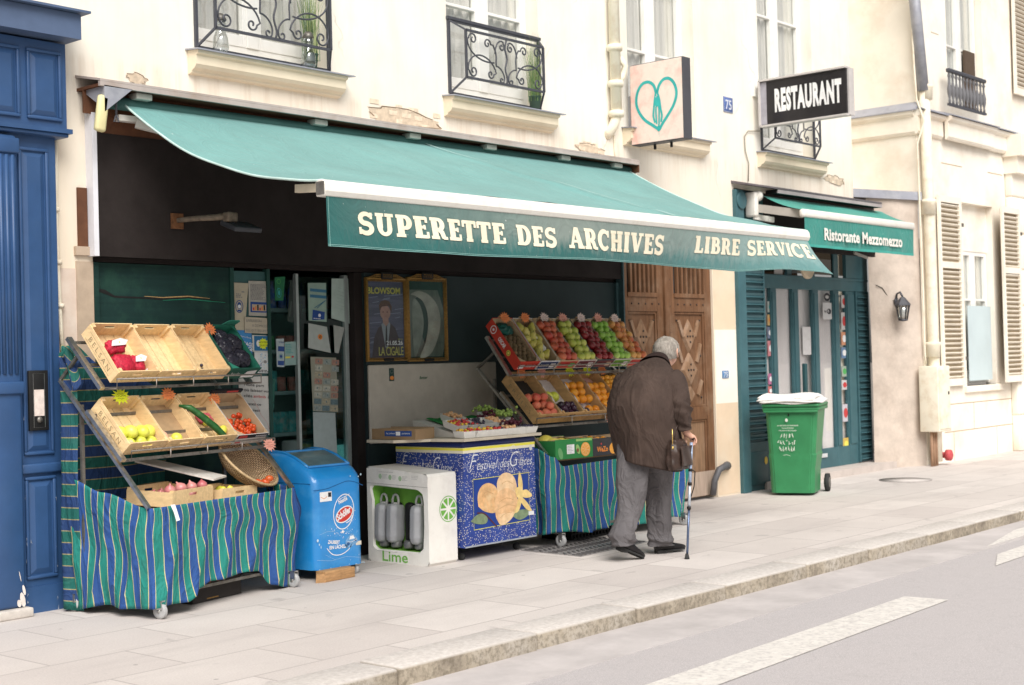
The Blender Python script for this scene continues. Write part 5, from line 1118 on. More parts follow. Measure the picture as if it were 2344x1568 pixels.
f = Fr((X0+.02, ya, z0), (0, -1, 0), (0, 0, 1)); b = MB(); rect(b, f, .0, .02, .085, .50, .002, 1); text(b, f.at(.19, .16), 'RESTAURANT', .23, .003, 0, width=.835, bold=.058, spacing=1.14); b.build('lettering', [INKW, mat('sign_worn', (.35, .34, .38), .5, .2, 9)], t)
b = MB(); b.bar((X0+.06, ya, z1-.05), (X0+.06, 0, z1-.05), .03, .03); b.box((X0+.0, -.03, z1-.16), (X0+.12, 0, z1+.03)); b.build('bracket', mat('white_paint', ()), t)

b = MB(); b.tube([W(1742, 300, -.02), W(1712, 300, -.015), W(1704, 312, -.015), W(1706, 345, -.015), W(1714, 375, -.015), W(1713, 415, -.015)], .006, seg=5); b.rbox(W(1706, 372, -.04), W(1717, 358, -.01), .004) if False else None; tag(b.build('sign_wire', mat('old_wire', (.30, .26, .2), .7)), 'thin wire looping down the wall below the black hanging sign', 'cable')
# ------------------------------------------------------------------ restaurant front
TL = mat('teal_paint', (.050, .125, .145), .45, .12, 5, grime=(.08, .18, .20), grime_amt=.4, gscale=3, bmp=.08, bscale=30)
TD = mat('teal_dark', (.03, .085, .095), .5, .12, 5)
rs = thing('restaurant_shopfront', 'teal painted restaurant front with louvred panels and glazed folding doors', 'shopfront', (10.4, 0, 0))
b = MB(); b.box((8.66, -.05, 0), (8.82, .30, 3.40)); b.lathe([(0, .02), (.10, .02), (.10, 0)], Matrix.Translation((8.76, -.05, 3.28)) @ Matrix.Rotation(PI/2, 4, 'X')); b.build('pilaster', TL, rs, bevel=.006)
def louvres(x0, x1, z0, z1, y, name='louvred_panel', parent=rs):
    b = MB(); b.box((x0, y+.02, z0), (x1, y+.05, z1)); b.box((x0, y-.005, z0), (x0+.03, y+.03, z1)); b.box((x1-.03, y-.005, z0), (x1, y+.03, z1))
    q = z0+.03
    while q < z1-.03: b.bar((x0+.03, y+.006, q), (x1-.03, y+.006, q), .055, .010, up=(0, .35, .94)); b.prism([(x0+.03, y+.014, q), (x1-.03, y+.014, q), (x1-.03, y-.004, q+.052), (x0+.03, y-.004, q+.052)], (0, .006, 0)); q += .085
    return b.build(name, TL, parent)
louvres(8.82, 9.33, .55, 2.75, .02)
b = MB(); b.box((8.82, .01, 2.75), (9.33, .06, 3.4)); b.build('upper_panel', TD, rs); b = MB(); b.box((8.82, .01, 0), (9.33, .06, .55)); b.rbox((8.90, -.0, .06), (9.27, .02, .44), .008); b.build('kick_panel', TD, rs)
fr = wallfr(0, 0, .0); b = MB(); disk(b, fr, 9.22, .33, .035, .045, .003); b.build('yellow_sticker', mat('star_yellow2', (.75, .5, .05), .5), rs)
YD = .35
b = MB(); b.box((9.33, .06, 0), (9.36, YD, 3.1)); b.box((9.36, .24, 3.05), (12.75, .28, 3.45)); b.build('reveal', TD, rs)
MB().box((9.2, -.02, -.01), (12.5, YD+.2, .085)).build('door_step', mat('step_stone', (.52, .46, .42), .9, .1, 6), rs)
# jambs and transom of the doorway
X_ = lambda px: W(px, 850, YD-.03).x
xs = dict(r=X_(1960)); XE = X_(1989)
b = MB(); z_t = 2.44
for a, c in ((9.34, X_(1755)), (X_(1769), X_(1782)), (X_(1819), X_(1832)), (X_(1865), X_(1878)), (X_(1912), X_(1925)), (X_(1941), X_(1960))):
    b.box((a, YD-.03, .085), (c, YD+.02, z_t-.10)); b.box((a+.02, YD-.042, .35), (c-.02, YD-.03, z_t-.14)) if c-a > .06 else None
b.box((9.34, YD-.045, z_t-.10), (XE, YD+.03, z_t+.07)); b.box((9.34, YD-.028, .085), (X_(1960), YD+.02, .33)); b.box((9.34, YD-.055, z_t+.03), (XE, YD-.045, z_t+.065))
for x in (X_(1815), X_(1868), X_(1922)): b.box((x-.06, YD-.02, z_t+.07), (x+.06, YD+.02, 3.1))
b.box((X_(1940), YD-.05, z_t+.07), (XE, YD, 3.2)); b.build('door_frame', TL, rs, bevel=.004)
louvres(X_(1960), XE, .10, z_t-.10, YD-.05)
dg = glass_mat('door_glass', (.95, .95, .95), .10, .03)
MB().box((9.4, YD-.002, .33), (X_(1945), YD+.003, z_t-.10)).build('door_pane', dg, rs)
MB().box((9.4, YD+.0, z_t+.1), (XE, YD+.005, 3.1)).build('transom_pane', glass_mat('transom_glass', (.35, .30, .25), .06, .05), rs)
b = MB(); b.grid(lambda u, v: Vector((9.35+3.1*u, YD+.05+.02*math.sin(u*50)+.015*math.sin(u*23+v*2), .2+2.25*v)), 160, 4); b.build('curtain', mat('door_curtain', (.86, .81, .80), .9, .07, 2.2, stretch=(6, 6, .5)), rs)
MB().quad([(8.8, 1.6, 0), (12.9, 1.6, 0), (12.9, 1.6, 3.5), (8.8, 1.6, 3.5)]).build('interior', mat('warm_dark', (.06, .035, .02), .9, .5, 3), rs)
p = W(1835, 850, YD-.05); MB().rbox((p.x-.03, YD-.12, 1.05), (p.x+.03, YD-.07, 1.42), .01).build('door_handle', TD, rs)
# round lamp / plaque in the transom
p = W(1846, 608, .1); b = MB(); b.lathe([(0, .04), (.14, .04), (.165, .02), (.165, -.0), (0, 0)], Matrix.Translation((p.x, .10, p.z)) @ Matrix.Rotation(PI/2, 4, 'X'), seg=28, smooth=False)
t = thing('round_plaque', 'round cream plaque hanging in the restaurant transom', 'sign', tuple(p)); b.build('disc', mat('plaque_cream', (.56, .46, .33), .6, .15, 8), t)
for z_ in (.05, -.02, -.08): b = MB(); 
b = MB(); scribble(b, wallfr(p.x-.11, p.z-.08, .06), 0, 0, .22, .16, 4, .010, .002, 0, .95, 4); b.build('lettering', INKG, t)
p0, p1 = W(1770, 600, YD-.01), W(1800, 628, YD-.01); 
# stickers on the restaurant glass
def rnotice(lab, x0, y0, x1, y1, col, prt=None, name='glass_sticker', Y=None, group=None):
    Y = YD-.006 if Y is None else Y; a, c = W(x0, y1, Y), W(x1, y0, Y); t = thing(name, lab, 'sticker', tuple(a), group=group); z0 = W((x0+x1)/2, y1, Y).z; z1 = W((x0+x1)/2, y0, Y).z
    MB().box((a.x, Y-.002, z0), (c.x, Y, z1)).build('sheet', pm('rs_%s_%s_%s' % tuple(int(k*100) for k in col), tuple(k*.72+.06 for k in col)), t)
    f = wallfr(a.x, z0, Y-.002)
    if prt: b = MB(); ms = prt(b, f, c.x-a.x, z1-z0); b.build('print', ms, t)
    return t
def p_wifi(b, f, w, h): text(b, f.at(w*.12, h*.38), 'Wi', h*.16, .002, 0, bold=.02); disk(b, f, w*.68, h*.48, w*.24, h*.17, .0018, 0); text(b, f.at(w*.53, h*.41), 'Fi', h*.16, .0028, 1, bold=.02); return [INK, INKW]
rnotice('white wireless network sticker on the restaurant glass', 1884, 693, 1903, 731, (.72, .72, .72), p_wifi, 'wifi_sticker')
rnotice('blank white menu sheet taped inside the restaurant door', 1838, 748, 1855, 812, (.74, .72, .72), None, 'menu_sheet')
rnotice('white sheet in the transom window over the restaurant door', 1772, 602, 1790, 628, (.70, .66, .64), None, 'transom_sheet')
def p_ring(b, f, w, h): ring(b, f, w*.5, h*.5, w*.42, h*.42, w*.2, .002, 0); return [INK]
rnotice('dark ring sticker above the wireless network sticker', 1886, 672, 1899, 688, (.56, .55, .53), p_ring)
colsR = [('white sticker with a small red flame at the top of the right strip', 1926, 676, 1938, 705, (.70, .68, .66), INKR), ('white round review sticker in the right strip', 1926, 715, 1938, 755, (.66, .64, .62), INKR), ('orange and white sticker in the right strip', 1926, 760, 1938, 790, (.72, .30, .14), INKW), ('blue sticker in the right strip', 1926, 795, 1939, 820, (.12, .25, .45), INKW), ('green round sticker in the right strip', 1927, 838, 1939, 862, (.40, .50, .40), INK_LG), ('white and red label in the right strip', 1927, 870, 1940, 892, (.72, .70, .70), INKR), ('red and blue pennant sticker low in the right strip', 1929, 925, 1942, 965, (.66, .62, .68), INKR), ('yellow sticker at the foot of the right strip', 1930, 1002, 1944, 1030, (.72, .48, .06), INKY)]
for lab, a, b1, c, d, col, ink in colsR:
    rnotice(lab, a, b1, c, d, col, lambda b, f, w, h, ink=ink: (disk(b, f, w*.5, h*.5, w*.32, h*.28, .002, 0) and [ink]) or [ink], Y=YD-.007)
colsL = [('pale green sticker at the top of the left strip', 1757, 690, 1768, 715, (.55, .62, .58), INKT), ('orange sticker in the left strip', 1757, 720, 1768, 745, (.72, .45, .15), INKO), ('dark blue sticker in the left strip', 1757, 748, 1768, 775, (.14, .18, .30), INKW), ('red and pink sticker in the left strip', 1758, 780, 1769, 815, (.70, .22, .25), INKW), ('magenta sticker in the left strip', 1759, 855, 1769, 880, (.55, .14, .32), INKW), ('red sticker low in the left strip', 1759, 884, 1769, 905, (.66, .12, .12), INKW)]
for lab, a, b1, c, d, col, ink in colsL:
    rnotice(lab, a, b1, c, d, col, lambda b, f, w, h, ink=ink: (disk(b, f, w*.5, h*.5, w*.3, h*.22, .002, 0) and [ink]) or [ink], Y=YD-.007)
rnotice('small white label on the kick rail of the restaurant door', 1881, 1038, 1894, 1047, (.72, .74, .76), None, 'small_label', Y=YD-.045)
# hood and awning
hd = thing('restaurant_hood', 'dark narrow hood board above the small green awning', 'canopy', (10.3, -.1, 3.4))
b = MB(); b.prism([(8.64, 0, 3.50), (8.64, -.22, 3.45), (8.64, -.22, 3.43), (8.64, 0, 3.47)], (3.25, 0, 0)); b.build('zinc_top', mat('hood_dark', (.14, .12, .13), .6, .2, 6), hd)
b = MB(); b.box((9.3, -.20, 3.385), (11.9, -.05, 3.43)); b.box((8.83, 0.05, 2.78), (12.2, .09, 3.43)); b.build('soffit', mat('dark_fascia', ()), hd)
b = MB(); b.box((9.3, -.215, 3.385), (11.9, -.20, 3.428)); b.build('fascia_strip', mat('grey_rose', (.42, .36, .36), .6), hd)
aw2 = thing('restaurant_awning', 'small green awning reading Ristorante Mezzomezzo', 'awning', (10.4, -.1, 3))
Y2 = -.70; a0 = W(1835, 478, Y2); a1 = W(2087, 512, Y2); zt = (a0.z+a1.z)/2; r0x, r1x = W(1745, 445, -.08).x, 12.15
def can2(u, v):
    x = (r0x+(r1x-r0x)*u)*(1-v)+(a0.x+(a1.x-a0.x)*u)*v; return Vector((x, -.08+(Y2+.08)*v, 3.36*(1-v)+zt*v-.10*v*(1-v)+.018*math.sin(u*13)*math.sin(PI*v)))
cg2 = cloth_green('awning_cloth_b', (.03, .30, .24), (.2, .3, .25)); b = MB(); b.grid(can2, 60, 14); b.build('canopy', cg2, aw2)
b = MB(); b.rbox((a0.x-.02, Y2-.04, zt-.085), (a1.x+.02, Y2+.03, zt+.005), .025); b.build('front_rail', mat('awning_metal', ()), aw2)
Hh = .33
def val2(a, zq, c=0.0): return Vector((a0.x+.02+a, Y2-.02-.012*math.sin(a*4)*zq/Hh-c-.006*math.sin(a*17)*zq/Hh, zt-.08-zq))
L2 = a1.x-a0.x-.02
b = MB(); b.grid(lambda u, v: val2(L2*u, Hh*(1-v)), 80, 6); v2 = b.build('valance', cloth_green('valance_b', (.015, .22, .18), (.2, .3, .25)), aw2)
b = MB(); b.grid(lambda u, v: val2(L2*u, Hh-.03+.03*v, .002), 80, 1); b.build('hem', mat('hem_green', (.06, .33, .28), .8), v2)
xa, xb = W(1880, 545, Y2).x-a0.x, W(2058, 550, Y2).x-a0.x
f = Fr((a0.x+xa, Y2-.03, zt-.08-.235), (1, 0, 0), (0, 0, 1)); b = MB()
text(b, f, 'Ristorante Mezzomezzo', .125, .012, 0, width=xb-xa, bold=.035, spacing=1.05)
b.build('lettering', mat('letter_white', (.78, .76, .70), .7), v2)
b = MB(); p = Vector((W(1722, 470, -.1).x, -.1, 3.2)); b.rbox((p.x-.03, -.16, 3.10), (p.x+.05, -.02, 3.38), .02); b.lathe([(0, .03), (.06, .03), (.06, -.03), (0, -.03)], Matrix.Translation((p.x+.08, -.12, 3.34)) @ Matrix.Rotation(PI/2, 4, 'Y')); b.build('bracket', mat('awning_metal', ()), aw2)
b = MB(); b.bar((p.x+.05, -.12, 3.20), (a0.x+.12, Y2+.05, zt-.04), .05, .09); b.build('arm', mat('arm_grey', (.40, .37, .33), .5), aw2)
b = MB(); b.bar((p.x+.0, -.12, 3.10), (p.x+.35, -.16, 3.08), .03, .06); b.build('arm_bracket', mat('awning_metal', ()), aw2)
b = MB(); q = W(1968, 585, -.1); b.bar(q+Vector((-.15, 0, .03)), q+Vector((.2, 0, -.02)), .02, .03); b.bar(q, q+Vector((.05, .1, .05)), .02, .03); b.build('arm_joint', mat('arm_grey', ()), aw2)

# ------------------------------------------------------------------ wheelie bin
A_ = rad(-70); binn = thing('wheelie_bin', 'green wheelie bin with white graffiti outside the restaurant', 'bin', (8.60, -.42, 0), rz=A_)
Mb = wmat(binn)
def bl(u, v, z): return Mb @ Vector((u, v, z))
GB = mat('bin_green', (.038, .215, .085), .42, .08, 6, grime=(.05, .30, .12), grime_amt=.4, gscale=3, bmp=.05, bscale=40)
bm = bmesh.new()
lv = [(.0, .47, .50, .0, .03), (-.01, .48, .51, .0, .30), (-.022, .50, .54, -.0, .44), (-.015, .49, .535, .0, .46), (-.04, .53, .60, -.02, .93)]
rings = []
for x0, x1, d, y0, z in lv:
    c = .045; pts = [(x0+c, y0), (x1-c, y0), (x1, y0+c), (x1, d-c), (x1-c, d), (x0+c, d), (x0, d-c), (x0, y0+c)]
    rings.append([bm.verts.new(bl(a, b_, z)) for a, b_ in pts])
for r0_, r1_ in zip(rings[:-1], rings[1:]):
    for k in range(8): bm.faces.new((r0_[k], r0_[(k+1) % 8], r1_[(k+1) % 8], r1_[k]))
bm.faces.new(list(reversed(rings[0]))); bm.faces.new(rings[-1])
bmesh.ops.bevel(bm, geom=[e for e in bm.edges if abs((e.verts[0].co-e.verts[1].co).z) > .02], offset=.012, segments=2, affect='EDGES')
MB().frombm(bm, smooth=False).build('body', GB, binn)
b = MB(); b.rbox((-.06, -.045, .925), (.55, .64, .965), .012, M=Mb); b.rbox((-.05, -.055, .905), (.54, -.02, .93), .008, M=Mb); b.build('rim', GB, binn)
b = MB(); b.rbox((-.065, -.06, .965), (.555, .64, 1.0), .015, M=Mb); b.rbox((-.03, -.02, 1.0), (.52, .56, 1.03), .014, M=Mb); b.tube([bl(-.05, .66, .97), bl(.54, .66, .97)], .018); b.build('lid', GB, binn)
for s_ in (-.055, .50):
    w_ = MB(); Mw = Mb @ Matrix.Translation((s_, .56, .10)) @ Matrix.Rotation(PI/2, 4, 'Y'); w_.lathe([(.0, .0), (.06, .0), (.075, .01), (.10, .01), (.10, .055), (.0, .055)], Mw, seg=24); wh = w_.build('wheel', mat('dark_rubber', ()), binn)
    MB().lathe([(0, .06), (.055, .058), (.06, .054)], Mw, seg=18).build('hub', mat('dull_metal', ()), wh)
f = Fr(bl(-.04, -.018, 0), bl(1, 0, 0)-bl(0, 0, 0), bl(0, .02/.9, 1)-bl(0, .0, 0)); f = Fr(bl(0.0, -.0, .02), bl(1, 0, 0)-bl(0, 0, 0), bl(0, -.02, .93)-bl(0, 0, .03))
f = Fr(bl(0, -.008, 0.47), bl(1, 0, 0)-bl(0, 0, 0), Vector((0, 0, 1)).lerp(bl(0, -.02, .93)-bl(0, 0, .46), 1))
b = MB(); PW = mat('bin_print', (.66, .70, .62), .6, .1, 40)
disk(b, f, .20, .355, .016, .02, .014, 0, 8); 
for q, (st, y_, w_) in enumerate((('AU SERVICE DES PARISIENS', .29, .23), ('VILLE DE PARIS', .262, .13), ('DECHETS ET RECYCLAGE', .235, .19))): text(b, f.at(.21, y_), st, .013, .014, 0, width=w_, align='CENTER', bold=.01)
def tagline(x, y, n, hgt, seed):
    r = random.Random(seed)
    for k in range(n):
        P = [(x+k*.030+r.uniform(-.006, .018), y+r.uniform(-.1, 1)*hgt) for _ in range(5)]; stroke(b, f, smooth(P, 4), .0045, .0142+k*.0002, 0)
tagline(.13, .16, 5, .05, 2); tagline(.10, .09, 7, .05, 5); tagline(.12, .02, 6, .055, 9); stroke(b, f, [(.15, -.03), (.19, -.02), (.23, -.035)], .004, .014, 0)
b.build('print', PW, binn)
b = MB(); b.lathe([(.014, 0), (.014, .006), (0, .008)], Matrix.Translation(bl(.22, -.02, .88)) @ Matrix.Rotation(PI/2, 4, 'X')); b.build('lock', mat('black', ()), binn)
# flattened cardboard / newspapers lying on the lid
nw = thing('newspaper_stack', 'pile of crumpled white newspapers lying on the bin lid', 'papers', tuple(bl(.24, .28, 1.03)))
for k in range(5):
    b = MB(); r = random.Random(k); a_ = r.uniform(-.12, .12)
    b.grid(lambda u, v: bl(-.07+.62*u+.015*k*math.cos(k), -.07+.66*v+.02*math.sin(k*2), 1.028+k*.016-.05*max(0, .08-min(u, 1-u, v))*8+.008*math.sin(u*8+k*2)+.010*math.cos(v*6+k)+.02*abs(u-.5)**2), 20, 14); b.build('sheet', mat('newsprint', (.84, .83, .80), .8, .06, 20, grime=(.45, .45, .45), grime_amt=.5, gscale=30), nw, thick=.010)
# ------------------------------------------------------------------ striped cloth
def stripe_mat(name, axis=0, period=.118, dark=1.0):
    m, nt, b = _nt(name); MATS[name] = m
    uv = nt.nodes.new('ShaderNodeTexCoord').outputs['UV']; sp = nt.nodes.new('ShaderNodeSeparateXYZ'); nt.links.new(uv, sp.inputs[0])
    a = nt.nodes.new('ShaderNodeMath'); a.operation = 'DIVIDE'; nt.links.new(sp.outputs[axis], a.inputs[0]); a.inputs[1].default_value = period
    fr = nt.nodes.new('ShaderNodeMath'); fr.operation = 'FRACT'; nt.links.new(a.outputs[0], fr.inputs[0])
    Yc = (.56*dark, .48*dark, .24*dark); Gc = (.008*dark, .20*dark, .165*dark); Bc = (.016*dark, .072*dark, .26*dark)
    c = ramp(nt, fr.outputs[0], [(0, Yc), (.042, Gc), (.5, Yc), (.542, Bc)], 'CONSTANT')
    n = noise(nt, 3, 4, .6); c = mixc(nt, .35, c, ramp(nt, n, [(.3, .35), (.7, .65)]), 'OVERLAY')
    nt.links.new(c, b.inputs['Base Color']); b.inputs['Roughness'].default_value = .8
    w = nt.nodes.new('ShaderNodeTexNoise'); w.inputs['Scale'].default_value = 700; nt.links.new(w.outputs[0], b.inputs['Normal']) if False else None
    bump(nt, b, noise(nt, 420, 2, .5), .2, .001); dn_ = noise(nt, 6, 6, .7); c = mixc(nt, ramp(nt, dn_, [(.5, 0.0), (.72, .30)]), c, (.05, .07, .07)); nt.links.new(c, b.inputs['Base Color']); drape_bump(m, 5, (1.4, 1.4, .5), .35, .03); return m
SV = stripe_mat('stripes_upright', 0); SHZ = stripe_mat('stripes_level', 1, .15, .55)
def skirt(name, label, path, ztop, zbot, amp=.018, seed=1, mt=None, n=None, hz=False, uvoff=0.0, flare=.03, shift=.012, group=None, sway=0.0):
    """cloth hung along a plan path (list of xy Vectors); ztop/zbot functions of arc length fraction"""
    P = [Vector(p) for p in path]; seg = [(P[i+1]-P[i]).length for i in range(len(P)-1)]; tot = sum(seg)
    def at(s):
        d = s*tot
        for i, l in enumerate(seg):
            if d <= l or i == len(seg)-1:
                t = (P[i+1]-P[i]).normalized(); return P[i]+t*d, Vector((t.y, -t.x, 0)), t
            d -= l
    r = random.Random(seed); ph = [r.uniform(0, 6.28) for _ in range(6)]; fq = [r.uniform(4, 7), r.uniform(9, 13), r.uniform(17, 24)]
    def fn(u, v):
        p, nn_, t = at(u); s = u*tot; k = (1-v)**.8
        # soften the corner normal
        nn2 = (at(max(0, u-.02))[1]+at(min(1, u+.02))[1]).normalized()
        w1 = math.sin(fq[0]*s+ph[0]+1.2*v); w2 = math.sin(fq[1]*s+ph[1]-v*2.5); w3 = math.sin(fq[2]*s+ph[2]+v*4)
        off = amp*k*(w1+.8*(1-2*abs(w2)**.7)+.35*w3)+flare*k+.003+.010*math.sin(s*5+v*7+ph[5])*math.sin(PI*v)
        sh = shift*(math.sin(v*6+ph[3]+s*3)+.5*math.sin(v*11+ph[4]+s*5))*math.sin(PI*min(1, 2*(1-v)))
        zt, zb_ = ztop(u), zbot(u)
        d_ = sway*.05*math.sin(4.2*s+5*v+ph[1])*math.sin(PI*min(1, v*1.1))*(1-abs(2*u-1)**6); sw = sway*.03*(1-2*abs(math.sin(2.3*s+3.5*v+ph[2]))**.6)*math.sin(PI*v)
        q = Vector((p.x, p.y, zb_+(zt-zb_)*v+(1-v)**2*.012*math.sin(9*s+ph[3])))+nn2*(off+sw)+t*(sh+d_)
        return q
    b = MB(); nu = n or int(tot/.018)
    def uvf(u, v):
        zt, zb_ = ztop(u), zbot(u); return (u*tot+uvoff, zb_+(zt-zb_)*v)
    b.grid(fn, nu, 30, uvfn=uvf)
    o = b.build(name, mt or SV, thick=.0012); return tag(o, label, 'cloth', group)
def interp(pts):
    def f(u):
        for (a, x), (b_, y) in zip(pts[:-1], pts[1:]):
            if u <= b_: t = (u-a)/(b_-a) if b_ > a else 0; t = t*t*(3-2*t); return x+(y-x)*t
        return pts[-1][1]
    return f

# ------------------------------------------------------------------ crates, boxes, fruit
CW = mat('crate_wood', (.78, .57, .31), .75, .14, 5, stretch=(9, 1.2, 9), grime=(.52, .33, .16), grime_amt=.35, gscale=9, bmp=.15, bscale=60, local=True)
CI = mat('crate_ink', (.30, .22, .12), .8, .2, 40)
def tilt(M0, u, v, z, ang):
    return M0 @ Matrix.Translation((u, v, z)) @ Matrix.Rotation(rad(ang), 4, 'X')
def slotted(b, M, x0, x1, y, z0, z1, th, slot=True, mi=0):
    """end panel in the xz plane with a hand slot"""
    if not slot: b.box((x0, y, z0), (x1, y+th, z1), mi, M); return
    xm, sw, zs = (x0+x1)/2, .045, z1-.035
    b.box((x0, y, z0), (x1, y+th, zs-.009), mi, M); b.box((x0, y, zs+.009), (x1, y+th, z1), mi, M); b.box((x0, y, zs-.009), (xm-sw, y+th, zs+.009), mi, M); b.box((xm+sw, y, zs-.009), (x1, y+th, zs+.009), mi, M)
def wood_crate(name, label, M, w, L, h, print_=None, side_print=None, group=None, mt=CW, back_h=None, lining=None):
    o = thing(name, label, 'crate', M.translation, group=group)
    o.rotation_euler = M.to_euler(); 
    b = MB(); t = .007
    for k in range(4):
        a = .004+(w-.008)*k/4; b.box((a+.003, .004, .0), (a+(w-.008)/4-.003, L-.004, t), 0, M)
    b.build('base', mt, o)
    for x in (0, w-t): MB().box((x, .0, .004), (x+t, L, h*.92), 0, M).build('side_panel', mt, o)
    b = MB(); slotted(b, M, t, w-t, .0, .004, h, t); f_ = b.build('end_panel', mt, o)
    b = MB(); slotted(b, M, t, w-t, L-t, .004, back_h or h*1.05, t); b.build('end_panel', mt, o)
    for x in (t, w-t-.022):
        for y in (t, L-t-.022):
            b = MB(); s = .022; q = [(x, y), (x+s, y), (x+s, y+s), (x, y+s)]
            b.prism([M @ Vector((a, c, t)) for a, c in q], (M.to_3x3() @ Vector((0, 0, h*1.02-t))))
            b.build('corner_post', mt, o)
    if lining: MB().box((t+.001, t+.001, t), (w-t-.001, L-t-.001, t+.004), 0, M).build('liner', lining, o)
    R3 = M.to_3x3()
    if print_:
        f = Fr(M @ Vector((0, 0, 0)), R3 @ Vector((1, 0, 0)), R3 @ Vector((0, 0, 1))); b = MB()
        text(b, f.at(w*.5, h*.22), print_[0], h*.26, .001, 0, width=w*.62, align='CENTER'); stroke(b, f, [(w*.12, h*.12), (w*.88, h*.12), (w*.88, h*.58), (w*.12, h*.58)], .002, .0012, 0, closed=True); b.build('lettering', print_[1], f_)
    if side_print:
        f = Fr(M @ Vector((0, L, 0)), R3 @ Vector((0, -1, 0)), R3 @ Vector((0, 0, 1))); b = MB()
        text(b, f.at(L*.5, h*.28), side_print[0], h*.30, .001, 0, width=L*.66, align='CENTER', spacing=1.5); stroke(b, f, [(L*.10, h*.18), (L*.90, h*.18), (L*.90, h*.70), (L*.10, h*.70)], .002, .0012, 0, closed=True)
        b.build('lettering', side_print[1], o)
    return o
def card_box(name, label, M, w, L, h, col_out, col_in=(.50, .36, .22), group=None, prints=None, flap=True, sides=None):
    o = thing(name, label, 'box', M.translation, group=group); o.rotation_euler = M.to_euler()
    mo = col_out if not isinstance(col_out, tuple) else mat('card_%d_%d_%d' % tuple(int(c*100) for c in col_out), col_out, .7, .08, 12, grime=tuple(c*.7 for c in col_out), grime_amt=.3, gscale=15)
    mi_ = mat('card_in_%d' % int(col_in[0]*100), col_in, .85, .12, 12, grime=tuple(c*.7 for c in col_in), grime_amt=.3, gscale=15)
    t = .005; b = MB(); b.box((t, t, 0), (w-t, L-t, t), 1, M)
    for (a, c, d, e, z1) in ((0, 0, w, t, h), (0, L-t, w, L, h*1.05), (0, t, t, L-t, h*.95), (w-t, t, w, L-t, h*.95)):
        b.box((a, c, .0), (d, e, z1), 0, M)
    # inner faces
    g = .0012
    b.box((t, t, t), (t+g, L-t, h*.94), 1, M); b.box((w-t-g, t, t), (w-t, L-t, h*.94), 1, M); b.box((t+g, t, t), (w-t-g, t+g, h*.98), 1, M); b.box((t+g, L-t-g, t), (w-t-g, L-t, h*1.03), 1, M)
    b.build('body', [mo, mi_], o)
    if flap:   # folded corner tabs
        b = MB(); s = h*.55
        for x, sx in ((t, 1), (w-t, -1)):
            for y, sy in ((t, 1), (L-t, -1)):
                b.quad([M @ Vector(p) for p in ((x, y, h*.96), (x+sx*s, y, h*1.02), (x+sx*s*.4, y+sy*s*.5, h*.98), (x, y+sy*s, h*.94))])
        b.build('corner_flap', mi_, o, thick=.003)
    if prints:
        R3 = M.to_3x3()
        F1 = Fr(M @ Vector((0, 0, 0)), R3 @ Vector((1, 0, 0)), R3 @ Vector((0, 0, 1))); F2 = Fr(M @ Vector((0, L, 0)), R3 @ Vector((0, -1, 0)), R3 @ Vector((0, 0, 1)))
        b = MB(); ms = prints(b, F1, F2, w, L, h); b.build('print', ms, o)
    return o
def fruit_mat(name, c1, c2, rough=.35, spot=None, scale=9):
    m, nt, b = _nt(name); MATS[name] = m
    oc = objvec(nt); n = noise(nt, scale, 5, .6, vec=oc); oi = nt.nodes.new('ShaderNodeObjectInfo')
    ad = nt.nodes.new('ShaderNodeMath'); ad.operation = 'MULTIPLY_ADD'; nt.links.new(oi.outputs['Random'], ad.inputs[0]); ad.inputs[1].default_value = .35; nt.links.new(n, ad.inputs[2])
    c = ramp(nt, ad.outputs[0], [(.35, c1), (.95, c2)])
    if spot: c = mixc(nt, ramp(nt, noise(nt, 160, 2, .5, vec=oc), [(.62, 0), (.7, .5)]), c, spot)
    nt.links.new(c, b.inputs['Base Color']); b.inputs['Roughness'].default_value = rough; b.inputs['Specular IOR Level'].default_value = .5
    b.inputs['Subsurface Weight'].default_value = 0; return m
STEM = mat('fruit_stem', (.10, .06, .03), .8)
def lathe_obj(name, prof, m, seg=16, stem=False, sx=1, sy=1):
    b = MB(); b.lathe(prof, Matrix.Diagonal((sx, sy, 1, 1)), seg=seg)
    if stem: b.tube([(0, 0, stem[0]), (.003, 0, stem[1])], .0016, 1, seg=5)
    return b.build(name, [m, STEM], None, base=False)
def apple_prof(r, squash=.92):
    P = [];
    for k in range(15):
        a = -PI/2+PI*k/14; rr_ = r*math.cos(a); z = r*squash*math.sin(a)
        if a > 0: z -= r*.20*math.exp(-(rr_/(r*.30))**2)
        else: z += r*.10*math.exp(-(rr_/(r*.26))**2)
        rr_ *= 1+.05*math.sin(a)
        P.append((max(rr_, 0), z))
    return P
def ball_prof(r, k=1.0, n=10): return [(max(0, r*math.cos(-PI/2+PI*i/n)), r*k*math.sin(-PI/2+PI*i/n)) for i in range(n+1)]
PROTO = {}
def proto(kind, o): PROTO[kind] = [o, False]
def put(kind, p, label, group, rot=None, sc=1.0, rnd=random):
    e = PROTO[kind]; o = e[0]
    if e[1]:
        o = e[0].copy(); COL.objects.link(o)
        for ch in [c for c in e[2]]:
            d = ch.copy(); COL.objects.link(d); d.parent = o
    else:
        e[1] = True; e.append([c for c in bpy.data.objects if c.parent == o])
    o.location = p; o.rotation_euler = rot or (rnd.uniform(-.7, .7), rnd.uniform(-.7, .7), rnd.uniform(0, 6.28)); s = sc*rnd.uniform(.93, 1.06); o.scale = (s, s, s)
    return tag(o, label, e[0]['category'] if 'category' in e[0] else None, group)
FS = 1.13
def mk(kind, prof, m, cat, seg=16, stem=False, name=None, **k):
    o = lathe_obj(name or kind, prof, m, seg, stem, **k); o['category'] = cat; proto(kind, o)
AS = (.024, .042)
mk('red_apple', apple_prof(.038), fruit_mat('ap_red', (.42, .02, .025), (.62, .16, .07)), 'apple', stem=AS)
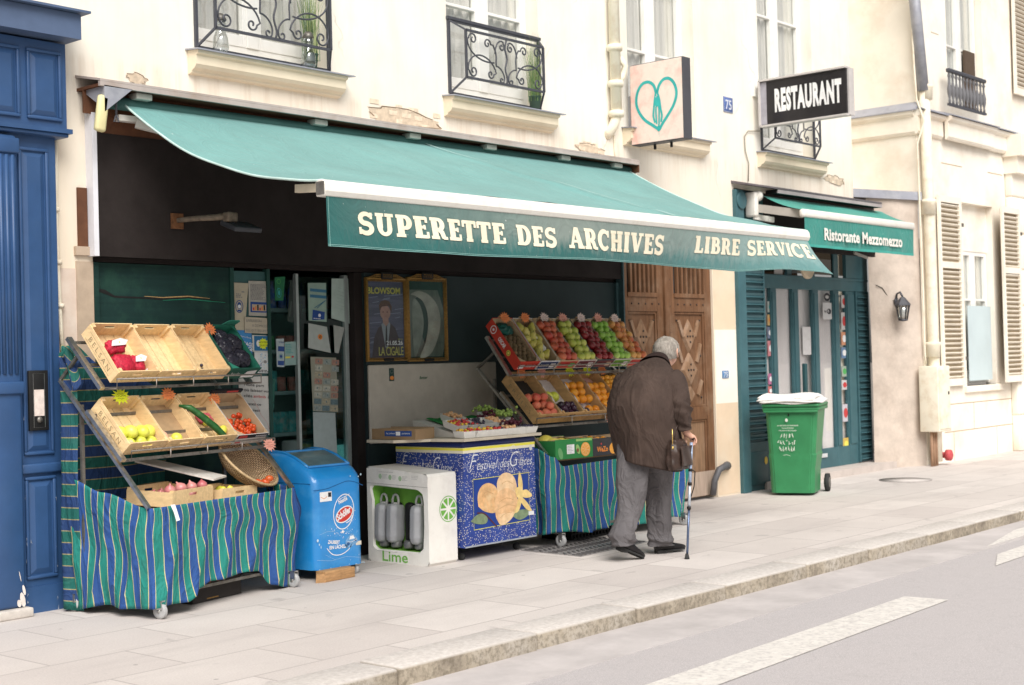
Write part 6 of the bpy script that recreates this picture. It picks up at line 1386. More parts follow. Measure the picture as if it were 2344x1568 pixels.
mk('golden_apple', apple_prof(.039), fruit_mat('ap_gold', (.42, .50, .06), (.66, .66, .16)), 'apple', stem=AS)
mk('dark_apple', apple_prof(.037), fruit_mat('ap_dark', (.16, .008, .015), (.34, .03, .03), .25), 'apple', stem=AS)
mk('green_apple', apple_prof(.037), fruit_mat('ap_green', (.22, .48, .04), (.45, .66, .14)), 'apple', stem=AS)
mk('pink_apple', apple_prof(.037), fruit_mat('ap_pink', (.58, .07, .04), (.78, .45, .12)), 'apple', stem=AS)
mk('pear', [(0, -.040), (.018, -.038), (.032, -.026), (.036, -.010), (.032, .006), (.023, .022), (.016, .036), (.011, .045), (0, .049)], fruit_mat('pear_m', (.50, .44, .06), (.72, .62, .18), spot=(.4, .3, .1)), 'pear', stem=(.046, .06))
mk('kiwi', ball_prof(.024, 1.3), fruit_mat('kiwi_m', (.09, .05, .02), (.20, .13, .06), .7), 'kiwi', seg=12)
mk('peach', apple_prof(.038, .95), fruit_mat('peach_m', (.50, .03, .03), (.75, .28, .14), .6), 'peach')
mk('plum', ball_prof(.029, 1.1), fruit_mat('plum_m', (.015, .008, .015), (.07, .025, .05), .25), 'plum', seg=12)
mk('orange', ball_prof(.037, .95), fruit_mat('orange_m', (.78, .24, .01), (.85, .38, .03), .45), 'orange')
mk('tangerine', ball_prof(.027, .85), fruit_mat('tang_m', (.80, .28, .02), (.85, .45, .05), .4), 'tangerine', seg=12)
mk('lemon', [(0, -.043), (.007, -.040), (.020, -.030), (.028, -.014), (.030, 0), (.028, .014), (.020, .030), (.007, .040), (0, .043)], fruit_mat('lemon_m', (.72, .66, .05), (.80, .78, .12)), 'lemon')
mk('pomelo', ball_prof(.046, .92), fruit_mat('pom_m', (.62, .66, .06), (.80, .78, .14)), 'grapefruit')
mk('melon', ball_prof(.078, .95, 14), fruit_mat('melon_m', (.66, .56, .08), (.80, .70, .16), .5), 'melon', seg=22)
mk('cherry_tomato', ball_prof(.0165, .95, 8), fruit_mat('tom_m', (.60, .04, .01), (.75, .12, .02), .2), 'tomato', seg=10)
mk('tomato', apple_prof(.034, .82), fruit_mat('tom_b', (.62, .06, .02), (.78, .20, .05), .2), 'tomato')
mk('red_onion', [(0, -.034), (.014, -.034), (.030, -.022), (.038, -.004), (.036, .012), (.022, .028), (.008, .038), (.004, .05), (0, .052)], fruit_mat('onion_m', (.42, .07, .10), (.66, .32, .28), .35), 'onion')
mk('berry_gold', ball_prof(.0115, 1, 6), fruit_mat('b_gold', (.75, .45, .03), (.80, .60, .08), .3), 'berry', seg=8, name='berry')
mk('berry_red', ball_prof(.0115, 1, 6), fruit_mat('b_red', (.45, .02, .03), (.65, .06, .05), .3), 'berry', seg=8, name='berry')
mk('berry_black', ball_prof(.0105, 1, 6), fruit_mat('b_black', (.01, .01, .015), (.05, .04, .09), .3), 'berry', seg=8, name='berry')
mk('berry_peach', ball_prof(.0135, 1.1, 6), fruit_mat('b_peach', (.65, .30, .14), (.75, .50, .26), .5), 'apricot', seg=8, name='apricot')
def fill(kind, M, w, L, r, label, group, y0=0.0, y1=1.0, ncol=None, layers=1, seed=1, z0=.01, skip=0.0, m=.012):
    q = random.Random(seed); dx = r*1.90; n = ncol or max(1, int((w-2*m)/dx)); dx = (w-2*m)/n
    rows = int((L*(y1-y0)-2*m)/(r*1.66)); R3 = M
    for j in range(rows):
        for i in range(n-(j % 2)):
            if q.random() < skip: continue
            x = m+dx*(i+.5+(.5 if j % 2 else 0)); y = L*y0+m+r+(L*(y1-y0)-2*m-2*r)*j/max(1, rows-1)
            put(kind, M @ Vector((x+q.uniform(-.004, .004), y+q.uniform(-.004, .004), z0+r+q.uniform(0, .010))), label, group, rnd=q, sc=FS)
    if layers > 1:
        for j in range(rows-1):
            for i in range(max(1, n-1)):
                if q.random() < .25: continue
                x = m+dx*(i+1); y = L*y0+m+r*2+(L*(y1-y0)-2*m-4*r)*j/max(1, rows-2)
                put(kind, M @ Vector((x+q.uniform(-.004, .004), y, z0+r*2.5+q.uniform(0, .006))), label, group, rnd=q)
def star_tag(label, M, x, y, z, col, s=.045, seed=1, yaw=0.0, st=None):
    """jagged paper price tag standing at local (x,y,z), facing the street"""
    p = M @ Vector((x, y, z)); t = thing('price_tag', label, 'price tag', tuple(p)); b = MB(); q = random.Random(seed)
    f = Fr(p, Vector((math.cos(yaw), math.sin(yaw), 0)), Vector((0, .25, 1))); f = Fr(p, f.u, f.v); n = 13; pts = []
    for k in range(2*n):
        a = PI*k/n; rr_ = s*1.22*(1 if k % 2 == 0 else .64)*q.uniform(.88, 1.10); pts.append(f.p(rr_*1.25*math.cos(a), rr_*.95*math.sin(a), 0))
    b.prism(pts, f.n*.001, 0); b.build('card', mat('tag_%d_%d' % (int(col[0]*100), int(col[1]*100)), col, .7, .06, 30), t)
    b = MB(); 
    for k in range(3):
        y_ = s*(.32-.32*k); w_ = s*(.6 if k != 1 else .85); x_ = -w_
        pts = []
        while x_ < w_: pts.append((x_, y_+q.uniform(-.10, .10)*s)); x_ += s*.12
        stroke(b, f, pts, .0022, .0022, 0)
    b.build('handwriting', INK if col[1] > .5 else mat('ink_red_brown', (.30, .05, .03), .7), t)
ORG = (.78, .24, .08); YEL = (.74, .80, .03); PNK = (.78, .36, .28); PALE = (.80, .62, .56)
PRT = random.Random(21)

def stand_frame(name, label, M0, width, posts, rails, zt, depth, group, strut=None):
    """posts: inclined post ends ((v,z),(v,z)); rails: list of (v0,z0,v1,z1) tray side rails; front rods for each tier"""
    o = thing(name, label, 'stand', M0.translation, rz=M0.to_euler().z, group=group)
    CH = mat('chrome', ()); DM = mat('dull_metal', ())
    P = lambda u, v, z: M0 @ Vector((u, v, z))
    if strut:
        for u in (-.012, width): MB().bar(P(u, posts[0][0], posts[0][1]), P(u, strut[0], strut[1]), .022, .018).build('strut', DM, o)
    for u in (-.012, width+.0):
        MB().bar(P(u, posts[0][0], posts[0][1]), P(u, posts[1][0], posts[1][1]), .028, .022).build('sloping_post', CH, o)
        uu_ = .02 if u < 0 else u-.03
        MB().bar(P(uu_, posts[2], .06), P(uu_, posts[2], posts[3]), .022, .022).build('upright', DM, o)
    for (v0, z0, v1, z1, rod) in rails:
        for u in (-.02, width+.01):
            MB().bar(P(u, v0, z0), P(u, v1, z1), .04, .026).build('tray_rail', CH, o)
        b = MB(); b.bar(P(-.0, v0+.02, z0+.0), P(width, v0+.02, z0+.0), .02, .02); b.bar(P(0, v1-.03, z1-.03), P(width, v1-.03, z1-.03), .02, .02)
        b.bar(P(0, (v0+v1)/2, (z0+z1)/2-.01), P(width, (v0+v1)/2, (z0+z1)/2-.01), .02, .02); b.build('cross_bar', DM, o)
        b = MB(); fv, fz = rod; b.tube([P(.02, v0+.0, z0), P(.0, fv, z0+.0), P(.0, fv, fz), P(width, fv, fz), P(width, fv, z0), P(width-.02, v0, z0)], .006, seg=6)
        for k in range(1, 4): b.tube([P(width*k/4, fv, fz), P(width*k/4, fv, z0), P(width*k/4, v0+.03, z0)], .005, seg=6)
        b.build('guard_rod', mat('rod_metal', (.30, .27, .24), .45, .2, 30, metal=.6), o)
    MB().box((.05, .03, zt-.06), (width-.03, depth-.08, zt-.035), 0, M0).build('base_board', mat('ply_board', (.22, .15, .09), .8, .2, 6), o)
    b = MB(); 
    for u in (.03, width-.05):
        for v in (.03, depth-.12): b.box((u, v, .10), (u+.022, v+.022, zt-.06), 0, M0)
    b.box((0, .02, .12), (width, .04, .14), 0, M0); b.build('lower_frame', DM, o)
    for u, v in ((.03, -.035), (width-.06, -.035), (.03, depth-.06), (width-.06, depth-.06)):
        Mw = M0 @ Matrix.Translation((u, v, .05)) @ Matrix.Rotation(PI/2, 4, 'Y')
        c = MB().lathe([(0, -.014), (.034, -.014), (.049, -.013), (.05, -.010), (.05, .010), (.049, .013), (.034, .014), (0, .014)], Mw, seg=24).build('castor', mat('castor_grey', (.42, .42, .42), .5, .15, 20), o)
        MB().lathe([(.0, -.019), (.012, -.019), (.012, .019), (0, .019)], Mw, seg=10).build('axle', CH, c)
        b = MB(); b.box((u-.022, v-.03, .06), (u-.017, v+.01, .115), 0, M0); b.box((u+.017, v-.03, .06), (u+.022, v+.01, .115), 0, M0); b.box((u-.022, v-.03, .108), (u+.022, v+.03, .116), 0, M0); b.build('fork', CH, c)
    return o

# ================================================================== LEFT STAND
M1 = Matrix.Translation((.215, -.977, 0)) @ Matrix.Rotation(rad(11), 4, 'Z')
W1 = 1.40
stand_frame('display_stand', 'left sloping steel display stand with blue and green striped skirt', M1, W1, ((.75, 1.50), (.0, .69), .60, 1.34), [(.371, 1.44, .661, 1.771, (.26, 1.50)), (.20, .985, .50, 1.30, (.15, 1.045))], .69, .78, 'fruit stands', (.574, 1.667))
P1 = lambda u, v, z=0: M1 @ Vector((u, v, z))
skirt('striped_skirt', 'blue and green striped skirt of the left stand, almost reaching the pavement', [P1(-.004, .68), P1(-.004, -.012), P1(W1+.012, -.012), P1(W1+.012, .25)],
      interp([(0, .86), (.12, .78), (.285, .69), (.84, .69), (1, .72)]), interp([(0, .02), (.15, .055), (.285, .075), (.40, .06), (.46, .14), (.50, .18), (.62, .165), (.72, .15), (.78, .05), (.84, .02), (1, .10)]), amp=.030, seed=5, shift=.022, flare=.022, sway=.12)
# folded hem along the top
# cloth behind the tiers, stripes lying level
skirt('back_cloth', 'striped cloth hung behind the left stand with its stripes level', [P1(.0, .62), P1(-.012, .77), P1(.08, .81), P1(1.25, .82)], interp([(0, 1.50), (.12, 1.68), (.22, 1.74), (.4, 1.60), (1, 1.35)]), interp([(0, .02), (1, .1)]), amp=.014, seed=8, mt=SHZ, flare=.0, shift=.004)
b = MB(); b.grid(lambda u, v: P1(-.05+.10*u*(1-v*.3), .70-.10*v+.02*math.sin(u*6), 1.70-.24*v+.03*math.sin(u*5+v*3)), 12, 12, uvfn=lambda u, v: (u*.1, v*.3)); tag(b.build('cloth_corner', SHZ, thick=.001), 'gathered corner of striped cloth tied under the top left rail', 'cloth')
# upper tier
TU1 = lambda u: tilt(M1, u, .345, 1.475, 52)
bel = ('BELSAN', CI)
wood_crate('fruit_crate', 'pale wooden crate holding red net bags, leftmost on the top tier of the left stand', TU1(.02), .365, .40, .115, bel, bel)
wood_crate('fruit_crate', 'nearly empty pale crate with some garlic, second on top tier of left stand', TU1(.395), .345, .40, .11, None, None)
wood_crate('fruit_crate', 'empty pale crate with dark scraps, third on top tier of left stand', TU1(.75), .33, .40, .112, None, None)
def gr_prints(b, F1, F2, w, L, h):
    text(b, F1.at(w*.10, h*.3), 'Récolte', h*.3, .001, 0, width=w*.3); poly(b, F1, [(w*.5, h*.1), (w*.95, h*.1), (w*.9, h*.8), (w*.6, h*.7)], .001, 0); return [INKW, INK]
card_box('produce_box', 'dark green cardboard box of black wrapped produce, top tier of left stand', TU1(1.095), .31, .40, .115, (.02, .10, .07), (.03, .22, .15), prints=gr_prints)
b = MB(); Mq = TU1(1.095); q = random.Random(3)
tb = thing('black_bags', 'crinkled black plastic bags heaped in the dark green box', 'bags', tuple(Mq @ Vector((.15, .2, .05))))
for k, (x, y, rr_) in enumerate(((.09, .10, .07), (.21, .12, .075), (.10, .22, .08), (.22, .26, .075), (.14, .32, .06))):
    b = MB(); bm = bmesh.new(); bmesh.ops.create_icosphere(bm, subdivisions=4, radius=rr_)
    for v in bm.verts: n_ = math.sin(v.co.x*90+k)*math.sin(v.co.y*110+k*2)*math.sin(v.co.z*80); v.co *= 1+.10*n_+q.uniform(-.03, .03)
    b.frombm(bm, M=Mq @ Matrix.Translation((x, y, .075)) @ Matrix.Diagonal((1, 1.05, .75, 1)), smooth=False); b.build('bag', mat('black_plastic', (.03, .028, .04), .22, .3, 40), tb)
b = MB(); b.prism([Mq @ Vector(p) for p in ((.17, .40, .115), (.31, .40, .115), (.31, .385, .17), (.27, .37, .20), (.19, .385, .18))], Mq.to_3x3() @ Vector((0, .004, .003))); tag(b.build('raised_flap', mat('card_2_22', (.03, .20, .14), .7, .1, 20)), 'raised green cardboard flap at the back right of the dark green box', 'box lid')
# net bags of red onions
NET = mat('red_net', (.50, .02, .05), .45, .35, 60, bmp=.6, bscale=220, local=True)
def net_bag(M, x, y, z, rx, ry, rz_, label, seed, lab=True):
    o = thing('net_bag', label, 'net bag', tuple(M @ Vector((x, y, z))), group='red net bags in the top left crate'); bm = bmesh.new(); bmesh.ops.create_icosphere(bm, subdivisions=4, radius=1); q = random.Random(seed)
    C_ = [(q.uniform(-.55, .55), q.uniform(-.55, .55), q.uniform(-.2, .6)) for _ in range(7)]
    for v in bm.verts:
        d = min((v.co-Vector(c)).length for c in C_); v.co *= .80+.16*math.cos(d*5.5)+.04*math.sin(v.co.x*20)
    MB().frombm(bm, M=M @ Matrix.Translation((x, y, z+rz_*.8)) @ Matrix.Diagonal((rx, ry, rz_, 1)), smooth=True).build('net', NET, o)
    if lab:
        b = MB(); f = Fr(M @ Vector((x, y, z+rz_*1.5)), M.to_3x3() @ Vector((1, .15, 0)), M.to_3x3() @ Vector((-.1, 1, .35))); poly(b, f, [(-rx*.7, -.012), (rx*.4, -.02), (rx*.75, .008), (rx*.2, .03), (-rx*.5, .022)], .012, 0); disk(b, f, 0, .004, .006, .006, .0135, 1, 8); b.build('paper_label', [INKW, INKY], o)
T_ = TU1(.02)
net_bag(T_, .16, .25, .02, .12, .075, .05, 'red net bag of onions with a white label, upper one in the top left crate', 1)
net_bag(T_, .14, .11, .02, .13, .10, .055, 'large red net bag of onions lying at the front left of the top left crate', 2, False)
net_bag(T_, .275, .12, .02, .085, .08, .045, 'smaller red net bag beside the white papers in the top left crate', 3)
# garlic heads and scraps
mk('garlic', [(0, -.018), (.012, -.018), (.024, -.008), (.026, .002), (.018, .014), (.006, .022), (.003, .034), (0, .035)], fruit_mat('garlic_m', (.60, .52, .56), (.80, .76, .74), .6), 'garlic', seg=10)
for k, (u, x, y) in enumerate(((.02, .325, .05), (.395, .06, .035), (.395, .13, .03), (.395, .17, .04), (.395, .27, .035))): put('garlic', TU1(u) @ Vector((x, y, .03)), 'small purple white garlic head in the near empty crates of the top tier', 'garlic heads on the left stand', rnd=PRT)
for k, (x, y) in enumerate(((.10, .05), (.13, .04), (.16, .07), (.20, .05), (.23, .04), (.09, .14), (.18, .11))): put('berry_black', TU1(.75) @ Vector((x, y, .022)), 'dark shrivelled grape left over in the third crate of the top tier', 'left over grapes', rnd=PRT, sc=1.1)
# lower tier
TL1 = lambda u: tilt(M1, u, .26, 1.015, 48.5)
wood_crate('fruit_crate', 'wooden crate of yellow grapefruit, leftmost on the second tier of the left stand', TL1(.02), .345, .39, .115, bel, bel)
wood_crate('fruit_crate', 'cardboard lined wooden crate with one yellow fruit, second tier of left stand', TL1(.375), .33, .39, .11, ('PRIMEURS', CI), None, lining=mat('kraft', (.40, .27, .15), .85, .1, 20))
wood_crate('fruit_crate', 'wooden crate with a long cucumber across it, second tier of left stand', TL1(.715), .33, .39, .112, ('PRIM', CI), None)
def tm_prints(b, F1, F2, w, L, h):
    poly(b, F1, [(0, h*.62), (w, h*.62), (w, h*.99), (0, h*.99)], .001, 0); poly(b, F1, [(w*.05, h*.66), (w*.35, h*.66), (w*.3, h*.95), (w*.05, h*.95)], .0014, 2); text(b, F1.at(w*.60, h*.70), 'tomate', h*.2, .0016, 1, width=w*.36, bold=.02); rect(b, F1, w*.06, h*.14, w*.24, h*.34, .001, 2); rect(b, F1, w*.35, h*.1, w*.95, h*.5, .0008, 3); return [INK, INKW, INKR, mat('photo_mush', (.55, .5, .45), .6, .3, 40)]
card_box('produce_box', 'white and black cardboard box of cherry tomatoes, second tier of left stand', TL1(1.06), .325, .39, .10, (.66, .62, .58), prints=tm_prints)
b = MB(); Mq = TL1(1.06); b.box((0, .385, .10), (.325, .40, .135), 0, Mq); b.box((.16, .383, .112), (.28, .385, .128), 1, Mq); tag(b.build('printed_strip', [INK, INKR]), 'black printed header strip behind the cherry tomatoes', 'box lid')
G_ = 'yellow grapefruit in the left stand'; l_ = 'yellow grapefruit in the leftmost crate of the second tier, left stand'
for (x, y, z) in ((.07, .05, .055), (.17, .055, .055), (.26, .05, .055), (.05, .135, .06), (.14, .145, .06), (.235, .14, .06), (.30, .14, .055), (.19, .10, .105), (.10, .11, .10)): put('pomelo', TL1(.02) @ Vector((x, y, z-.008)), l_, G_, rnd=PRT)
put('pomelo', TL1(.375) @ Vector((.15, .06, .05)), 'single yellow fruit at the front of the second crate, second tier', None, sc=.85, rnd=PRT)
M_ = TL1(.375)
b = MB(); b.tube([M_ @ Vector((.08, .03, .03)), M_ @ Vector((.07, .10, .05)), M_ @ Vector((.075, .16, .03))], [.012, .016, .010]); tag(b.build('root_vegetable', mat('root_pink', (.66, .40, .26), .7, .15, 30)), 'short pinkish root standing in the second crate of the second tier', 'vegetable')
M_ = TL1(.715)
b = MB(); b.tube([M_ @ Vector((-.03, .30, .10)), M_ @ Vector((.03, .26, .12)), M_ @ Vector((.10, .17, .115)), M_ @ Vector((.17, .09, .10)), M_ @ Vector((.22, .02, .085)), M_ @ Vector((.235, .0, .08))], [.008, .021, .024, .025, .021, .006], seg=12); tag(b.build('cucumber', mat('cuc_green', (.02, .10, .025), .35, .3, 30, grime=(.10, .24, .08), grime_amt=.5, gscale=20)), 'long dark green cucumber lying across the third crate', 'cucumber')
put('lemon', M_ @ Vector((.28, .09, .05)), 'bright yellow lemon beside the cucumber', None, sc=1.1, rnd=PRT); put('lemon', M_ @ Vector((.21, .20, .04)), 'yellow green lemon lying under the cucumber', None, rnd=PRT)
b = MB(); b.rbox((.16, .19, .01), (.29, .27, .05), .015, M=M_); tag(b.build('radish_pack', mat('radish', (.62, .12, .16), .4, .6, 70)), 'clear pack of red radishes behind the lemon', 'pack')
q = random.Random(12); M_ = TL1(1.06)
for k in range(62): put('cherry_tomato', M_ @ Vector((q.uniform(.03, .295), q.uniform(.03, .17+.06*(k % 2)), .02+q.uniform(0, .045))), 'small red cherry tomato loose in the white and black box', 'cherry tomatoes', rnd=q)
star_tag('yellow star price tag on the back of the grapefruit crate', TL1(.02), .17, .385, .125, YEL, .05, 1, .15)
star_tag('orange star price tag on the back of the cardboard lined crate', TL1(.375), .25, .385, .125, ORG, .045, 2, .15)
star_tag('orange star price tag above the cucumber crate at its right corner', TL1(.715), .36, .34, .10, ORG, .042, 3, .15)
star_tag('orange star price tag standing in the dark green box', TU1(1.095), .02, .36, .115, ORG, .042, 4, .15)
star_tag('orange star price tag hanging at the right end of the second tier, left stand', M1, 1.33, .14, 1.0, PNK, .045, 5, .15)
# base: crates, tilted lid, basket
MB0 = M1 @ Matrix.Translation((.30, .10, .655)) @ Matrix.Rotation(rad(8), 4, 'Z') @ Matrix.Rotation(rad(3), 4, 'X')
wood_crate('fruit_crate', 'wooden crate of red onions on the base of the left stand', MB0, .46, .36, .11, None, None)
q = random.Random(6)
for k in range(16): put('red_onion', MB0 @ Vector((.06+.115*(k % 4)+q.uniform(-.01, .01), .06+.08*((k//4) % 3)+q.uniform(-.01, .01), .05+.05*(k//12)+.01)), 'red onion in the base crate of the left stand', 'red onions', rnd=q)
MB1 = M1 @ Matrix.Translation((.80, .12, .66)) @ Matrix.Rotation(rad(0), 4, 'Z')
wood_crate('fruit_crate', 'low wooden crate of small lemons half under the basket, left stand', MB1, .36, .34, .075, None, None)
for (x, y) in ((.07, .06), (.14, .05), (.10, .12)): put('lemon', MB1 @ Vector((x, y, .05)), 'pale lemon in the low crate under the basket', 'lemons in the low crate', rnd=PRT)
b = MB(); a, c, d, e = P1(.46, .58, .935), P1(.66, .66, .94), P1(.96, .22, .80), P1(.74, .14, .795); b.prism([a, e, d, c], (0, 0, .012)); 
b2 = thing('cardboard_sheet', 'white cardboard lid leaning across the crates behind the onions', 'box lid', tuple(a)); b.build('sheet', mat('dirty_white_card', (.66, .63, .58), .8, .1, 7, grime=(.30, .25, .2), grime_amt=.5, gscale=22), b2)
def basket():
    t = thing('wicker_basket', 'shallow round wicker basket tilted on its side with tomatoes at its lower edge', 'basket', tuple(P1(1.16, .30, .80)))
    Mx = M1 @ Matrix.Translation((1.20, .30, .83)) @ Matrix.Rotation(rad(14), 4, 'Y') @ Matrix.Rotation(rad(44), 4, 'X') @ Matrix.Diagonal((1.15, 1, 1, 1))
    m, nt, bb = _nt('wicker'); uv = nt.nodes.new('ShaderNodeTexCoord').outputs['UV']
    wv = nt.nodes.new('ShaderNodeTexBrick'); mp = nt.nodes.new('ShaderNodeMapping'); mp.inputs['Scale'].default_value = (44, 10, 1); nt.links.new(uv, mp.inputs[0]); nt.links.new(mp.outputs[0], wv.inputs[0]); wv.inputs['Scale'].default_value = 1; wv.inputs['Brick Width'].default_value = 1; wv.inputs['Row Height'].default_value = .5; wv.inputs['Mortar Size'].default_value = .12
    wv.inputs['Color1'].default_value = (.70, .52, .32, 1); wv.inputs['Color2'].default_value = (.50, .34, .19, 1); wv.inputs['Mortar'].default_value = (.14, .08, .04, 1)
    nt.links.new(wv.outputs[0], bb.inputs['Base Color']); bb.inputs['Roughness'].default_value = .7; bump(nt, bb, wv.outputs['Fac'], -.6, .004)
    prof = [(0, -.02), (.10, -.015), (.16, .0), (.205, .04), (.23, .09)]
    b = MB(); 
    def fn(u, v):
        k = v*(len(prof)-1); i = min(int(k), len(prof)-2); s = k-i; r_ = prof[i][0]*(1-s)+prof[i+1][0]*s; z = prof[i][1]*(1-s)+prof[i+1][1]*s
        return Mx @ Vector((r_*math.cos(2*PI*u), r_*math.sin(2*PI*u), z))
    b.grid(fn, 60, 16); b.build('bowl', m, t, thick=.008)
    b = MB(); b.tube([Mx @ Vector((.235*math.cos(2*PI*k/40), .235*math.sin(2*PI*k/40), .09)) for k in range(40)], .010, closed=True, seg=8); b.build('rim', mat('wicker_rim', (.50, .36, .20), .7, .25, 60), t)
    for (x, y) in ((.17, -.10), (.10, -.15), (.02, -.17)): put('tomato', Mx @ Vector((x, y, .05)), 'orange red tomato at the lower edge of the wicker basket', 'tomatoes in the basket', sc=.9, rnd=PRT)
basket()
b = MB(); p = P1(.13, -.045, .70); b.quad([p, p+Vector((.035, 0, .0)), p+Vector((.045, -.01, -.05)), p+Vector((.055, -.02, -.10)), p+Vector((.028, -.02, -.105)), p+Vector((.018, -.01, -.05))]); tag(b.build('paper_strip', INKW, thick=.001), 'white paper strip hanging over the front edge of the left skirt', 'label')
def bx_prints(b, F1, F2, w, L, h):
    disk(b, F1, w*.35, h*.6, .012, .012, .001, 0); disk(b, F1, w*.52, h*.6, .012, .012, .001, 0); rect(b, F1, w*.28, h*.06, w*.52, h*.10, .001, 1); return [mat('rust', ()), mat('gilt', ())]
Mk = M1 @ Matrix.Translation((.50, .13, .005))
card_box('black_box', 'black cardboard box on the pavement under the left stand', Mk, .48, .34, .20, (.035, .03, .028), (.1, .07, .05), prints=bx_prints, flap=False)

# ================================================================== RIGHT STAND
M2 = Matrix.Translation((4.12, -1.03, 0)) @ Matrix.Rotation(rad(-1.5), 4, 'Z'); W2 = 1.83
stand_frame('display_stand', 'right sloping steel display stand of apples and oranges behind the man', M2, W2, ((.83, 1.49), (.06, .76), .66, 1.4), [(.44, 1.425, .70, 1.76, (.36, 1.50)), (.24, .985, .55, 1.28, (.17, 1.06))], .76, .85, 'fruit stands', (.60, 1.64))
P2 = lambda u, v, z=0: M2 @ Vector((u, v, z))
skirt('striped_skirt', 'blue and green striped skirt of the right stand, hanging clear of the pavement', [P2(-.10, .75), P2(-.10, -.015), P2(W2+.03, -.015), P2(W2+.03, .5)], interp([(0, .86), (.2, .82), (.262, .745), (.30, .66), (.36, .665), (.86, .70), (1, .76)]), interp([(0, .12), (.26, .11), (.5, .085), (.86, .09), (1, .12)]), amp=.032, seed=14, shift=.010, uvoff=.03, flare=.02, sway=.06)
TU2 = lambda u: tilt(M2, u, .43, 1.47, 50)
xs7 = [.02, .285, .545, .80, 1.06, 1.31, 1.56]; wd = .252
def oscar(b, F1, F2, w, L, h):
    text(b, F2.at(L*.36, h*.32), 'OSCAR', h*.34, .0012, 0, width=L*.22, bold=.04); ring(b, F2, L*.17, h*.5, h*.3, h*.34, .008, .0012, 0); disk(b, F2, L*.17, h*.5, h*.12, h*.12, .0012, 0); disk(b, F2, L*.70, h*.45, h*.24, h*.24, .0012, 1); ring(b, F2, L*.70, h*.45, h*.15, h*.15, .004, .0016, 2); rect(b, F1, w*.1, h*.15, w*.35, h*.6, .001, 0); text(b, F1.at(w*.45, h*.3), 'OSCAR', h*.3, .001, 0, width=w*.45); return [INKW, INKY, INK]
def mkpr(c1, c2, txt=''):
    def f(b, F1, F2, w, L, h):
        rect(b, F1, w*.04, h*.08, w*.96, h*.9, .0008, 0); rect(b, F1, w*.62, h*.2, w*.88, h*.7, .0012, 1)
        if txt: text(b, F1.at(w*.10, h*.35), txt, h*.26, .0014, 1, width=w*.42, bold=.02)
        rect(b, F2, L*.05, h*.25, L*.30, h*.7, .001, 0); return [c1, c2]
    return f
RED = (.55, .05, .03)
boxes = [
 ('red cardboard box of kiwis marked OSCAR, leftmost on the top tier of the right stand', RED, oscar, 'kiwi'),
 ('white and navy box of yellow pears in white paper, second on the top tier', (.70, .70, .70), mkpr(mat('navy_print', (.03, .05, .14), .6), INKW, 'QUALITE'), 'pear'),
 ('cardboard box of bright red apples, third on the top tier', (.60, .42, .26), mkpr(mat('red_print', (.50, .06, .05), .6), INK_LG, 'Pomme'), 'red_apple'),
 ('box of yellow green apples in four rows, fourth on the top tier', (.66, .62, .56), mkpr(mat('plum_print', (.16, .05, .06), .6), INKW, 'Verger'), 'golden_apple'),
 ('dark box of dark red apples, fifth on the top tier', (.05, .09, .10), mkpr(mat('plum_print', ()), mat('photo_beige', ()), ''), 'dark_apple'),
 ('box of bright green apples, sixth on the top tier', (.64, .60, .56), mkpr(mat('green_print', (.15, .35, .05), .6), INKW, ''), 'green_apple'),
 ('box of red and yellow apples, rightmost on the top tier', (.62, .48, .34), mkpr(mat('red_print', ()), INKW, ''), 'pink_apple')]
tags = [ORG, ORG, PALE, PNK, PALE, PNK, PALE]
rrs = dict(kiwi=.025, pear=.036, red_apple=.038, golden_apple=.039, dark_apple=.037, green_apple=.037, pink_apple=.037)
for k, (u, (lab, col, pr_, kind)) in enumerate(zip(xs7, boxes)):
    T = TU2(u); card_box('produce_box', lab, T, wd, .50, .105, col, prints=pr_)
    nm = kind.replace('_', ' ')
    if kind == 'kiwi': fill(kind, T, wd, .50, .025, 'brown kiwi in the red box of the right stand', 'kiwis', 0, .66, layers=1, seed=k, z0=.035)
    elif kind == 'pear': fill(kind, T, wd, .50, .034, 'yellow pear in the white and navy box', 'pears', 0, .92, ncol=3, seed=k, z0=.035, skip=.12)
    else: fill(kind, T, wd, .50, rrs[kind], nm+' in the '+lab.split(' apples')[0].split(' of ')[0]+' of '+nm+'s on the top tier', nm+'s', 0, .95, ncol=3, layers=1, seed=k+3, z0=.055)
    star_tag('%s star price tag on the back edge of the %s' % ({ORG: 'orange', PALE: 'pale', PNK: 'pink'}[tags[k]], ['kiwi box', 'pear box', 'red apple box', 'golden apple box', 'dark apple box', 'green apple box', 'red and yellow apple box'][k]), T, wd*.55, .49, .125, tags[k], .046, k+10, 0)
    b = MB(); b.rbox((wd*.3, .498, .10), (wd*.62, .51, .125), .004, M=T); tag(b.build('carton_tab', mat('kraft2', (.42, .28, .16), .85, .1, 20)), 'brown carton tab sticking up behind the %s' % ['kiwi box', 'pear box', 'red apple box', 'golden apple box', 'dark apple box', 'green apple box', 'red and yellow apple box'][k], 'carton tab')
def crumple(name, label, cat, M, x, y, z, sx, sy, sz, m, seed=1):
    bm = bmesh.new(); bmesh.ops.create_icosphere(bm, subdivisions=3, radius=1); q = random.Random(seed)
    for v in bm.verts: v.co *= 1+q.uniform(-.22, .12)
    return tag(MB().frombm(bm, M=M @ Matrix.Translation((x, y, z)) @ Matrix.Diagonal((sx, sy, sz, 1)), smooth=False).build(name, m), label, cat)
crumple('tissue_paper', 'crumpled dark green tissue behind the kiwis', 'paper', TU2(xs7[0]), wd*.5, .41, .06, .10, .07, .03, mat('tissue_green', (.015, .10, .08), .35, .3, 30), 2)
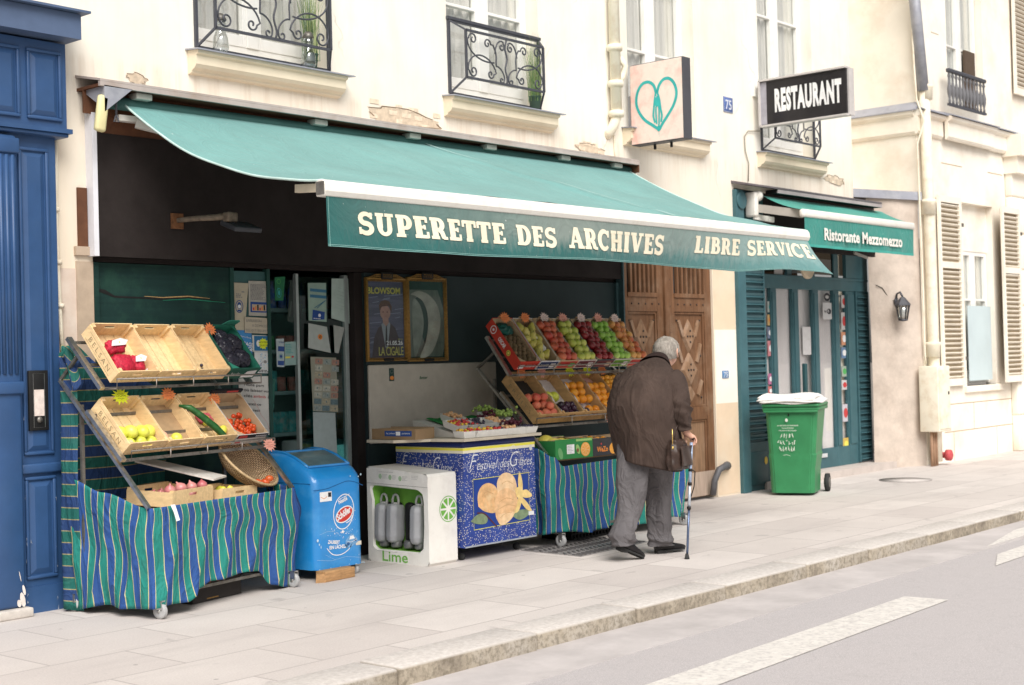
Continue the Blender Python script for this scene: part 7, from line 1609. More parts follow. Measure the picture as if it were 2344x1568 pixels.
for k, (x, y) in enumerate(((.15, .30), (.17, .18))): crumple('tissue_paper', ('crumpled white paper among the pears, upper piece', 'crumpled white paper among the pears, lower piece')[k], 'paper', TU2(xs7[1]), x, y, .075, .035, .05, .025, mat('tissue_white', (.78, .75, .68), .6, .1, 30), 5+k)
# second tier
TL2 = lambda u: tilt(M2, u, .235, 1.01, 46)
wood2 = mat('crate_tan', (.55, .34, .15), .75, .2, 5, stretch=(6, 1.2, 6), grime=(.30, .17, .08), grime_amt=.5, gscale=9, bmp=.15, bscale=60, local=True)
lows = [('tan wooden crate of peaches, leftmost on the second tier of the right stand', 'peach', wood2, .30), ('tan wooden crate of dark plums with white lining, second on the second tier', 'plum', wood2, .30), ('tan wooden crate of oranges and plums with white lining, third on the second tier', 'orange', wood2, .30), ('tan wooden crate of oranges with pink lining, fourth on the second tier', 'orange', wood2, .28), ('black and white patterned box of wrapped tangerines, fifth on the second tier', 'tangerine', None, .25), ('cardboard box of oranges at the right end of the second tier, behind the man', 'orange', None, .25)]
u = .02; lin_w = mat('liner_white', (.66, .60, .58), .6, .1, 30, grime=(.4, .32, .3), grime_amt=.4, gscale=25); lin_d = mat('liner_dark', (.03, .03, .03), .5)
for k, (lab, kind, wm, w_) in enumerate(lows):
    T = TL2(u)
    if wm: wood_crate('fruit_crate', lab, T, w_, .50, .115, ('VERGERS' if k else None, CI) if k else None, ('FRUITS', CI) if k == 0 else None, mt=wm, lining=[lin_d, lin_w, lin_w, mat('liner_pink', (.62, .36, .30), .6, .2, 20)][k])
    else: card_box('produce_box', lab, T, w_, .50, .10, (.06, .06, .08) if k == 4 else (.5, .36, .2), prints=mkpr(INKW, mat('navy_print', ())) if k == 4 else None)
    if kind == 'peach': fill('peach', T, w_, .50, .038, 'red peach in the leftmost crate of the second tier', 'peaches', 0, .55, ncol=3, seed=40, z0=.03, layers=2)
    if kind == 'plum': fill('plum', T, w_, .50, .029, 'black plum in the white lined second crate', 'dark plums', 0, .36, ncol=4, seed=41, z0=.02, layers=2); fill('pomelo', T, w_, .5, .036, 'yellow fruit behind the black plums', 'yellow fruit behind the plums', .42, .66, ncol=3, seed=5, z0=.0, skip=.3)
    if kind == 'orange' and k == 2:
        fill('orange', T, w_, .50, .037, 'orange in the white lined third crate', 'oranges in the third crate', .28, .80, ncol=3, seed=42, z0=.03); fill('plum', T, w_, .5, .029, 'dark plum at the front of the orange crate', 'plums among the oranges', 0, .2, ncol=2, seed=7, z0=.04, skip=.3); fill('orange', T, w_, .5, .034, 'orange in the white lined third crate', 'oranges in the third crate', .05, .3, ncol=3, seed=8, z0=.02, skip=.3)
    if kind == 'orange' and k == 3: fill('orange', T, w_, .50, .037, 'orange in the pink lined fourth crate', 'oranges in the fourth crate', 0, .75, ncol=3, seed=43, z0=.03)
    if kind == 'orange' and k == 5: fill('orange', T, w_, .50, .037, 'orange in the carton at the end of the second tier', 'oranges in the end carton', 0, .9, ncol=3, seed=44, z0=.03)
    if kind == 'tangerine': fill('tangerine', T, w_, .50, .027, 'small wrapped tangerine in the patterned box', 'tangerines', 0, .92, ncol=4, seed=45, z0=.045)
    if k in (1, 2, 3):   # lining paper folded over the sides
        b = MB(); b.grid(lambda a, c, T=T, w_=w_: T @ Vector((.012+.05*a, .02+.46*c, .10+.012*math.sin(c*19+a*4)-.07*a*a)), 6, 24); tag(b.build('lining_paper', lin_w if k != 3 else mat('liner_pink', ()), thick=.001), 'folded paper lining along the left side of the %s crate' % ('plum', 'third', 'fourth')[k-1], 'paper')
    u += w_+.004
T = TL2(.02)
for k, (uu, c, nm) in enumerate(((.17, ORG, 'orange star price tag at the back of the peach crate'), (.44, PNK, 'dull orange star price tag at the back of the plum crate'), (.82, YEL, 'yellow star price tag at the back of the third crate'), (1.06, YEL, 'yellow star price tag at the back of the fourth crate'), (1.28, ORG, 'orange star price tag over the tangerine box'))): star_tag(nm, TL2(uu), 0, .485, .12, c, .045, 20+k, 0)
star_tag('pink star price tag clipped under the middle of the second tier, right stand', M2, .98, .16, 1.0, PNK, .045, 31, 0); star_tag('pink star price tag clipped under the second tier beside the man', M2, 1.22, .16, 1.02, PNK, .042, 32, 0)
# base: printed boxes with melons
def avo(b, F1, F2, w, L, h):
    disk(b, F1, w*.80, h*.42, h*.36, h*.36, .0012, 0); disk(b, F1, w*.80, h*.42, h*.31, h*.31, .0016, 1)
    for k in range(8): a = PI*k/4+.2; poly(b, F1, [(w*.80+.02*h*math.cos(a), h*.42+.02*h*math.sin(a)), (w*.80+.28*h*math.cos(a-.28), h*.42+.28*h*math.sin(a-.28)), (w*.80+.28*h*math.cos(a+.28), h*.42+.28*h*math.sin(a+.28))], .002, 0)
    disk(b, F1, w*.60, h*.45, h*.14, h*.26, .0012, 2, rot=.35); disk(b, F1, w*.59, h*.40, h*.09, h*.10, .0016, 3); disk(b, F1, w*.13, h*.3, h*.16, h*.3, .0012, 4, rot=.3); rect(b, F1, w*.30, h*.25, w*.50, h*.72, .0012, 5); scribble(b, F1, w*.32, h*.3, w*.48, h*.68, 5, .004, .002, 6)
    rect(b, F1, w*.55, h*.85, w*.98, h*.97, .001, 2); return [mat('or_rim', (.80, .36, .06), .6), mat('or_pulp', (.82, .50, .22), .6), mat('avo_flesh', (.30, .50, .16), .6), mat('avo_stone', (.22, .10, .05), .6), mat('avo_skin', (.14, .34, .14), .6), INKW, INKG]
Mm = M2 @ Matrix.Translation((.03, -.0, .715)) @ Matrix.Rotation(rad(-3), 4, 'Z')
card_box('melon_box', 'green printed box with an orange slice picture holding yellow melons, base of the right stand', Mm, .46, .34, .165, (.03, .22, .06), prints=avo)
for (x, y, z) in ((.09, .10, .10), (.25, .10, .09), (.38, .09, .07), (.15, .25, .12), (.33, .25, .09)): put('melon', Mm @ Vector((x, y, z)), 'yellow melon in the green printed box', 'yellow melons', rnd=PRT)
def wz(b, F1, F2, w, L, h): text(b, F1.at(w*.18, h*.22), 'WeZo', h*.28, .0012, 0, width=w*.42, bold=.03); disk(b, F1, w*.8, h*.35, w*.14, h*.32, .0012, 1); disk(b, F1, w*.35, h*.66, h*.06, h*.06, .0012, 2); return [INKO, mat('or_rim', ()), INKR]
Mz = M2 @ Matrix.Translation((.51, -.0, .715)); card_box('produce_box', 'dark printed box with orange lettering next to the melon box', Mz, .36, .34, .15, (.045, .045, .05), prints=wz)
for (x, y) in ((.08, .10), (.18, .09), (.28, .10), (.12, .22), (.24, .22)): put('orange', Mz @ Vector((x, y, .12)), 'orange in the dark printed box on the base', 'oranges on the base', rnd=PRT)
card_box('produce_box', 'brown carton on the base of the right stand hidden behind the man', M2 @ Matrix.Translation((.92, .02, .715)), .45, .34, .14, (.40, .27, .15)); card_box('produce_box', 'brown carton at the right end of the right stand base', M2 @ Matrix.Translation((1.40, .02, .715)), .38, .34, .14, (.44, .30, .17))
Mp = M2 @ Matrix.Translation((.35, .12, .004)); o = thing('plastic_crate', 'black perforated plastic crate on the pavement under the right stand', 'crate', Mp.translation)
b = MB()
for k in range(13): b.box((.0+.045*k, 0, 0), (.012+.045*k, .01, .20), 0, Mp)
for z in (.0, .045, .09, .135, .185): b.box((0, .002, z), (.56, .012, z+.015), 0, Mp)
b.box((0, .012, .0), (.56, .34, .01), 0, Mp); b.box((0, .012, 0), (.01, .34, .2), 0, Mp); b.box((.55, .012, 0), (.56, .34, .2), 0, Mp); b.build('grid_body', mat('black', ()), o)
# ================================================================== blue chest freezer
t = thing('chest_freezer', 'bright blue curved glass top chest freezer with Schöller oval logo', 'freezer', (2.0, -.35, 0))
x0, x1, yf, ybk = 1.79, 2.275, -.70, -.02
BL = mat('freezer_blue', (.015, .235, .60), .28, .10, 3, grime=(.10, .36, .66), grime_amt=.5, gscale=5, coat=.3, spec=.6)
sec = [(-.0, .075), (-.0, .60), (.0, .70), (.02, .745), (.06, .785), (.13, .825), (.24, .875), (.36, .91), (.48, .918), (.60, .90), (.66, .875), (.68, .82), (.68, .075)]
bm = bmesh.new()
def crossx(d, z, k):
    pass
N_ = 14; vs = []
for i in range(N_+1):
    u = i/N_; s = min(u, 1-u)*(x1-x0); rr_ = .05; ins = 0 if s > rr_ else rr_-math.sqrt(max(0, rr_*rr_-(rr_-s)**2))
    ring_ = []
    for d, z in sec:
        zz_ = z-(ins*.7 if z > .7 else 0); dd = d+(ins if d < .2 else (-ins if d > .55 else 0)); ring_.append(bm.verts.new((x0+(x1-x0)*u, yf+dd, zz_)))
    vs.append(ring_)
for a, c in zip(vs[:-1], vs[1:]):
    for k in range(len(sec)-1): bm.faces.new((a[k], c[k], c[k+1], a[k+1]))
bm.faces.new(vs[0][::-1]) ; bm.faces.new(vs[-1])
bmesh.ops.recalc_face_normals(bm, faces=bm.faces)
MB().frombm(bm, smooth=True).build('body', BL, t, bevel=.0)
def topz(d):
    for (a, z), (c, w_) in zip(sec[1:-1], sec[2:]):
        if a <= d <= c and c > a: return z+(w_-z)*(d-a)/(c-a)
    return .9
b = MB()
for (ya_, yb2) in ((.12, .38), (.40, .64)):
    b.grid(lambda u, v: Vector((x0+.055+(x1-x0-.11)*u, yf+ya_+(yb2-ya_)*v, topz(ya_+(yb2-ya_)*v)+.004)), 8, 12)
b.build('glass_lid', mat('lid_glass', (.10, .16, .18), .08, .3, 5, spec=.8), t)
b = MB()
for ya_ in (.105, .385, .645):
    b.bar(Vector((x0+.045, yf+ya_, topz(ya_)+.006)), Vector((x1-.045, yf+ya_, topz(ya_)+.006)), .03, .014)
for xx in (x0+.045, x1-.045): b.tube([Vector((xx, yf+.10+.55*k/12, topz(.10+.55*k/12)+.004)) for k in range(13)], .012, seg=6)
b.build('lid_frame', BL, t)
f = wallfr(x0, 0, yf)
b = MB(); stroke(b, f, smooth([(.0, .652), (.12, .655), (.22, .675), (.32, .695), (.40, .685), (.484, .652)]), .005, .002, 0); b.build('lid_seam', mat('seam_blue', (.01, .10, .28), .5), t)
MB().box((x0-.001, yf+.03, .695), (x0+.0, yf+.66, .70)).build('side_seam', mat('seam_blue', ()), t)
b = MB(); rect(b, f, .06, .565, .175, .635, .002, 0); rect(b, f, .14, .595, .17, .628, .0025, 1); stroke(b, f, [(.07, .60), (.10, .585), (.13, .60)], .004, .0025, 2); rect(b, f, .40, .215, .455, .245, .002, 3); b.build('sticker', [INKW, INK, INKO, mat('label_cream', (.7, .65, .55), .6)], t)
cx, cz = .288, .475; b = MB()
ring(b, f, cx, cz, .098, .128, .007, .002, 0, rot=-.25); 
disk(b, f, cx+.005, cz-.02, .086, .052, .0024, 2, rot=.38); ring(b, f, cx+.005, cz-.02, .086, .052, .008, .0028, 0, rot=.38)
fq = f.at(cx-.062, cz-.062, 0, .40); text(b, fq, 'Schöller', .046, .0036, 0, width=.150, bold=.035, shear=.25)
fq = f.at(cx-.045, cz+.058, 0, .30); text(b, fq, 'Nestlé', .030, .003, 0, width=.088, bold=.03)
stroke(b, f, [(cx-.045, cz+.092), (cx+.06, cz+.125)], .004, .003, 0)
stroke(b, f, smooth([(cx+.02, cz-.085), (cx+.06, cz-.07), (cx+.085, cz-.035)]), [.002]*11 if False else .006, .0032, 0)
q = random.Random(2)
for k in range(46): disk(b, f, cx-.02+q.gauss(0, .06), cz-.155+q.gauss(0, .018), q.uniform(.001, .004), None, .003, 0, 6)
for k in range(24): disk(b, f, cx+.09+q.gauss(0, .015), cz-.05+q.gauss(0, .05), q.uniform(.001, .003), None, .003, 0, 6)
for k in range(12): disk(b, f, q.uniform(.1, .45), q.uniform(.10, .68), q.uniform(.001, .003), None, .003, 0, 6)
disk(b, f, cx-.015, cz-.145, .012, .010, .0032, 0)
b.build('oval_logo', [INKW, INKB, mat('logo_red', (.55, .04, .03), .5)], t)
b = MB(); text(b, f.at(.125, .258, 0, -.12), 'ZAUBERT', .024, .003, 0, width=.115, bold=.035); text(b, f.at(.14, .215, 0, -.03), 'EIN LÄCHELN', .024, .003, 0, width=.175, bold=.035)
stroke(b, f, smooth([(.115, .225), (.17, .175), (.25, .165), (.32, .19), (.36, .23)]), .006, .003, 0)
poly(b, f, [(.292, .225), (.30, .265), (.325, .285), (.35, .305), (.375, .305), (.395, .282), (.415, .265), (.42, .24), (.39, .225), (.34, .205), (.31, .205)], .003, 1); poly(b, f, [(.335, .265), (.345, .29), (.375, .292), (.39, .268)], .0034, 0); disk(b, f, .325, .235, .014, .013, .0036, 2); disk(b, f, .395, .255, .011, .010, .0036, 2); stroke(b, f, [(.31, .25), (.36, .245), (.41, .262)], .003, .0038, 0)
b.build('slogan', [INKW, mat('car_pale', (.16, .34, .58), .6, .3, 60), mat('car_dark', (.03, .10, .26), .6)], t)
b = MB(); disk(b, f, .36, .73, .005, .007, .003, 0, 6); disk(b, f, .44, .722, .006, .006, .003, 0, 6); disk(b, f, .465, .735, .008, .009, .003, 0, 6); disk(b, f, .03, .29, .010, .012, .002, 0, 6); disk(b, f, .045, .26, .006, .009, .002, 0, 6); disk(b, f, .06, .24, .004, .012, .002, 0, 6)
for k in range(9): disk(b, f, q.uniform(.01, .48), q.uniform(.078, .085), q.uniform(.003, .008), .003, .002, 0, 6)
stroke(b, f, [(.05, .33), (.12, .345), (.2, .34)], .0015, .0021, 0); stroke(b, f, [(.02, .15), (.16, .13), (.3, .145), (.45, .12)], .0015, .0021, 0); stroke(b, f, [(.1, .18), (.2, .13)], .001, .0021, 0)
b.build('paint_chip', mat('chip_white', (.45, .60, .70), .7, .2, 50), t)
for (x, y) in ((x1-.05, yf+.05), (x0+.06, yf+.6), (x1-.06, yf+.6)):
    Mw = Matrix.Translation((x, y, .035)) @ Matrix.Rotation(PI/2, 4, 'Y'); c = MB().lathe([(0, -.012), (.035, -.012), (.035, .012), (0, .012)], Mw, seg=18).build('castor', mat('castor_grey', ()), t)
    MB().box((x-.018, y-.02, .04), (x+.018, y+.03, .078)).build('fork', mat('chrome', ()), c)
b = MB(); b.prism([(1.70, yf-.06, .001), (2.03, yf-.10, .001), (2.03, yf+.03, .001), (1.72, yf+.03, .001)], (0, 0, .001)); 
wb = MB(); wb.prism([(1.66, -.94+.22, .0), (1.74, -.94+.14, .0), (1.78, -.94+.16, .073), (1.76, -.94+.26, .073)], (0.0, 0, 0)) if False else None
bmw = MB(); bmw.rbox((0, 0, 0), (.30, .10, .075), .004, M=Matrix.Translation((1.80, -.80, .001)) @ Matrix.Rotation(rad(3), 4, 'Z')); bmw.prism([(1.80, -.80, .001), (1.795, -.70, .001), (1.74, -.76, .001)], (.008, 0, .060))
tag(bmw.build('wood_block', mat('block_wood', (.42, .24, .11), .8, .25, 8, stretch=(1.5, 9, 9), grime=(.25, .14, .07), grime_amt=.5, gscale=14)), 'rough wooden wedge propping up the front of the blue freezer', 'wood block')

# ================================================================== battery swap station
t = thing('battery_station', 'white and green battery swap cabinet with lime slice emblem', 'charging station', (2.95, -.55, 0))
WH = mat('station_white', (.82, .80, .75), .45, .04, 6, grime=(.5, .46, .42), grime_amt=.4, gscale=5); LG = mat('station_green', (.20, .46, .07), .5, .12, 5)
XL, XR_, Y0, Y1 = 2.75, 3.065, -.24, -.91
# front face (towards -X) outline with an opening; u runs along -Y
f = Fr((XL, Y0, 0), (0, -1, 0), (0, 0, 1)); wS = Y0-Y1; hS = .735
def topprof(u): return .745-.045*(u/wS)**1.5
out = [(0.0, .0), (wS-.02, .0), (wS, .02), (wS, .68), (wS-.012, topprof(wS-.01)), (.02, .745), (0, .73)]
hole = [(.055, .115), (.10, .09), (wS-.11, .09), (wS-.06, .13), (wS-.045, .30), (wS-.045, .50), (wS-.06, .555), (wS-.12, .585), (.055, .605), (.025, .57), (.055, .50)]
b = MB()
# shell strips around the hole (slightly bevelled rim)
Hc = (wS*.47, .34)
def ringpts(P, n=48):
    out_ = []
    for k in range(n):
        a = 2*PI*k/n-PI*.75; d = (math.cos(a), math.sin(a)); best = None
        for i in range(len(P)):
            (ax, ay), (bx, by) = P[i], P[(i+1) % len(P)]; ex_, ey_ = bx-ax, by-ay; den = d[0]*ey_-d[1]*ex_
            if abs(den) < 1e-9: continue
            tt = ((ax-Hc[0])*ey_-(ay-Hc[1])*ex_)/den; ss = ((ax-Hc[0])*d[1]-(ay-Hc[1])*d[0])/den
            if tt > 0 and -1e-6 <= ss <= 1+1e-6 and (best is None or tt > best): best = tt
        out_.append((Hc[0]+d[0]*best, Hc[1]+d[1]*best))
    return out_
O_, H_ = ringpts(out, 72), ringpts(hole, 72); n = 72
v_ = [f.p(a, c, 0) for a, c in O_]+[f.p(a, c, .0) for a, c in H_]+[f.p(Hc[0]+(a-Hc[0])*.965, Hc[1]+(c-Hc[1])*.965, -.02) for a, c in H_]+[f.p(Hc[0]+(a-Hc[0])*.93, Hc[1]+(c-Hc[1])*.95, -.13) for a, c in H_]
b.add(v_, [(k, (k+1) % n, n+(k+1) % n, n+k) for k in range(n)], 0); b.add(v_, [(n+k, n+(k+1) % n, 2*n+(k+1) % n, 2*n+k) for k in range(n)], 0, True); b.add(v_, [(2*n+k, 2*n+(k+1) % n, 3*n+(k+1) % n, 3*n+k) for k in range(n)], 1, True)
b.add([v_[3*n+k] for k in range(n)], [tuple(range(n))], 1)
# body behind: extrude outline
b.prism([f.p(a, c, -.001) for a, c in out], (0, 0, 0), 0, cap=False)
k_ = len(out); pts = [f.p(a, c, 0) for a, c in out]; pb = [p+Vector((XR_-XL, 0, -.0)) for p in pts]
b.add(pts+pb, [(i, k_+i, k_+(i+1) % k_, (i+1) % k_) for i in range(k_)]+[tuple(k_+i for i in range(k_))], 0)
b.build('cabinet', [WH, LG], t)
b = MB(); b.prism([f.p(.0, .615, .002), f.p(wS, .60, .002), f.p(wS, .603, .002), f.p(.0, .618, .002)], (.0005, 0, 0)); b.build('joint_line', mat('joint_grey', (.35, .33, .30), .7), t)
b = MB()
text(b, f.at(.16, .013), 'Lime', .078, .003, 0, width=.28, bold=.012)
b.build('lettering', mat('lime_letter', (.16, .42, .07), .5), t)
b = MB()
for k in range(3): disk(b, f, .155+.11*k, .672-.006*k, .017, .020, .002, 0); ring(b, f, .155+.11*k, .672-.006*k, .008, .010, .003, .0024, 1); scribble(b, f, .18+.11*k, .655-.006*k, .24+.11*k, .692-.006*k, 4, .004, .002, 1, seed=k)
scribble(b, f, .14, .70, .40, .712, 1, .005, .002, 1); scribble(b, f, .50, .655, .60, .69, 3, .004, .002, 1, seed=8); scribble(b, f, .10, .083, .46, .09, 1, .004, .001, 1, seed=3)
b.build('instructions', [mat('pale_green', (.35, .55, .30), .6), mat('pale_grey', (.48, .48, .46), .6)], t)
f2 = wallfr(XL, 0, Y1); b = MB(); cx, cz = (XR_-XL)*.70+.0, .42; R1 = .09
ring(b, f2, cx, cz, .096, .098, .006, .002, 0)
for k in range(8):
    a = PI/4*k+PI/8; s = .30; P = [(cx+.022*math.cos(a), cz+.022*math.sin(a))]+[(cx+.084*math.cos(a+q_), cz+.084*math.sin(a+q_)) for q_ in (-s, -.15, 0, .15, s)]; poly(b, f2, P, .002, 0)
b.build('lime_emblem', mat('lime_letter', ()), t)
# slots and batteries
bat = None
us = [.115, .235, .355, .44]; usl = [.115, .245, .385, .505]
for k, u_ in enumerate(usl):
    b = MB(); b.rbox((XL+.06, Y0-u_-.045, .12), (XL+.125, Y0-u_+.045, .47), .03); b.build('slot', mat('black', ()), t)
    b = MB(); b.lathe([(0, 0), (.042, 0), (.047, .012), (.045, .05), (.036, .062), (0, .062)], Matrix.Translation((XL+.075, Y0-u_, .115)), seg=18); b.build('cup', mat('cup_grey', (.20, .20, .20), .35, .1, 20, metal=.4), t)
labs = ['grey scooter battery leftmost in the white cabinet', 'grey scooter battery second from the left in the white cabinet', None, 'grey scooter battery right of the empty black slot']
for k, u_ in enumerate(usl):
    if labs[k] is None: continue
    T = Matrix.Translation((XL+.055, Y0-u_, .155)) @ Matrix.Rotation(rad(3), 4, 'Y')
    o = thing('scooter_battery', labs[k], 'battery', T.translation, group='batteries in the swap cabinet')
    bm = bmesh.new(); sx = [(-.075, -.022), (-.045, -.056), (.05, -.056), (.06, -.036), (.06, .036), (.05, .056), (-.045, .056), (-.075, .022)]
    lv = [(.62, 0), (.86, .015), (1, .05), (1, .25), (.9, .285), (.55, .30)]; RR = []
    for s_, z in lv: RR.append([bm.verts.new((a*s_, c*s_, z)) for a, c in sx])
    for r0_, r1_ in zip(RR[:-1], RR[1:]):
        for i in range(8): bm.faces.new((r0_[i], r0_[(i+1) % 8], r1_[(i+1) % 8], r1_[i]))
    bm.faces.new(RR[0][::-1]); bm.faces.new(RR[-1]); bmesh.ops.bevel(bm, geom=list(bm.edges), offset=.004, segments=2, affect='EDGES')
    MB().frombm(bm, M=T, smooth=False).build('casing', mat('battery_grey', (.34, .345, .36), .45, .1, 9, metal=.1), o)
    b = MB(); b.tube([T @ Vector(p) for p in ((.0, -.030, .28), (.0, -.034, .33), (.0, -.022, .362), (.0, 0, .372), (.0, .022, .362), (.0, .034, .33), (.0, .030, .28))], .010, seg=8); b.build('handle', mat('handle_grey', (.42, .42, .40), .5), o)
    b = MB(); fb = Fr(T @ Vector((-.0605, .018, .05)), (0, -1, 0), (0, 0, 1)); b.lathe([(0, 0), (.03, 0), (.03, .012), (0, .012)], T @ Matrix.Translation((0, 0, .298)), seg=14); b.build('collar', mat('handle_grey', ()), o)

# ================================================================== ice cream chest with the counter board
A7 = 0.0; MF = Matrix.Translation((3.085, -.975, 0)); WF, DF = .86, .74
t = thing('ice_cream_freezer', 'navy ice cream chest freezer printed Festival des Glaces, used as a counter', 'freezer', (3.085, -.975, 0))
def dots_mat():
    m, nt, b = _nt('dotted_blue'); uv = nt.nodes.new('ShaderNodeTexCoord').outputs['UV']
    v = nt.nodes.new('ShaderNodeTexVoronoi'); v.inputs['Scale'].default_value = 70; v.inputs['Randomness'].default_value = .6; nt.links.new(uv, v.inputs['Vector'])
    f_ = ramp(nt, v.outputs['Distance'], [(.24, 1.0), (.31, 0.0)])
    n = noise(nt, 4, 4, .6, vec=uv); base = ramp(nt, n, [(.3, (.012, .035, .22)), (.7, (.03, .075, .34))])
    c = mixc(nt, f_, base, (.80, .74, .56))
    sc = noise(nt, 14, 8, .75, vec=uv, stretch=(.3, 2.2, 1)); c = mixc(nt, ramp(nt, sc, [(.62, 0), (.70, .6)]), c, (.55, .58, .62))
    nt.links.new(c, b.inputs['Base Color']); b.inputs['Roughness'].default_value = .35; return m
DM_ = dots_mat()
def q4(M, pts, uvs): return [M @ Vector(p) for p in pts], uvs
b = MB()
zb0, zt0 = .105, .84
b.quad([MF @ Vector(p) for p in ((0, 0, zb0), (WF, 0, zb0), (WF, 0, zt0), (0, 0, zt0))], 0, uvs=[(0, 0), (WF, 0), (WF, .72), (0, .72)])
b.quad([MF @ Vector(p) for p in ((0, DF, zb0), (0, 0, zb0), (0, 0, zt0), (0, DF, zt0))], 0, uvs=[(2, 0), (2+DF, 0), (2+DF, .72), (2, .72)])
b.quad([MF @ Vector(p) for p in ((WF, 0, zb0), (WF, DF, zb0), (WF, DF, zt0), (WF, 0, zt0))], 0, uvs=[(4, 0), (4+DF, 0), (4+DF, .72), (4, .72)])
b.quad([MF @ Vector(p) for p in ((0, DF, zt0), (WF, DF, zt0), (WF, DF, zb0), (0, DF, zb0))], 0, uvs=[(2, 0), (2+DF, 0), (2+DF, .72), (2, .72)]); b.quad([MF @ Vector(p) for p in ((0, 0, zb0), (0, DF, zb0), (WF, DF, zb0), (WF, 0, zb0))], 0)
b.build('body', DM_, t)
b = MB(); b.box((-.002, -.002, .838), (WF+.002, DF, .882), 1, MF); b.box((-.0025, -.0025, .860), (WF+.0025, DF, .880), 0, MF); b.build('yellow_band', [mat('band_yellow', (.78, .72, .08), .5, .05, 10), mat('band_cream', (.78, .74, .58), .5, .05, 10)], t)
b = MB(); b.rbox((-.010, -.010, .882), (WF+.010, DF, .930), .018, M=MF); b.build('top_rim', mat('navy_rim', (.012, .022, .11), .35, .1, 5), t)
b = MB(); b.box((.0, -.003, zb0), (WF, .0, zb0+.012), 0, MF); b.build('bottom_trim', mat('trim_grey', (.35, .38, .42), .5), t)
R3 = MF.to_3x3(); F1 = Fr(MF @ Vector((0, 0, 0)), R3 @ Vector((1, 0, 0)), (0, 0, 1)); F2 = Fr(MF @ Vector((0, DF, 0)), R3 @ Vector((0, -1, 0)), (0, 0, 1))
for F_ in (F1, F2): F_.sx, F_.sz, F_.oz = .78, 1.075, .0835
F3 = Fr(F1.o, F1.u, F1.v); F4 = Fr(F2.o, F2.u, F2.v)
def FP(x, y):      # survey of the printed front: photo crop coordinates -> metres on the panel
    tp = 480-14*(x-340)/225; bt = 808-36*(x-340)/225; return ((x-340)/225*WF, .93-.825*(y-tp)/(bt-tp))
def script_text(F, x, z, w_, b, c=.003):
    k = dict(shear=.42)
    text(b, F.at(x+w_*.00, z+.010), 'F', .118, c, 0, width=w_*.135, bold=-.016, **k); text(b, F.at(x+w_*.115, z), 'estival', .070, c, 0, width=w_*.325, bold=-.010, **k)
    text(b, F.at(x+w_*.475, z), 'des', .070, c, 0, width=w_*.155, bold=-.010, **k); text(b, F.at(x+w_*.635, z-.004), 'G', .125, c, 0, width=w_*.145, bold=-.016, **k); text(b, F.at(x+w_*.785, z), 'laces', .070, c, 0, width=w_*.215, bold=-.010, **k)
    for P in ([(.06, .125), (.11, .148), (.18, .138)], [(.05, .02), (.0, -.012), (-.035, .012), (-.03, .05), (.01, .07)], [(.70, -.01), (.66, -.045), (.61, -.03), (.62, .02)], [(.73, .13), (.71, .165), (.67, .16), (.655, .12)], [(.44, .09), (.445, .0), (.46, .0)]):
        stroke(b, F, smooth([(x+w_*p_, z+q_) for p_, q_ in P]), .0035, c+.0006, 0)
b = MB(); script_text(F3, .065, .700, .76, b); b.build('lettering', mat('script_silver', (.74, .76, .80), .5), t)
b = MB(); script_text(F4, .06, .690, .56, b); b.build('lettering', mat('script_silver', ()), t)
b = MB(); Pf = [FP(367, 752), FP(543, 722), FP(543, 578), FP(367, 597)]
poly(b, F3, Pf, .0015, 0); stroke(b, F3, Pf, .005, .002, 1, closed=True)
pic = b.build('picture', [mat('picture_blue', (.015, .05, .26), .4, .1, 6), mat('band_yellow', ())], t)
SC = mat('scoop_cream', (.70, .42, .20), .6, .22, 22, grime=(.82, .62, .36), grime_amt=.8, gscale=14, bmp=.5, bscale=60); SC2 = mat('scoop_light', (.84, .60, .36), .6, .16, 18, grime=(.66, .38, .18), grime_amt=.55, gscale=16, bmp=.5, bscale=60); SC3 = mat('scoop_mid', (.78, .50, .27), .6, .2, 18, grime=(.60, .32, .14), grime_amt=.6, gscale=16, bmp=.5, bscale=60)
b = MB()
def blob(P, c, mi): poly(b, F3, smooth([FP(*q_) for q_ in P]+[FP(*P[0])], 5)[:-1], c, mi)
blob([(381, 680), (380, 645), (392, 618), (414, 608), (436, 620), (444, 648), (440, 680), (430, 700), (400, 695)], .003, 0)
blob([(443, 650), (440, 610), (452, 585), (472, 577), (492, 587), (502, 612), (500, 640), (480, 655)], .0034, 1)
blob([(432, 690), (434, 655), (450, 632), (476, 625), (498, 642), (506, 672), (498, 700), (476, 722), (452, 738), (436, 718)], .0038, 2)
blob([(440, 705), (470, 700), (495, 698), (480, 722), (455, 738), (442, 730)], .0042, 1)
for P_ in ([(445, 668), (468, 655), (490, 660)], [(442, 690), (470, 676), (498, 680)], [(392, 650), (408, 635), (428, 642)], [(455, 612), (472, 603), (490, 612)], [(448, 715), (465, 702), (485, 700)]): stroke(b, F3, smooth([FP(*q_) for q_ in P_]), .003, .0048, 6)
stroke(b, F3, smooth([FP(*q_) for q_ in ((376, 700), (398, 702), (418, 722), (436, 742))]), .011, .005, 4)
blob([(356, 726), (372, 708), (392, 702), (408, 716), (402, 732), (378, 734)], .0052, 3); blob([(488, 712), (500, 695), (525, 690), (545, 694), (532, 712), (508, 722)], .0052, 3)
for i_, P_ in enumerate(([(508, 640), (507, 600), (513, 577), (521, 605), (520, 638)], [(516, 634), (535, 630), (552, 648), (534, 655), (518, 650)], [(516, 650), (534, 668), (550, 695), (530, 688), (512, 662)], [(505, 655), (500, 680), (492, 700), (506, 695), (516, 665)], [(497, 628), (506, 622), (520, 630), (524, 650), (510, 658), (500, 648)])): blob(P_, .0056+.0003*i_, 5)
poly(b, F3, [FP(538, 696), FP(556, 694), FP(556, 706), FP(538, 708)], .0075, 7)
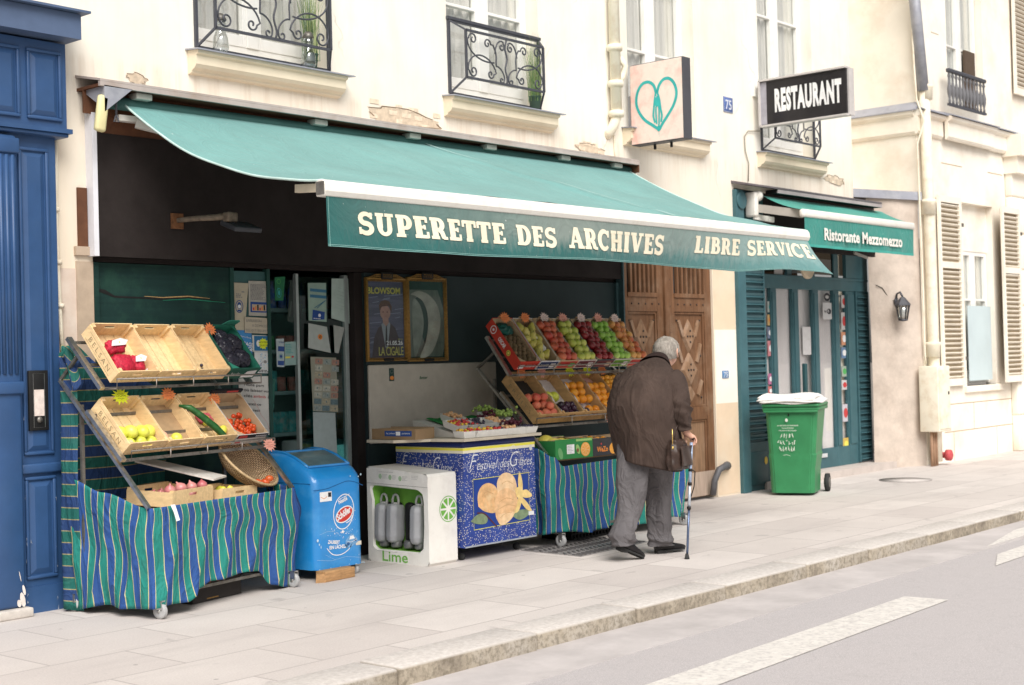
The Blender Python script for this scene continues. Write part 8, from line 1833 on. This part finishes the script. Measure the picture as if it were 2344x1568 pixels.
b.build('ice_cream_image', [SC, SC2, SC3, mat('leaf_print', (.20, .27, .16), .6, .3, 25), mat('vanilla_stick', (.10, .03, .03), .6), mat('vanilla_flower', (.82, .62, .26), .6, .15, 20, grime=(.70, .42, .14), grime_amt=.7, gscale=26), mat('scoop_line', (.52, .28, .12), .7), INKW], pic)
b = MB(); disk(b, F1, 1.035, .70, .024, .022, .0045, 0); b.build('sticker', mat('stick_sil', (.6, .62, .62), .5), t)
b = MB(); disk(b, F2, DF-.06, .755, .008, .014, .003, 0); b.build('lock', mat('black', ()), t)
for (u, v) in ((.06, .10), (WF-.12, .12), (WF-.1, DF-.1)):
    Mw = MF @ Matrix.Translation((u, v, .03)) @ Matrix.Rotation(PI/2, 4, 'Y'); MB().lathe([(0, -.012), (.03, -.012), (.03, .012), (0, .012)], Mw, seg=18).build('castor', mat('dark_rubber', ()), t)
# counter board and what stands on it
b = MB(); b.prism([MF @ Vector(p) for p in ((-.04, -.055, .933), (WF+.03, -.055, .933), (WF+.03, DF-.02, .933), (-.34, DF-.02, .933), (-.34, .42, .933), (-.10, .25, .933))], (0, 0, .022))
tag(b.build('counter_board', mat('board_beige', (.56, .50, .40), .7, .1, 9, grime=(.40, .34, .26), grime_amt=.5, gscale=7)), 'pale board laid over the ice cream chest under the punnets', 'board')
ZC = .957
def kbox(b, F1_, F2_, w, L, h): rect(b, F1_, w*.30, h*.30, w*.92, h*.80, .0012, 0); text(b, F1_.at(w*.34, h*.5), 'La palette', h*.16, .002, 1, width=w*.2); rect(b, F1_, w*.56, h*.38, w*.66, h*.72, .0018, 1); text(b, F1_.at(w*.70, h*.5), 'palette', h*.16, .002, 1, width=w*.18); return [INKB, INKW]
Mb2 = MF @ Matrix.Translation((-.30, .30, ZC)) @ Matrix.Rotation(rad(-58), 4, 'Z')
card_box('cardboard_tray', 'flat brown cardboard tray with a blue label at the left end of the counter board', MF @ Matrix.Translation((-.30, .70, ZC)) @ Matrix.Rotation(rad(-84), 4, 'Z'), .44, .24, .085, (.30, .20, .11), (.42, .30, .18), prints=kbox, flap=False)
PW_ = mat('punnet_white', (.74, .72, .68), .7, .05, 20)
def punnet(u, v, w_, d_, h_, tiltx, label, content, seed, z=ZC, rz=0, short=''):
    T = MF @ Matrix.Translation((u*.74+.02, v*1.05, z)) @ Matrix.Rotation(rz, 4, 'Z') @ Matrix.Rotation(tiltx, 4, 'X')
    o = thing('punnet', label, 'punnet', T.translation); o.rotation_euler = T.to_euler(); b = MB(); s = .82
    B0 = [Vector((w_/2*(sx*s), d_/2*(sy*s), .0)) for sx, sy in ((-1, -1), (1, -1), (1, 1), (-1, 1))]; B1 = [Vector((w_/2*sx, d_/2*sy, h_)) for sx, sy in ((-1, -1), (1, -1), (1, 1), (-1, 1))]
    b.add([T @ p for p in B0+B1], [(0, 1, 2, 3), (0, 4, 5, 1), (1, 5, 6, 2), (2, 6, 7, 3), (3, 7, 4, 0)]); b.build('tray', PW_, o, thick=.003)
    b = MB(); b.tube([T @ p for p in B1], .0025, closed=True, seg=5); b.build('rim', PW_, o)
    q = random.Random(seed)
    if content:
        n = int(w_*d_/.00040*.9)
        for k in range(min(n, 34)):
            kk = content[k % len(content)]
            put(kk, T @ Vector((q.uniform(-.42, .42)*w_, q.uniform(-.42, .42)*d_, h_*.85+q.uniform(-.004, .018))), {'berry_gold': 'small golden berry', 'berry_red': 'small red berry', 'berry_black': 'small black berry', 'berry_peach': 'small pale apricot'}[kk]+' in the '+short, 'small fruit in the punnets', rnd=q)
            o2 = [x for x in (PROTO[kk][0],)][0]
    return T
riser = MB(); riser.prism([MF @ Vector(q_) for q_ in ((.10, .13, ZC+.001), (.10, .64, ZC+.001), (.10, .64, ZC+.13), (.10, .15, ZC+.018))], (.74, 0, 0)); tag(riser.build('sloping_riser', mat('riser_card', (.60, .57, .52), .8, .06, 12)), 'low sloping white card riser under the back rows of punnets', 'riser')
pn = [
 (.06, .03, .16, .12, ['berry_gold', 'berry_gold', 'berry_red'], 'white punnet of golden berries at the front left corner', 'front left punnet'),
 (.235, .03, .16, .12, ['berry_gold', 'berry_red', 'berry_gold'], 'white punnet of orange and red berries, second along the front', 'second front punnet'),
 (.41, .03, .15, .12, ['berry_red', 'berry_gold'], 'white punnet of red and golden berries, third along the front', 'third front punnet'),
 (.57, .03, .14, .12, ['berry_red', 'berry_black'], 'white punnet of red currants and blueberries, fourth along the front', 'fourth front punnet'),
 (.20, .22, .15, .17, ['berry_gold', 'berry_red'], 'white punnet of golden and red berries, left of the second row', 'second row left punnet'),
 (.36, .22, .15, .17, ['berry_red', 'berry_red', 'berry_black'], 'white punnet of strawberries with blueberries in the second row', 'strawberry punnet'),
 (.52, .22, .15, .17, ['berry_black'], 'white punnet of blueberries in the second row', 'blueberry punnet'),
 (.67, .22, .14, .17, [], 'empty white punnet in the middle of the counter', ''),
 (.83, .22, .15, .17, ['berry_peach'], 'white punnet of small apricots right of the empty punnet', 'apricot punnet'),
 (.75, .03, .16, .12, ['berry_peach'], 'white punnet of pale figs at the front, right of the middle', 'fig punnet'),
 (.45, .42, .16, .15, ['berry_peach'], 'white punnet of apricots at the back of the counter', 'back row punnet'),
 (1.05, .03, .15, .13, ['berry_black'], 'white punnet of blackberries at the front right corner', 'blackberry punnet')]
for k, (u, v, w_, d_, ct, lab, short) in enumerate(pn):
    r_ = v > .1
    punnet(u, v, w_, d_, .05, .26 if r_ else 0.06, lab, ct, 60+k, z=ZC+(.045+.24*(v-.15) if r_ else .004), short=short)
punnet(.91, .03, .15, .12, .055, 0.05, 'white punnet of red grapes at the front, left of the blackberries', [], 80); punnet(.98, .32, .20, .24, .07, .26, 'larger white punnet heaped with green and red grapes', [], 81, z=ZC+.075)
b = MB(); b.grid(lambda u, v: MF @ Vector((.22+.55*u, .15+.46*v, ZC+.030+.012*math.sin(u*20)*math.sin(v*9)+.11*v)), 24, 10); tag(b.build('green_liner', mat('grass_mat', (.02, .22, .05), .7, .3, 60, bmp=.8, bscale=200)), 'bright green paper liner showing between the punnets', 'paper')
def bunch(name, u, v, z, n, m, label, seed, spread=(.09, .07)):
    q = random.Random(seed); b = MB(); c = MF @ Vector((u, v, z))
    for k in range(n):
        p = MF @ Vector((u*.76+q.gauss(0, spread[0]*.45), v+q.gauss(0, spread[1]*.45), z+abs(q.gauss(0, .018))+.010)); b.lathe(ball_prof(.0125, 1.12, 6), Matrix.Translation(p) @ Matrix.Rotation(q.uniform(0, 1), 4, 'X'), seg=9)
    tag(b.build(name, m), label, 'grapes', 'bunches of grapes on the counter')
GG = mat('grape_green', (.30, .42, .10), .25, .25, 40); GR = mat('grape_red', (.10, .02, .035), .3, .4, 40)
bunch('grape_bunch', .90, .34, ZC+.13, 60, GR, 'dark red grape bunch at the back left of the large punnet', 1); bunch('grape_bunch', .98, .44, ZC+.17, 50, GG, 'green grape bunch at the very back of the large punnet', 2); bunch('grape_bunch', 1.06, .30, ZC+.13, 80, GG, 'large green grape bunch spilling to the right', 3, (.11, .09)); bunch('grape_bunch', .93, .12, ZC+.06, 80, GR, 'large dark red grape bunch in front of the green ones', 4, (.11, .07))
# ================================================================== the old man with the cane
TH = rad(10); P0 = Vector((4.03, -2.04, 0)); MP = Matrix.Translation(P0) @ Matrix.Rotation(TH, 4, 'Z')
def L(f, l, z): return MP @ Vector((f, l, z))      # forward, left, up
man = thing('person', 'stooped grey haired man in brown coat and grey trousers walking with a cane', 'person', tuple(P0), rz=TH)
SKIN = mat('skin', (.62, .36, .26), .55, .10, 40, grime=(.66, .26, .20), grime_amt=.4, gscale=20)
# joints in world space
J = {}
J['pelvis'] = L(-.02, 0, .90); J['belly'] = L(.0, 0, 1.08); J['chest'] = L(.07, 0, 1.28); J['neck0'] = L(.17, -.02, 1.41); J['neck1'] = L(.245, -.035, 1.48)
J['hd0'] = L(.315, -.05, 1.535); J['hd1'] = L(.315, -.05, 1.595); J['hd2'] = L(.320, -.05, 1.645)
J['jaw'] = L(.390, -.06, 1.500); J['nose'] = L(.425, -.065, 1.555); J['nose2'] = L(.447, -.068, 1.540)
HR = W(1583, 1003, -2.37)            # right hand on the cane
J['shR'] = L(.10, -.19, 1.385); J['elR'] = L(.00, -.30, 1.14); J['wrR'] = HR+Vector((-.055, .02, .055))
J['shL'] = L(.08, .19, 1.385); J['elL'] = L(.06, .275, 1.12); J['wrL'] = L(.26, .22, .98)
J['hipR'] = L(-.01, -.09, .86); J['hipL'] = L(-.03, .09, .86)
J['knR'] = Vector((4.215, -2.03, .47)); J['anR'] = Vector((4.235, -2.01, .10)); J['toR'] = Vector((4.33, -2.035, .035))
J['knL'] = Vector((3.90, -1.98, .44)); J['anL'] = Vector((3.735, -2.0, .16)); J['toL'] = Vector((3.80, -2.02, .085))
verts, edges, rads = [], [], []
idx = {}
def jv(n, p, r, parent=None):
    idx[n] = len(verts); verts.append(tuple(p)); rads.append(r)
    if parent: edges.append((idx[parent], idx[n]))
jv('pelvis', J['pelvis'], .13); jv('belly', J['belly'], .135, 'pelvis'); jv('chest', J['chest'], .135, 'belly'); jv('neck0', J['neck0'], .065, 'chest'); jv('neck1', J['neck1'], .052, 'neck0')
jv('hd0', J['hd0'], .072, 'neck1'); jv('hd1', J['hd1'], .088, 'hd0'); jv('hd2', J['hd2'], .062, 'hd1'); jv('jaw', J['jaw'], .030, 'hd0'); jv('nose', J['nose'], .022, 'hd1'); jv('nose2', J['nose2'], .012, 'nose')
for s in 'RL':
    jv('sh'+s, J['sh'+s], .06, 'chest'); jv('el'+s, J['el'+s], .042, 'sh'+s); jv('wr'+s, J['wr'+s], .026, 'el'+s)
    jv('hip'+s, J['hip'+s], .095, 'pelvis'); jv('kn'+s, J['kn'+s], .058, 'hip'+s); jv('an'+s, J['an'+s], .028, 'kn'+s); jv('to'+s, J['to'+s], .016, 'an'+s)
def hand(s, wr, fwd, side, down, curl):
    """palm, four bent fingers and a thumb leaving the side of the palm"""
    c = wr+fwd*.045; jv('palm'+s, c, .024, 'wr'+s); jv('palm2'+s, wr+fwd*.075, .022, 'palm'+s)
    for k in range(4):
        ln = (.036, .042, .040, .032)[k]; o = side*(.026-.0175*k); r_ = (.0095, .010, .0095, .008)[k]
        a = wr+fwd*.088+o; jv('f%d%s' % (k, s), a, r_, 'palm2'+s)
        p = a; d = fwd
        for q in range(3):
            d = (d*math.cos(curl*(.5+q*.55))+down*math.sin(curl*(.5+q*.55))).normalized(); p = p+d*ln*(.62, .46, .36)[q]*1.15; jv('f%d%d%s' % (k, q, s), p, r_*(1-.10*(q+1)), ('f%d%s' % (k, s)) if q == 0 else ('f%d%d%s' % (k, q-1, s)))
    a = wr+fwd*.040+side*.034+down*.006; jv('t0'+s, a, .011, 'palm'+s); b_ = a+fwd*.030+side*.014+down*.018; jv('t1'+s, b_, .010, 't0'+s); jv('t2'+s, b_+fwd*.016-side*.004+down*.020, .008, 't1'+s)
fw_ = (HR+Vector((.03, -.005, -.01))-J['wrR']).normalized(); sd = Vector((-.35, .9, .2)); sd = (sd-fw_*sd.dot(fw_)).normalized(); dn = fw_.cross(sd); dn = dn if dn.z < 0 else -dn
hand('R', J['wrR'], fw_, sd, dn, .95)
fl = Vector((.75, -.35, -.4)).normalized(); sl_ = Vector((.2, -.9, .3)); sl_ = (sl_-fl*sl_.dot(fl)).normalized(); dl = fl.cross(sl_); dl = dl if dl.z < 0 else -dl
hand('L', J['wrL'], fl, sl_, dl, .45)
me = bpy.data.meshes.new('body'); me.from_pydata(verts, edges, []); body = bpy.data.objects.new('body', me); COL.objects.link(body); body.parent = man; body.matrix_parent_inverse = wmat(man).inverted()
md = body.modifiers.new('skin', 'SKIN')
if not me.skin_vertices: 
    bm = bmesh.new(); bm.from_mesh(me); bm.verts.layers.skin.verify(); bm.to_mesh(me); bm.free()
for i, r_ in enumerate(rads): me.skin_vertices[0].data[i].radius = (r_, r_)
me.skin_vertices[0].data[0].use_root = True
md.use_smooth_shade = True; ms = body.modifiers.new('sub', 'SUBSURF'); ms.levels = 2; ms.render_levels = 2; me.materials.append(SKIN)

def loft(mb, secs, seg=36, mi=0, fold=None, cap=(False, False)):
    """secs: (centre, u half axis vector, v half axis vector)"""
    # densify with Catmull-Rom
    S = []
    for i in range(len(secs)-1):
        p0, p1, p2, p3 = secs[max(i-1, 0)], secs[i], secs[i+1], secs[min(i+2, len(secs)-1)]
        for k in range(5):
            s = k/5; S.append(tuple(.5*((2*p1[j])+(p2[j]-p0[j])*s+(2*p0[j]-5*p1[j]+4*p2[j]-p3[j])*s*s+(3*p1[j]-p0[j]-3*p2[j]+p3[j])*s**3) for j in range(3)))
    S.append(tuple(secs[-1])); n = len(S); vs = []
    for i, (c, a, b_) in enumerate(S):
        for k in range(seg):
            t = 2*PI*k/seg; ct, st_ = math.cos(t), math.sin(t); e = 2.4; m = (abs(ct)**e+abs(st_)**e)**(-1/e); p = c+a*ct*m+b_*st_*m
            if fold: p = p+(a*ct+b_*st_).normalized()*fold(i/(n-1), t, p)
            vs.append(p)
    fs = [(i*seg+k, i*seg+(k+1) % seg, (i+1)*seg+(k+1) % seg, (i+1)*seg+k) for i in range(n-1) for k in range(seg)]
    if cap[0]: fs.append(tuple(reversed(range(seg))))
    if cap[1]: fs.append(tuple((n-1)*seg+k for k in range(seg)))
    return mb.add(vs, fs, mi, True)
FW_, LF_ = (MP.to_3x3() @ Vector((1, 0, 0))), (MP.to_3x3() @ Vector((0, 1, 0))); ZU = Vector((0, 0, 1))
COAT = mat('coat_brown', (.052, .034, .027), .85, .18, 7, grime=(.105, .070, .055), grime_amt=.55, gscale=3, bmp=.12, bscale=300); drape_bump(COAT, 5, (1.2, 1.2, .5), .32, .03)
def cs(f, l, z, w, d, tiltf=0.0, roll=0.0):
    return (L(f, l, z), (LF_*math.cos(roll)+ZU*math.sin(roll))*w, (FW_*math.cos(tiltf)-ZU*math.sin(tiltf))*d)
b = MB()
secs = [cs(-.005, -.02, .745, .280, .180, -.10, .26), cs(-.005, -.01, .86, .280, .185, -.04, .16), cs(-.02, .0, 1.00, .280, .190, .0, .07), cs(-.03, .01, 1.13, .278, .195, .15, .04), cs(-.0, .005, 1.26, .268, .19, .38, .0), cs(.05, -.005, 1.345, .250, .160, .5, -.02), cs(.10, -.005, 1.410, .215, .135, .70, -.05), cs(.150, -.015, 1.452, .150, .110, .85, -.08), cs(.195, -.025, 1.478, .088, .088, .95, -.1)]
def cf(v, t, p):
    lat = math.cos(t); k = (1-v)**1.3
    cr = lambda x: 1-2*abs(math.sin(x))**.6
    return .016*k*math.sin(4*t+1.3+v*2)+.009*k*cr(2.5*t+v*1.7+.4)+.006*cr(v*5+t*1.1)*(.4+.6*k)+.006*math.sin(v*9+t*3)*math.sin(PI*v)+.007*cr(t*1.5+v*6)*math.exp(-((v-.55)/.25)**2)
loft(b, secs, 120, fold=cf); b.build('coat', COAT, man, thick=.004)
# collar
b = MB(); loft(b, [cs(.190, -.022, 1.472, .088, .090, .95, -.1), cs(.222, -.03, 1.508, .080, .082, .95, -.1), cs(.202, -.028, 1.505, .096, .098, .95, -.1), cs(.160, -.02, 1.462, .135, .120, .9, -.1)], 40); b.build('collar', mat('collar_dark', (.025, .014, .012), .9, .2, 20), man, thick=.004)
def sleeve(a, e, w, r0, r1, r2, name, seed):
    b = MB(); q = random.Random(seed); ph = q.uniform(0, 6)
    def ring_(c, t, r, k=1.0): t = t.normalized(); x = t.orthogonal().normalized(); x = (LF_-t*LF_.dot(t)).normalized(); y = t.cross(x); return (c, x*r, y*r*k)
    d1, d2 = (e-a), (w-e)
    S_ = [ring_(a-d1*.10, d1, r0*.75), ring_(a+d1*.12, d1, r0), ring_(a+d1*.55, d1, (r0+r1)/2), ring_(e-d1*.08, d1+d2*.3, r1*1.02), ring_(e+d2*.12, d1*.3+d2, r1*1.03), ring_(e+d2*.55, d2, (r1+r2)/2), ring_(e+d2*.93, d2, r2), ring_(e+d2*1.0, d2, r2*1.03)]
    loft(b, S_, 30, fold=lambda v, t, p: .006*math.sin(v*26+ph+2*t)*math.sin(PI*v)+.009*(1-2*abs(math.sin(v*20+1.5*t+ph))**.6)*(1 if .35 < v < .85 else .35)+.003*math.sin(4*t+v*7)); return b.build(name, COAT, man, thick=.003)
sleeve(J['shR']+ZU*-.005, J['elR'], J['wrR']-(J['wrR']-J['elR'])*.06, .105, .078, .052, 'sleeve', 1)
sleeve(J['shL']+ZU*-.005, J['elL'], J['wrL']-(J['wrL']-J['elL'])*.06, .100, .076, .052, 'sleeve', 2)
# trousers
TR = mat('trouser_grey', (.110, .102, .106), .85, .12, 9, grime=(.165, .152, .157), grime_amt=.4, gscale=4, bmp=.15, bscale=350); drape_bump(TR, 7, (1, 1, .6), .42, .03)
def leg(hip, kn, an, ph, name='trouser_leg', w=.108):
    b = MB(); x = LF_; out = Vector((0, 0, 0))
    def rg(c, r, k=1.0, tz=0.0): return (c, LF_*r, (FW_*math.cos(tz)+ZU*math.sin(tz))*r*k)
    S_ = [rg(hip+ZU*.10, .125), rg(hip, .130, .98), rg(hip.lerp(kn, .45), .122, .95), rg(kn, .105, .98), rg(kn.lerp(an, .5)-FW_*.015, .098, 1.0), rg(an+ZU*.07-FW_*.01, .096, 1.02), rg(an+ZU*.005, .100, 1.12), rg(an-ZU*.035, .092, 1.15)]
    def fl_(v, t, p):
        low = max(0, (v-.5)/.5); cr = lambda x: 1-2*abs(math.sin(x))**.6
        return .013*cr(v*15+ph+1.3*math.sin(t+ph))*low**.7+.010*cr(v*8+t*1.2+ph)*(.25+.5*v)+.010*math.sin(3*t+ph+v*4)+.005*math.sin(v*52+t*2)*low+.007*cr(t*1.5-v*6)*(1-low)
    loft(b, S_, 44, fold=fl_); return b.build(name, TR, man, thick=.003)
leg(J['hipR'], J['knR'], J['anR'], 1.0); leg(J['hipL'], J['knL'], J['anL'], 3.1)
# shoes
SHOE = mat('shoe_black', (.012, .011, .012), .22, .3, 20)
def shoe(heel, toe, lift, rz_):
    T = Matrix.Translation(heel) @ Matrix.Rotation(rz_, 4, 'Z') @ Matrix.Rotation(lift, 4, 'Y'); ux, uy, uz = (T.to_3x3() @ Vector(v) for v in ((1, 0, 0), (0, 1, 0), (0, 0, 1)))
    o = MB(); c = lambda x, z: T @ Vector((x, 0, z))
    loft(o, [(c(-.008, .045), uy*.022, uz*.030), (c(.01, .050), uy*.036, uz*.044), (c(.06, .055), uy*.040, uz*.048), (c(.11, .046), uy*.042, uz*.038), (c(.17, .036), uy*.048, uz*.027), (c(.225, .030), uy*.044, uz*.021), (c(.262, .026), uy*.026, uz*.014), (c(.272, .025), uy*.010, uz*.007)], 24, cap=(True, True))
    s = o.build('shoe', SHOE, man)
    o = MB(); P = [(0, -.028), (.03, -.036), (.12, -.038), (.19, -.048), (.25, -.036), (.275, 0), (.25, .036), (.19, .048), (.12, .038), (.03, .036), (0, .028)]
    o.prism([T @ Vector((x, y, .004)) for x, y in P], uz*.012); o.prism([T @ Vector((x, y, -.012)) for x, y in [(0, -.028), (.07, -.036), (.07, .036), (0, .028)]], uz*.016); o.build('sole', mat('dark_rubber', ()), s)
shoe(Vector((4.20, -1.985, .012)), None, 0.0, rad(-22)); shoe(Vector((3.685, -2.0, .105)), None, rad(24), rad(-12))
# head details: hair, ears, eyes
hc = J['hd1']; HF = (FW_*math.cos(-.15)+LF_*math.sin(-.15)).normalized(); HL = ZU.cross(HF)
bm = bmesh.new(); bmesh.ops.create_uvsphere(bm, u_segments=40, v_segments=28, radius=1.0)
q = random.Random(9)
for v in bm.verts:
    n1 = math.sin(v.co.x*19+v.co.y*7)*math.sin(v.co.z*23+v.co.y*9); v.co *= 1+.03*n1+q.uniform(-.02, .03)
dele = [v for v in bm.verts if (v.co.x > .42 and v.co.z < .72) or (v.co.z < -.62) or (v.co.x > .05 and v.co.z < -.15)]
bmesh.ops.delete(bm, geom=dele, context='VERTS')
MH = Matrix(((HF.x, HL.x, 0, hc.x), (HF.y, HL.y, 0, hc.y), (HF.z, HL.z, 1, hc.z-.002), (0, 0, 0, 1))) @ Matrix.Diagonal((.119, .106, .117, 1))
HAIR = mat('hair_grey', (.30, .27, .235), .8, .4, 60, grime=(.13, .105, .085), grime_amt=.6, gscale=18, stretch=(1, 1, .4))
mbh = MB(); mbh.frombm(bm, M=MH, smooth=True)
for k in range(420):
    a = q.uniform(0, 2*PI); z = q.uniform(-.60, .97); r_ = math.sqrt(max(0, 1-z*z)); d = Vector((r_*math.cos(a), r_*math.sin(a), z))
    if (d.x > .36 and d.z < .75) or (d.x > .05 and d.z < -.1): continue
    p = MH @ (d*.985); t_ = (MH.to_3x3() @ Vector((-.4*d.x-.3, d.y*.3, -.9+d.z*.2))).normalized(); n_ = (MH.to_3x3() @ d).normalized(); s_ = t_.cross(n_).normalized()*.0014; e = p+t_*q.uniform(.018, .035)+n_*q.uniform(.002, .009)
    mbh.add([p-s_, p+s_, e], [(0, 1, 2)], 0)
mbh.build('hair', HAIR, man)
for sy in (-1, 1):
    c = hc+HL*(.088*sy)+HF*.005-ZU*.018; T = Matrix(((HF.x, HL.x*sy, 0, c.x), (HF.y, HL.y*sy, 0, c.y), (HF.z, HL.z*sy, 1, c.z), (0, 0, 0, 1)))
    b = MB(); b.tube([T @ Vector(p) for p in ((.012, .0, -.030), (.0, .010, -.030), (-.012, .016, -.012), (-.018, .019, .010), (-.012, .017, .028), (.004, .010, .034), (.014, .002, .024))], [.007, .009, .008, .007, .007, .006, .004], seg=8)
    b.add([T @ Vector(p) for p in ((.012, .002, -.028), (-.010, .014, -.012), (-.015, .016, .012), (.0, .010, .030), (.012, .002, .020))], [(0, 1, 2, 3, 4)]); b.build('ear', SKIN, man)
    e = hc+HF*.083+HL*(.032*sy)-ZU*.012; b = MB(); b.lathe(ball_prof(.012, 1, 8), Matrix.Translation(e), seg=12); b.build('eye', mat('eye_white', (.75, .73, .70), .2), man)
    b = MB(); b.tube([e+HF*.008+ZU*.022-HL*.016, e+HF*.012+ZU*.027, e+HF*.006+ZU*.022+HL*.016], .005, seg=6); b.build('eyebrow', HAIR, man)
m_ = J['jaw']+HF*.028+ZU*.015; b = MB(); b.tube([m_-HL*.022-HF*.008, m_, m_+HL*.022-HF*.008], .0045, seg=6); b.build('mouth', mat('lip', (.40, .15, .13), .5), man)
# zip along the coat vent
z0_, z1_ = W(1527, 950, -2.24), W(1530, 1008, -2.25)
# bag
BG = mat('bag_leather', (.045, .028, .022), .35, .3, 14, bmp=.3, bscale=60)
bag = thing('shoulder_bag', 'dark brown leather shoulder bag hanging at his right hip', 'bag', tuple(L(-.03, -.275, .70)))
bc = L(-.03, -.275, .80); ub = FW_; 
b = MB(); loft(b, [(bc-ZU*.115, ub*.115, LF_*.045), (bc-ZU*.105, ub*.135, LF_*.062), (bc-ZU*.03, ub*.135, LF_*.070), (bc+ZU*.06, ub*.118, LF_*.055), (bc+ZU*.115, ub*.095, LF_*.034)], 36, cap=(True, True), fold=lambda v, t, p: .006*math.sin(t*9+v*5)+.006*math.sin(v*20+t*2)); b.build('body', BG, bag)
b = MB(); f_ = Fr(bc-LF_*.075, FW_, ZU); b.grid(lambda u, v: f_.p(-.10+.20*u, -.085+.15*v, .004+.004*math.sin(u*9+v*4)), 10, 8); b.build('pocket', BG, bag, thick=.006)
b = MB(); b.tube([bc+ZU*.11+FW_*.06-LF_*.01, bc+ZU*.20+FW_*.03-LF_*.01, L(.03, -.265, 1.15), L(.06, -.23, 1.38), L(.10, -.12, 1.475)], .008, seg=6); b.tube([bc+ZU*.11-FW_*.06, bc+ZU*.19-FW_*.02, L(.0, -.29, 1.06)], .008, seg=6); b.build('strap', BG, bag)
b = MB(); p = bc-FW_*.125-LF_*.02; b.tube([p+ZU*.20, p+ZU*.08], .004, seg=6); b.lathe([(0, 0), (.007, .004), (.009, .014), (.005, .024), (0, .026)], Matrix.Translation(p+ZU*.045), seg=8); b.build('zip_pull', mat('brass', (.75, .52, .16), .3, .1, 30, metal=.8), bag)
# cane
cane = thing('walking_cane', 'metallic blue and silver adjustable walking cane in his right hand', 'cane', (4.06, -2.35, 0))
top = HR+Vector((.0, -.0, .0)); bot = Vector((4.075, -2.36, .0)); ax = (top-bot)
CP = lambda s: bot+ax*s
def cyl(a, c, r, m, nm): b = MB(); b.tube([CP(a), CP(c)], r, seg=12); b.build(nm, m, cane)
cyl(.03, .42, .0095, mat('cane_blue', (.12, .16, .26), .3, .2, 30, metal=.6), 'lower_shaft'); cyl(.42, .62, .0115, mat('cane_silver', (.60, .66, .74), .3, .1, 30, metal=.6), 'middle_shaft'); cyl(.62, .965, .0125, mat('cane_lightblue', (.42, .52, .70), .35, .25, 60, metal=.4), 'upper_shaft')
for s in (.42, .62, .735): cyl(s-.012, s+.012, .016, mat('black', ()), 'clip')
b = MB(); b.lathe([(.0, 0), (.020, 0), (.018, .012), (.012, .04), (0, .042)], Matrix.Translation(bot), seg=14); b.build('ferrule', mat('dark_rubber', ()), cane)
b = MB(); b.tube([top-fw_*.045+ZU*.004, top+ZU*.012, top+fw_*.055+ZU*.002], [.012, .013, .012], seg=10); b.build('handle', mat('black', ()), cane)
b = MB(); b.tube([CP(.735)+Vector((.01, -.01, 0)), CP(.72)+Vector((.035, -.02, 0)), CP(.60)+Vector((.030, -.02, 0)), CP(.50)+Vector((.008, -.006, 0))], .0045, seg=6); b.build('wrist_loop', mat('black', ()), cane)
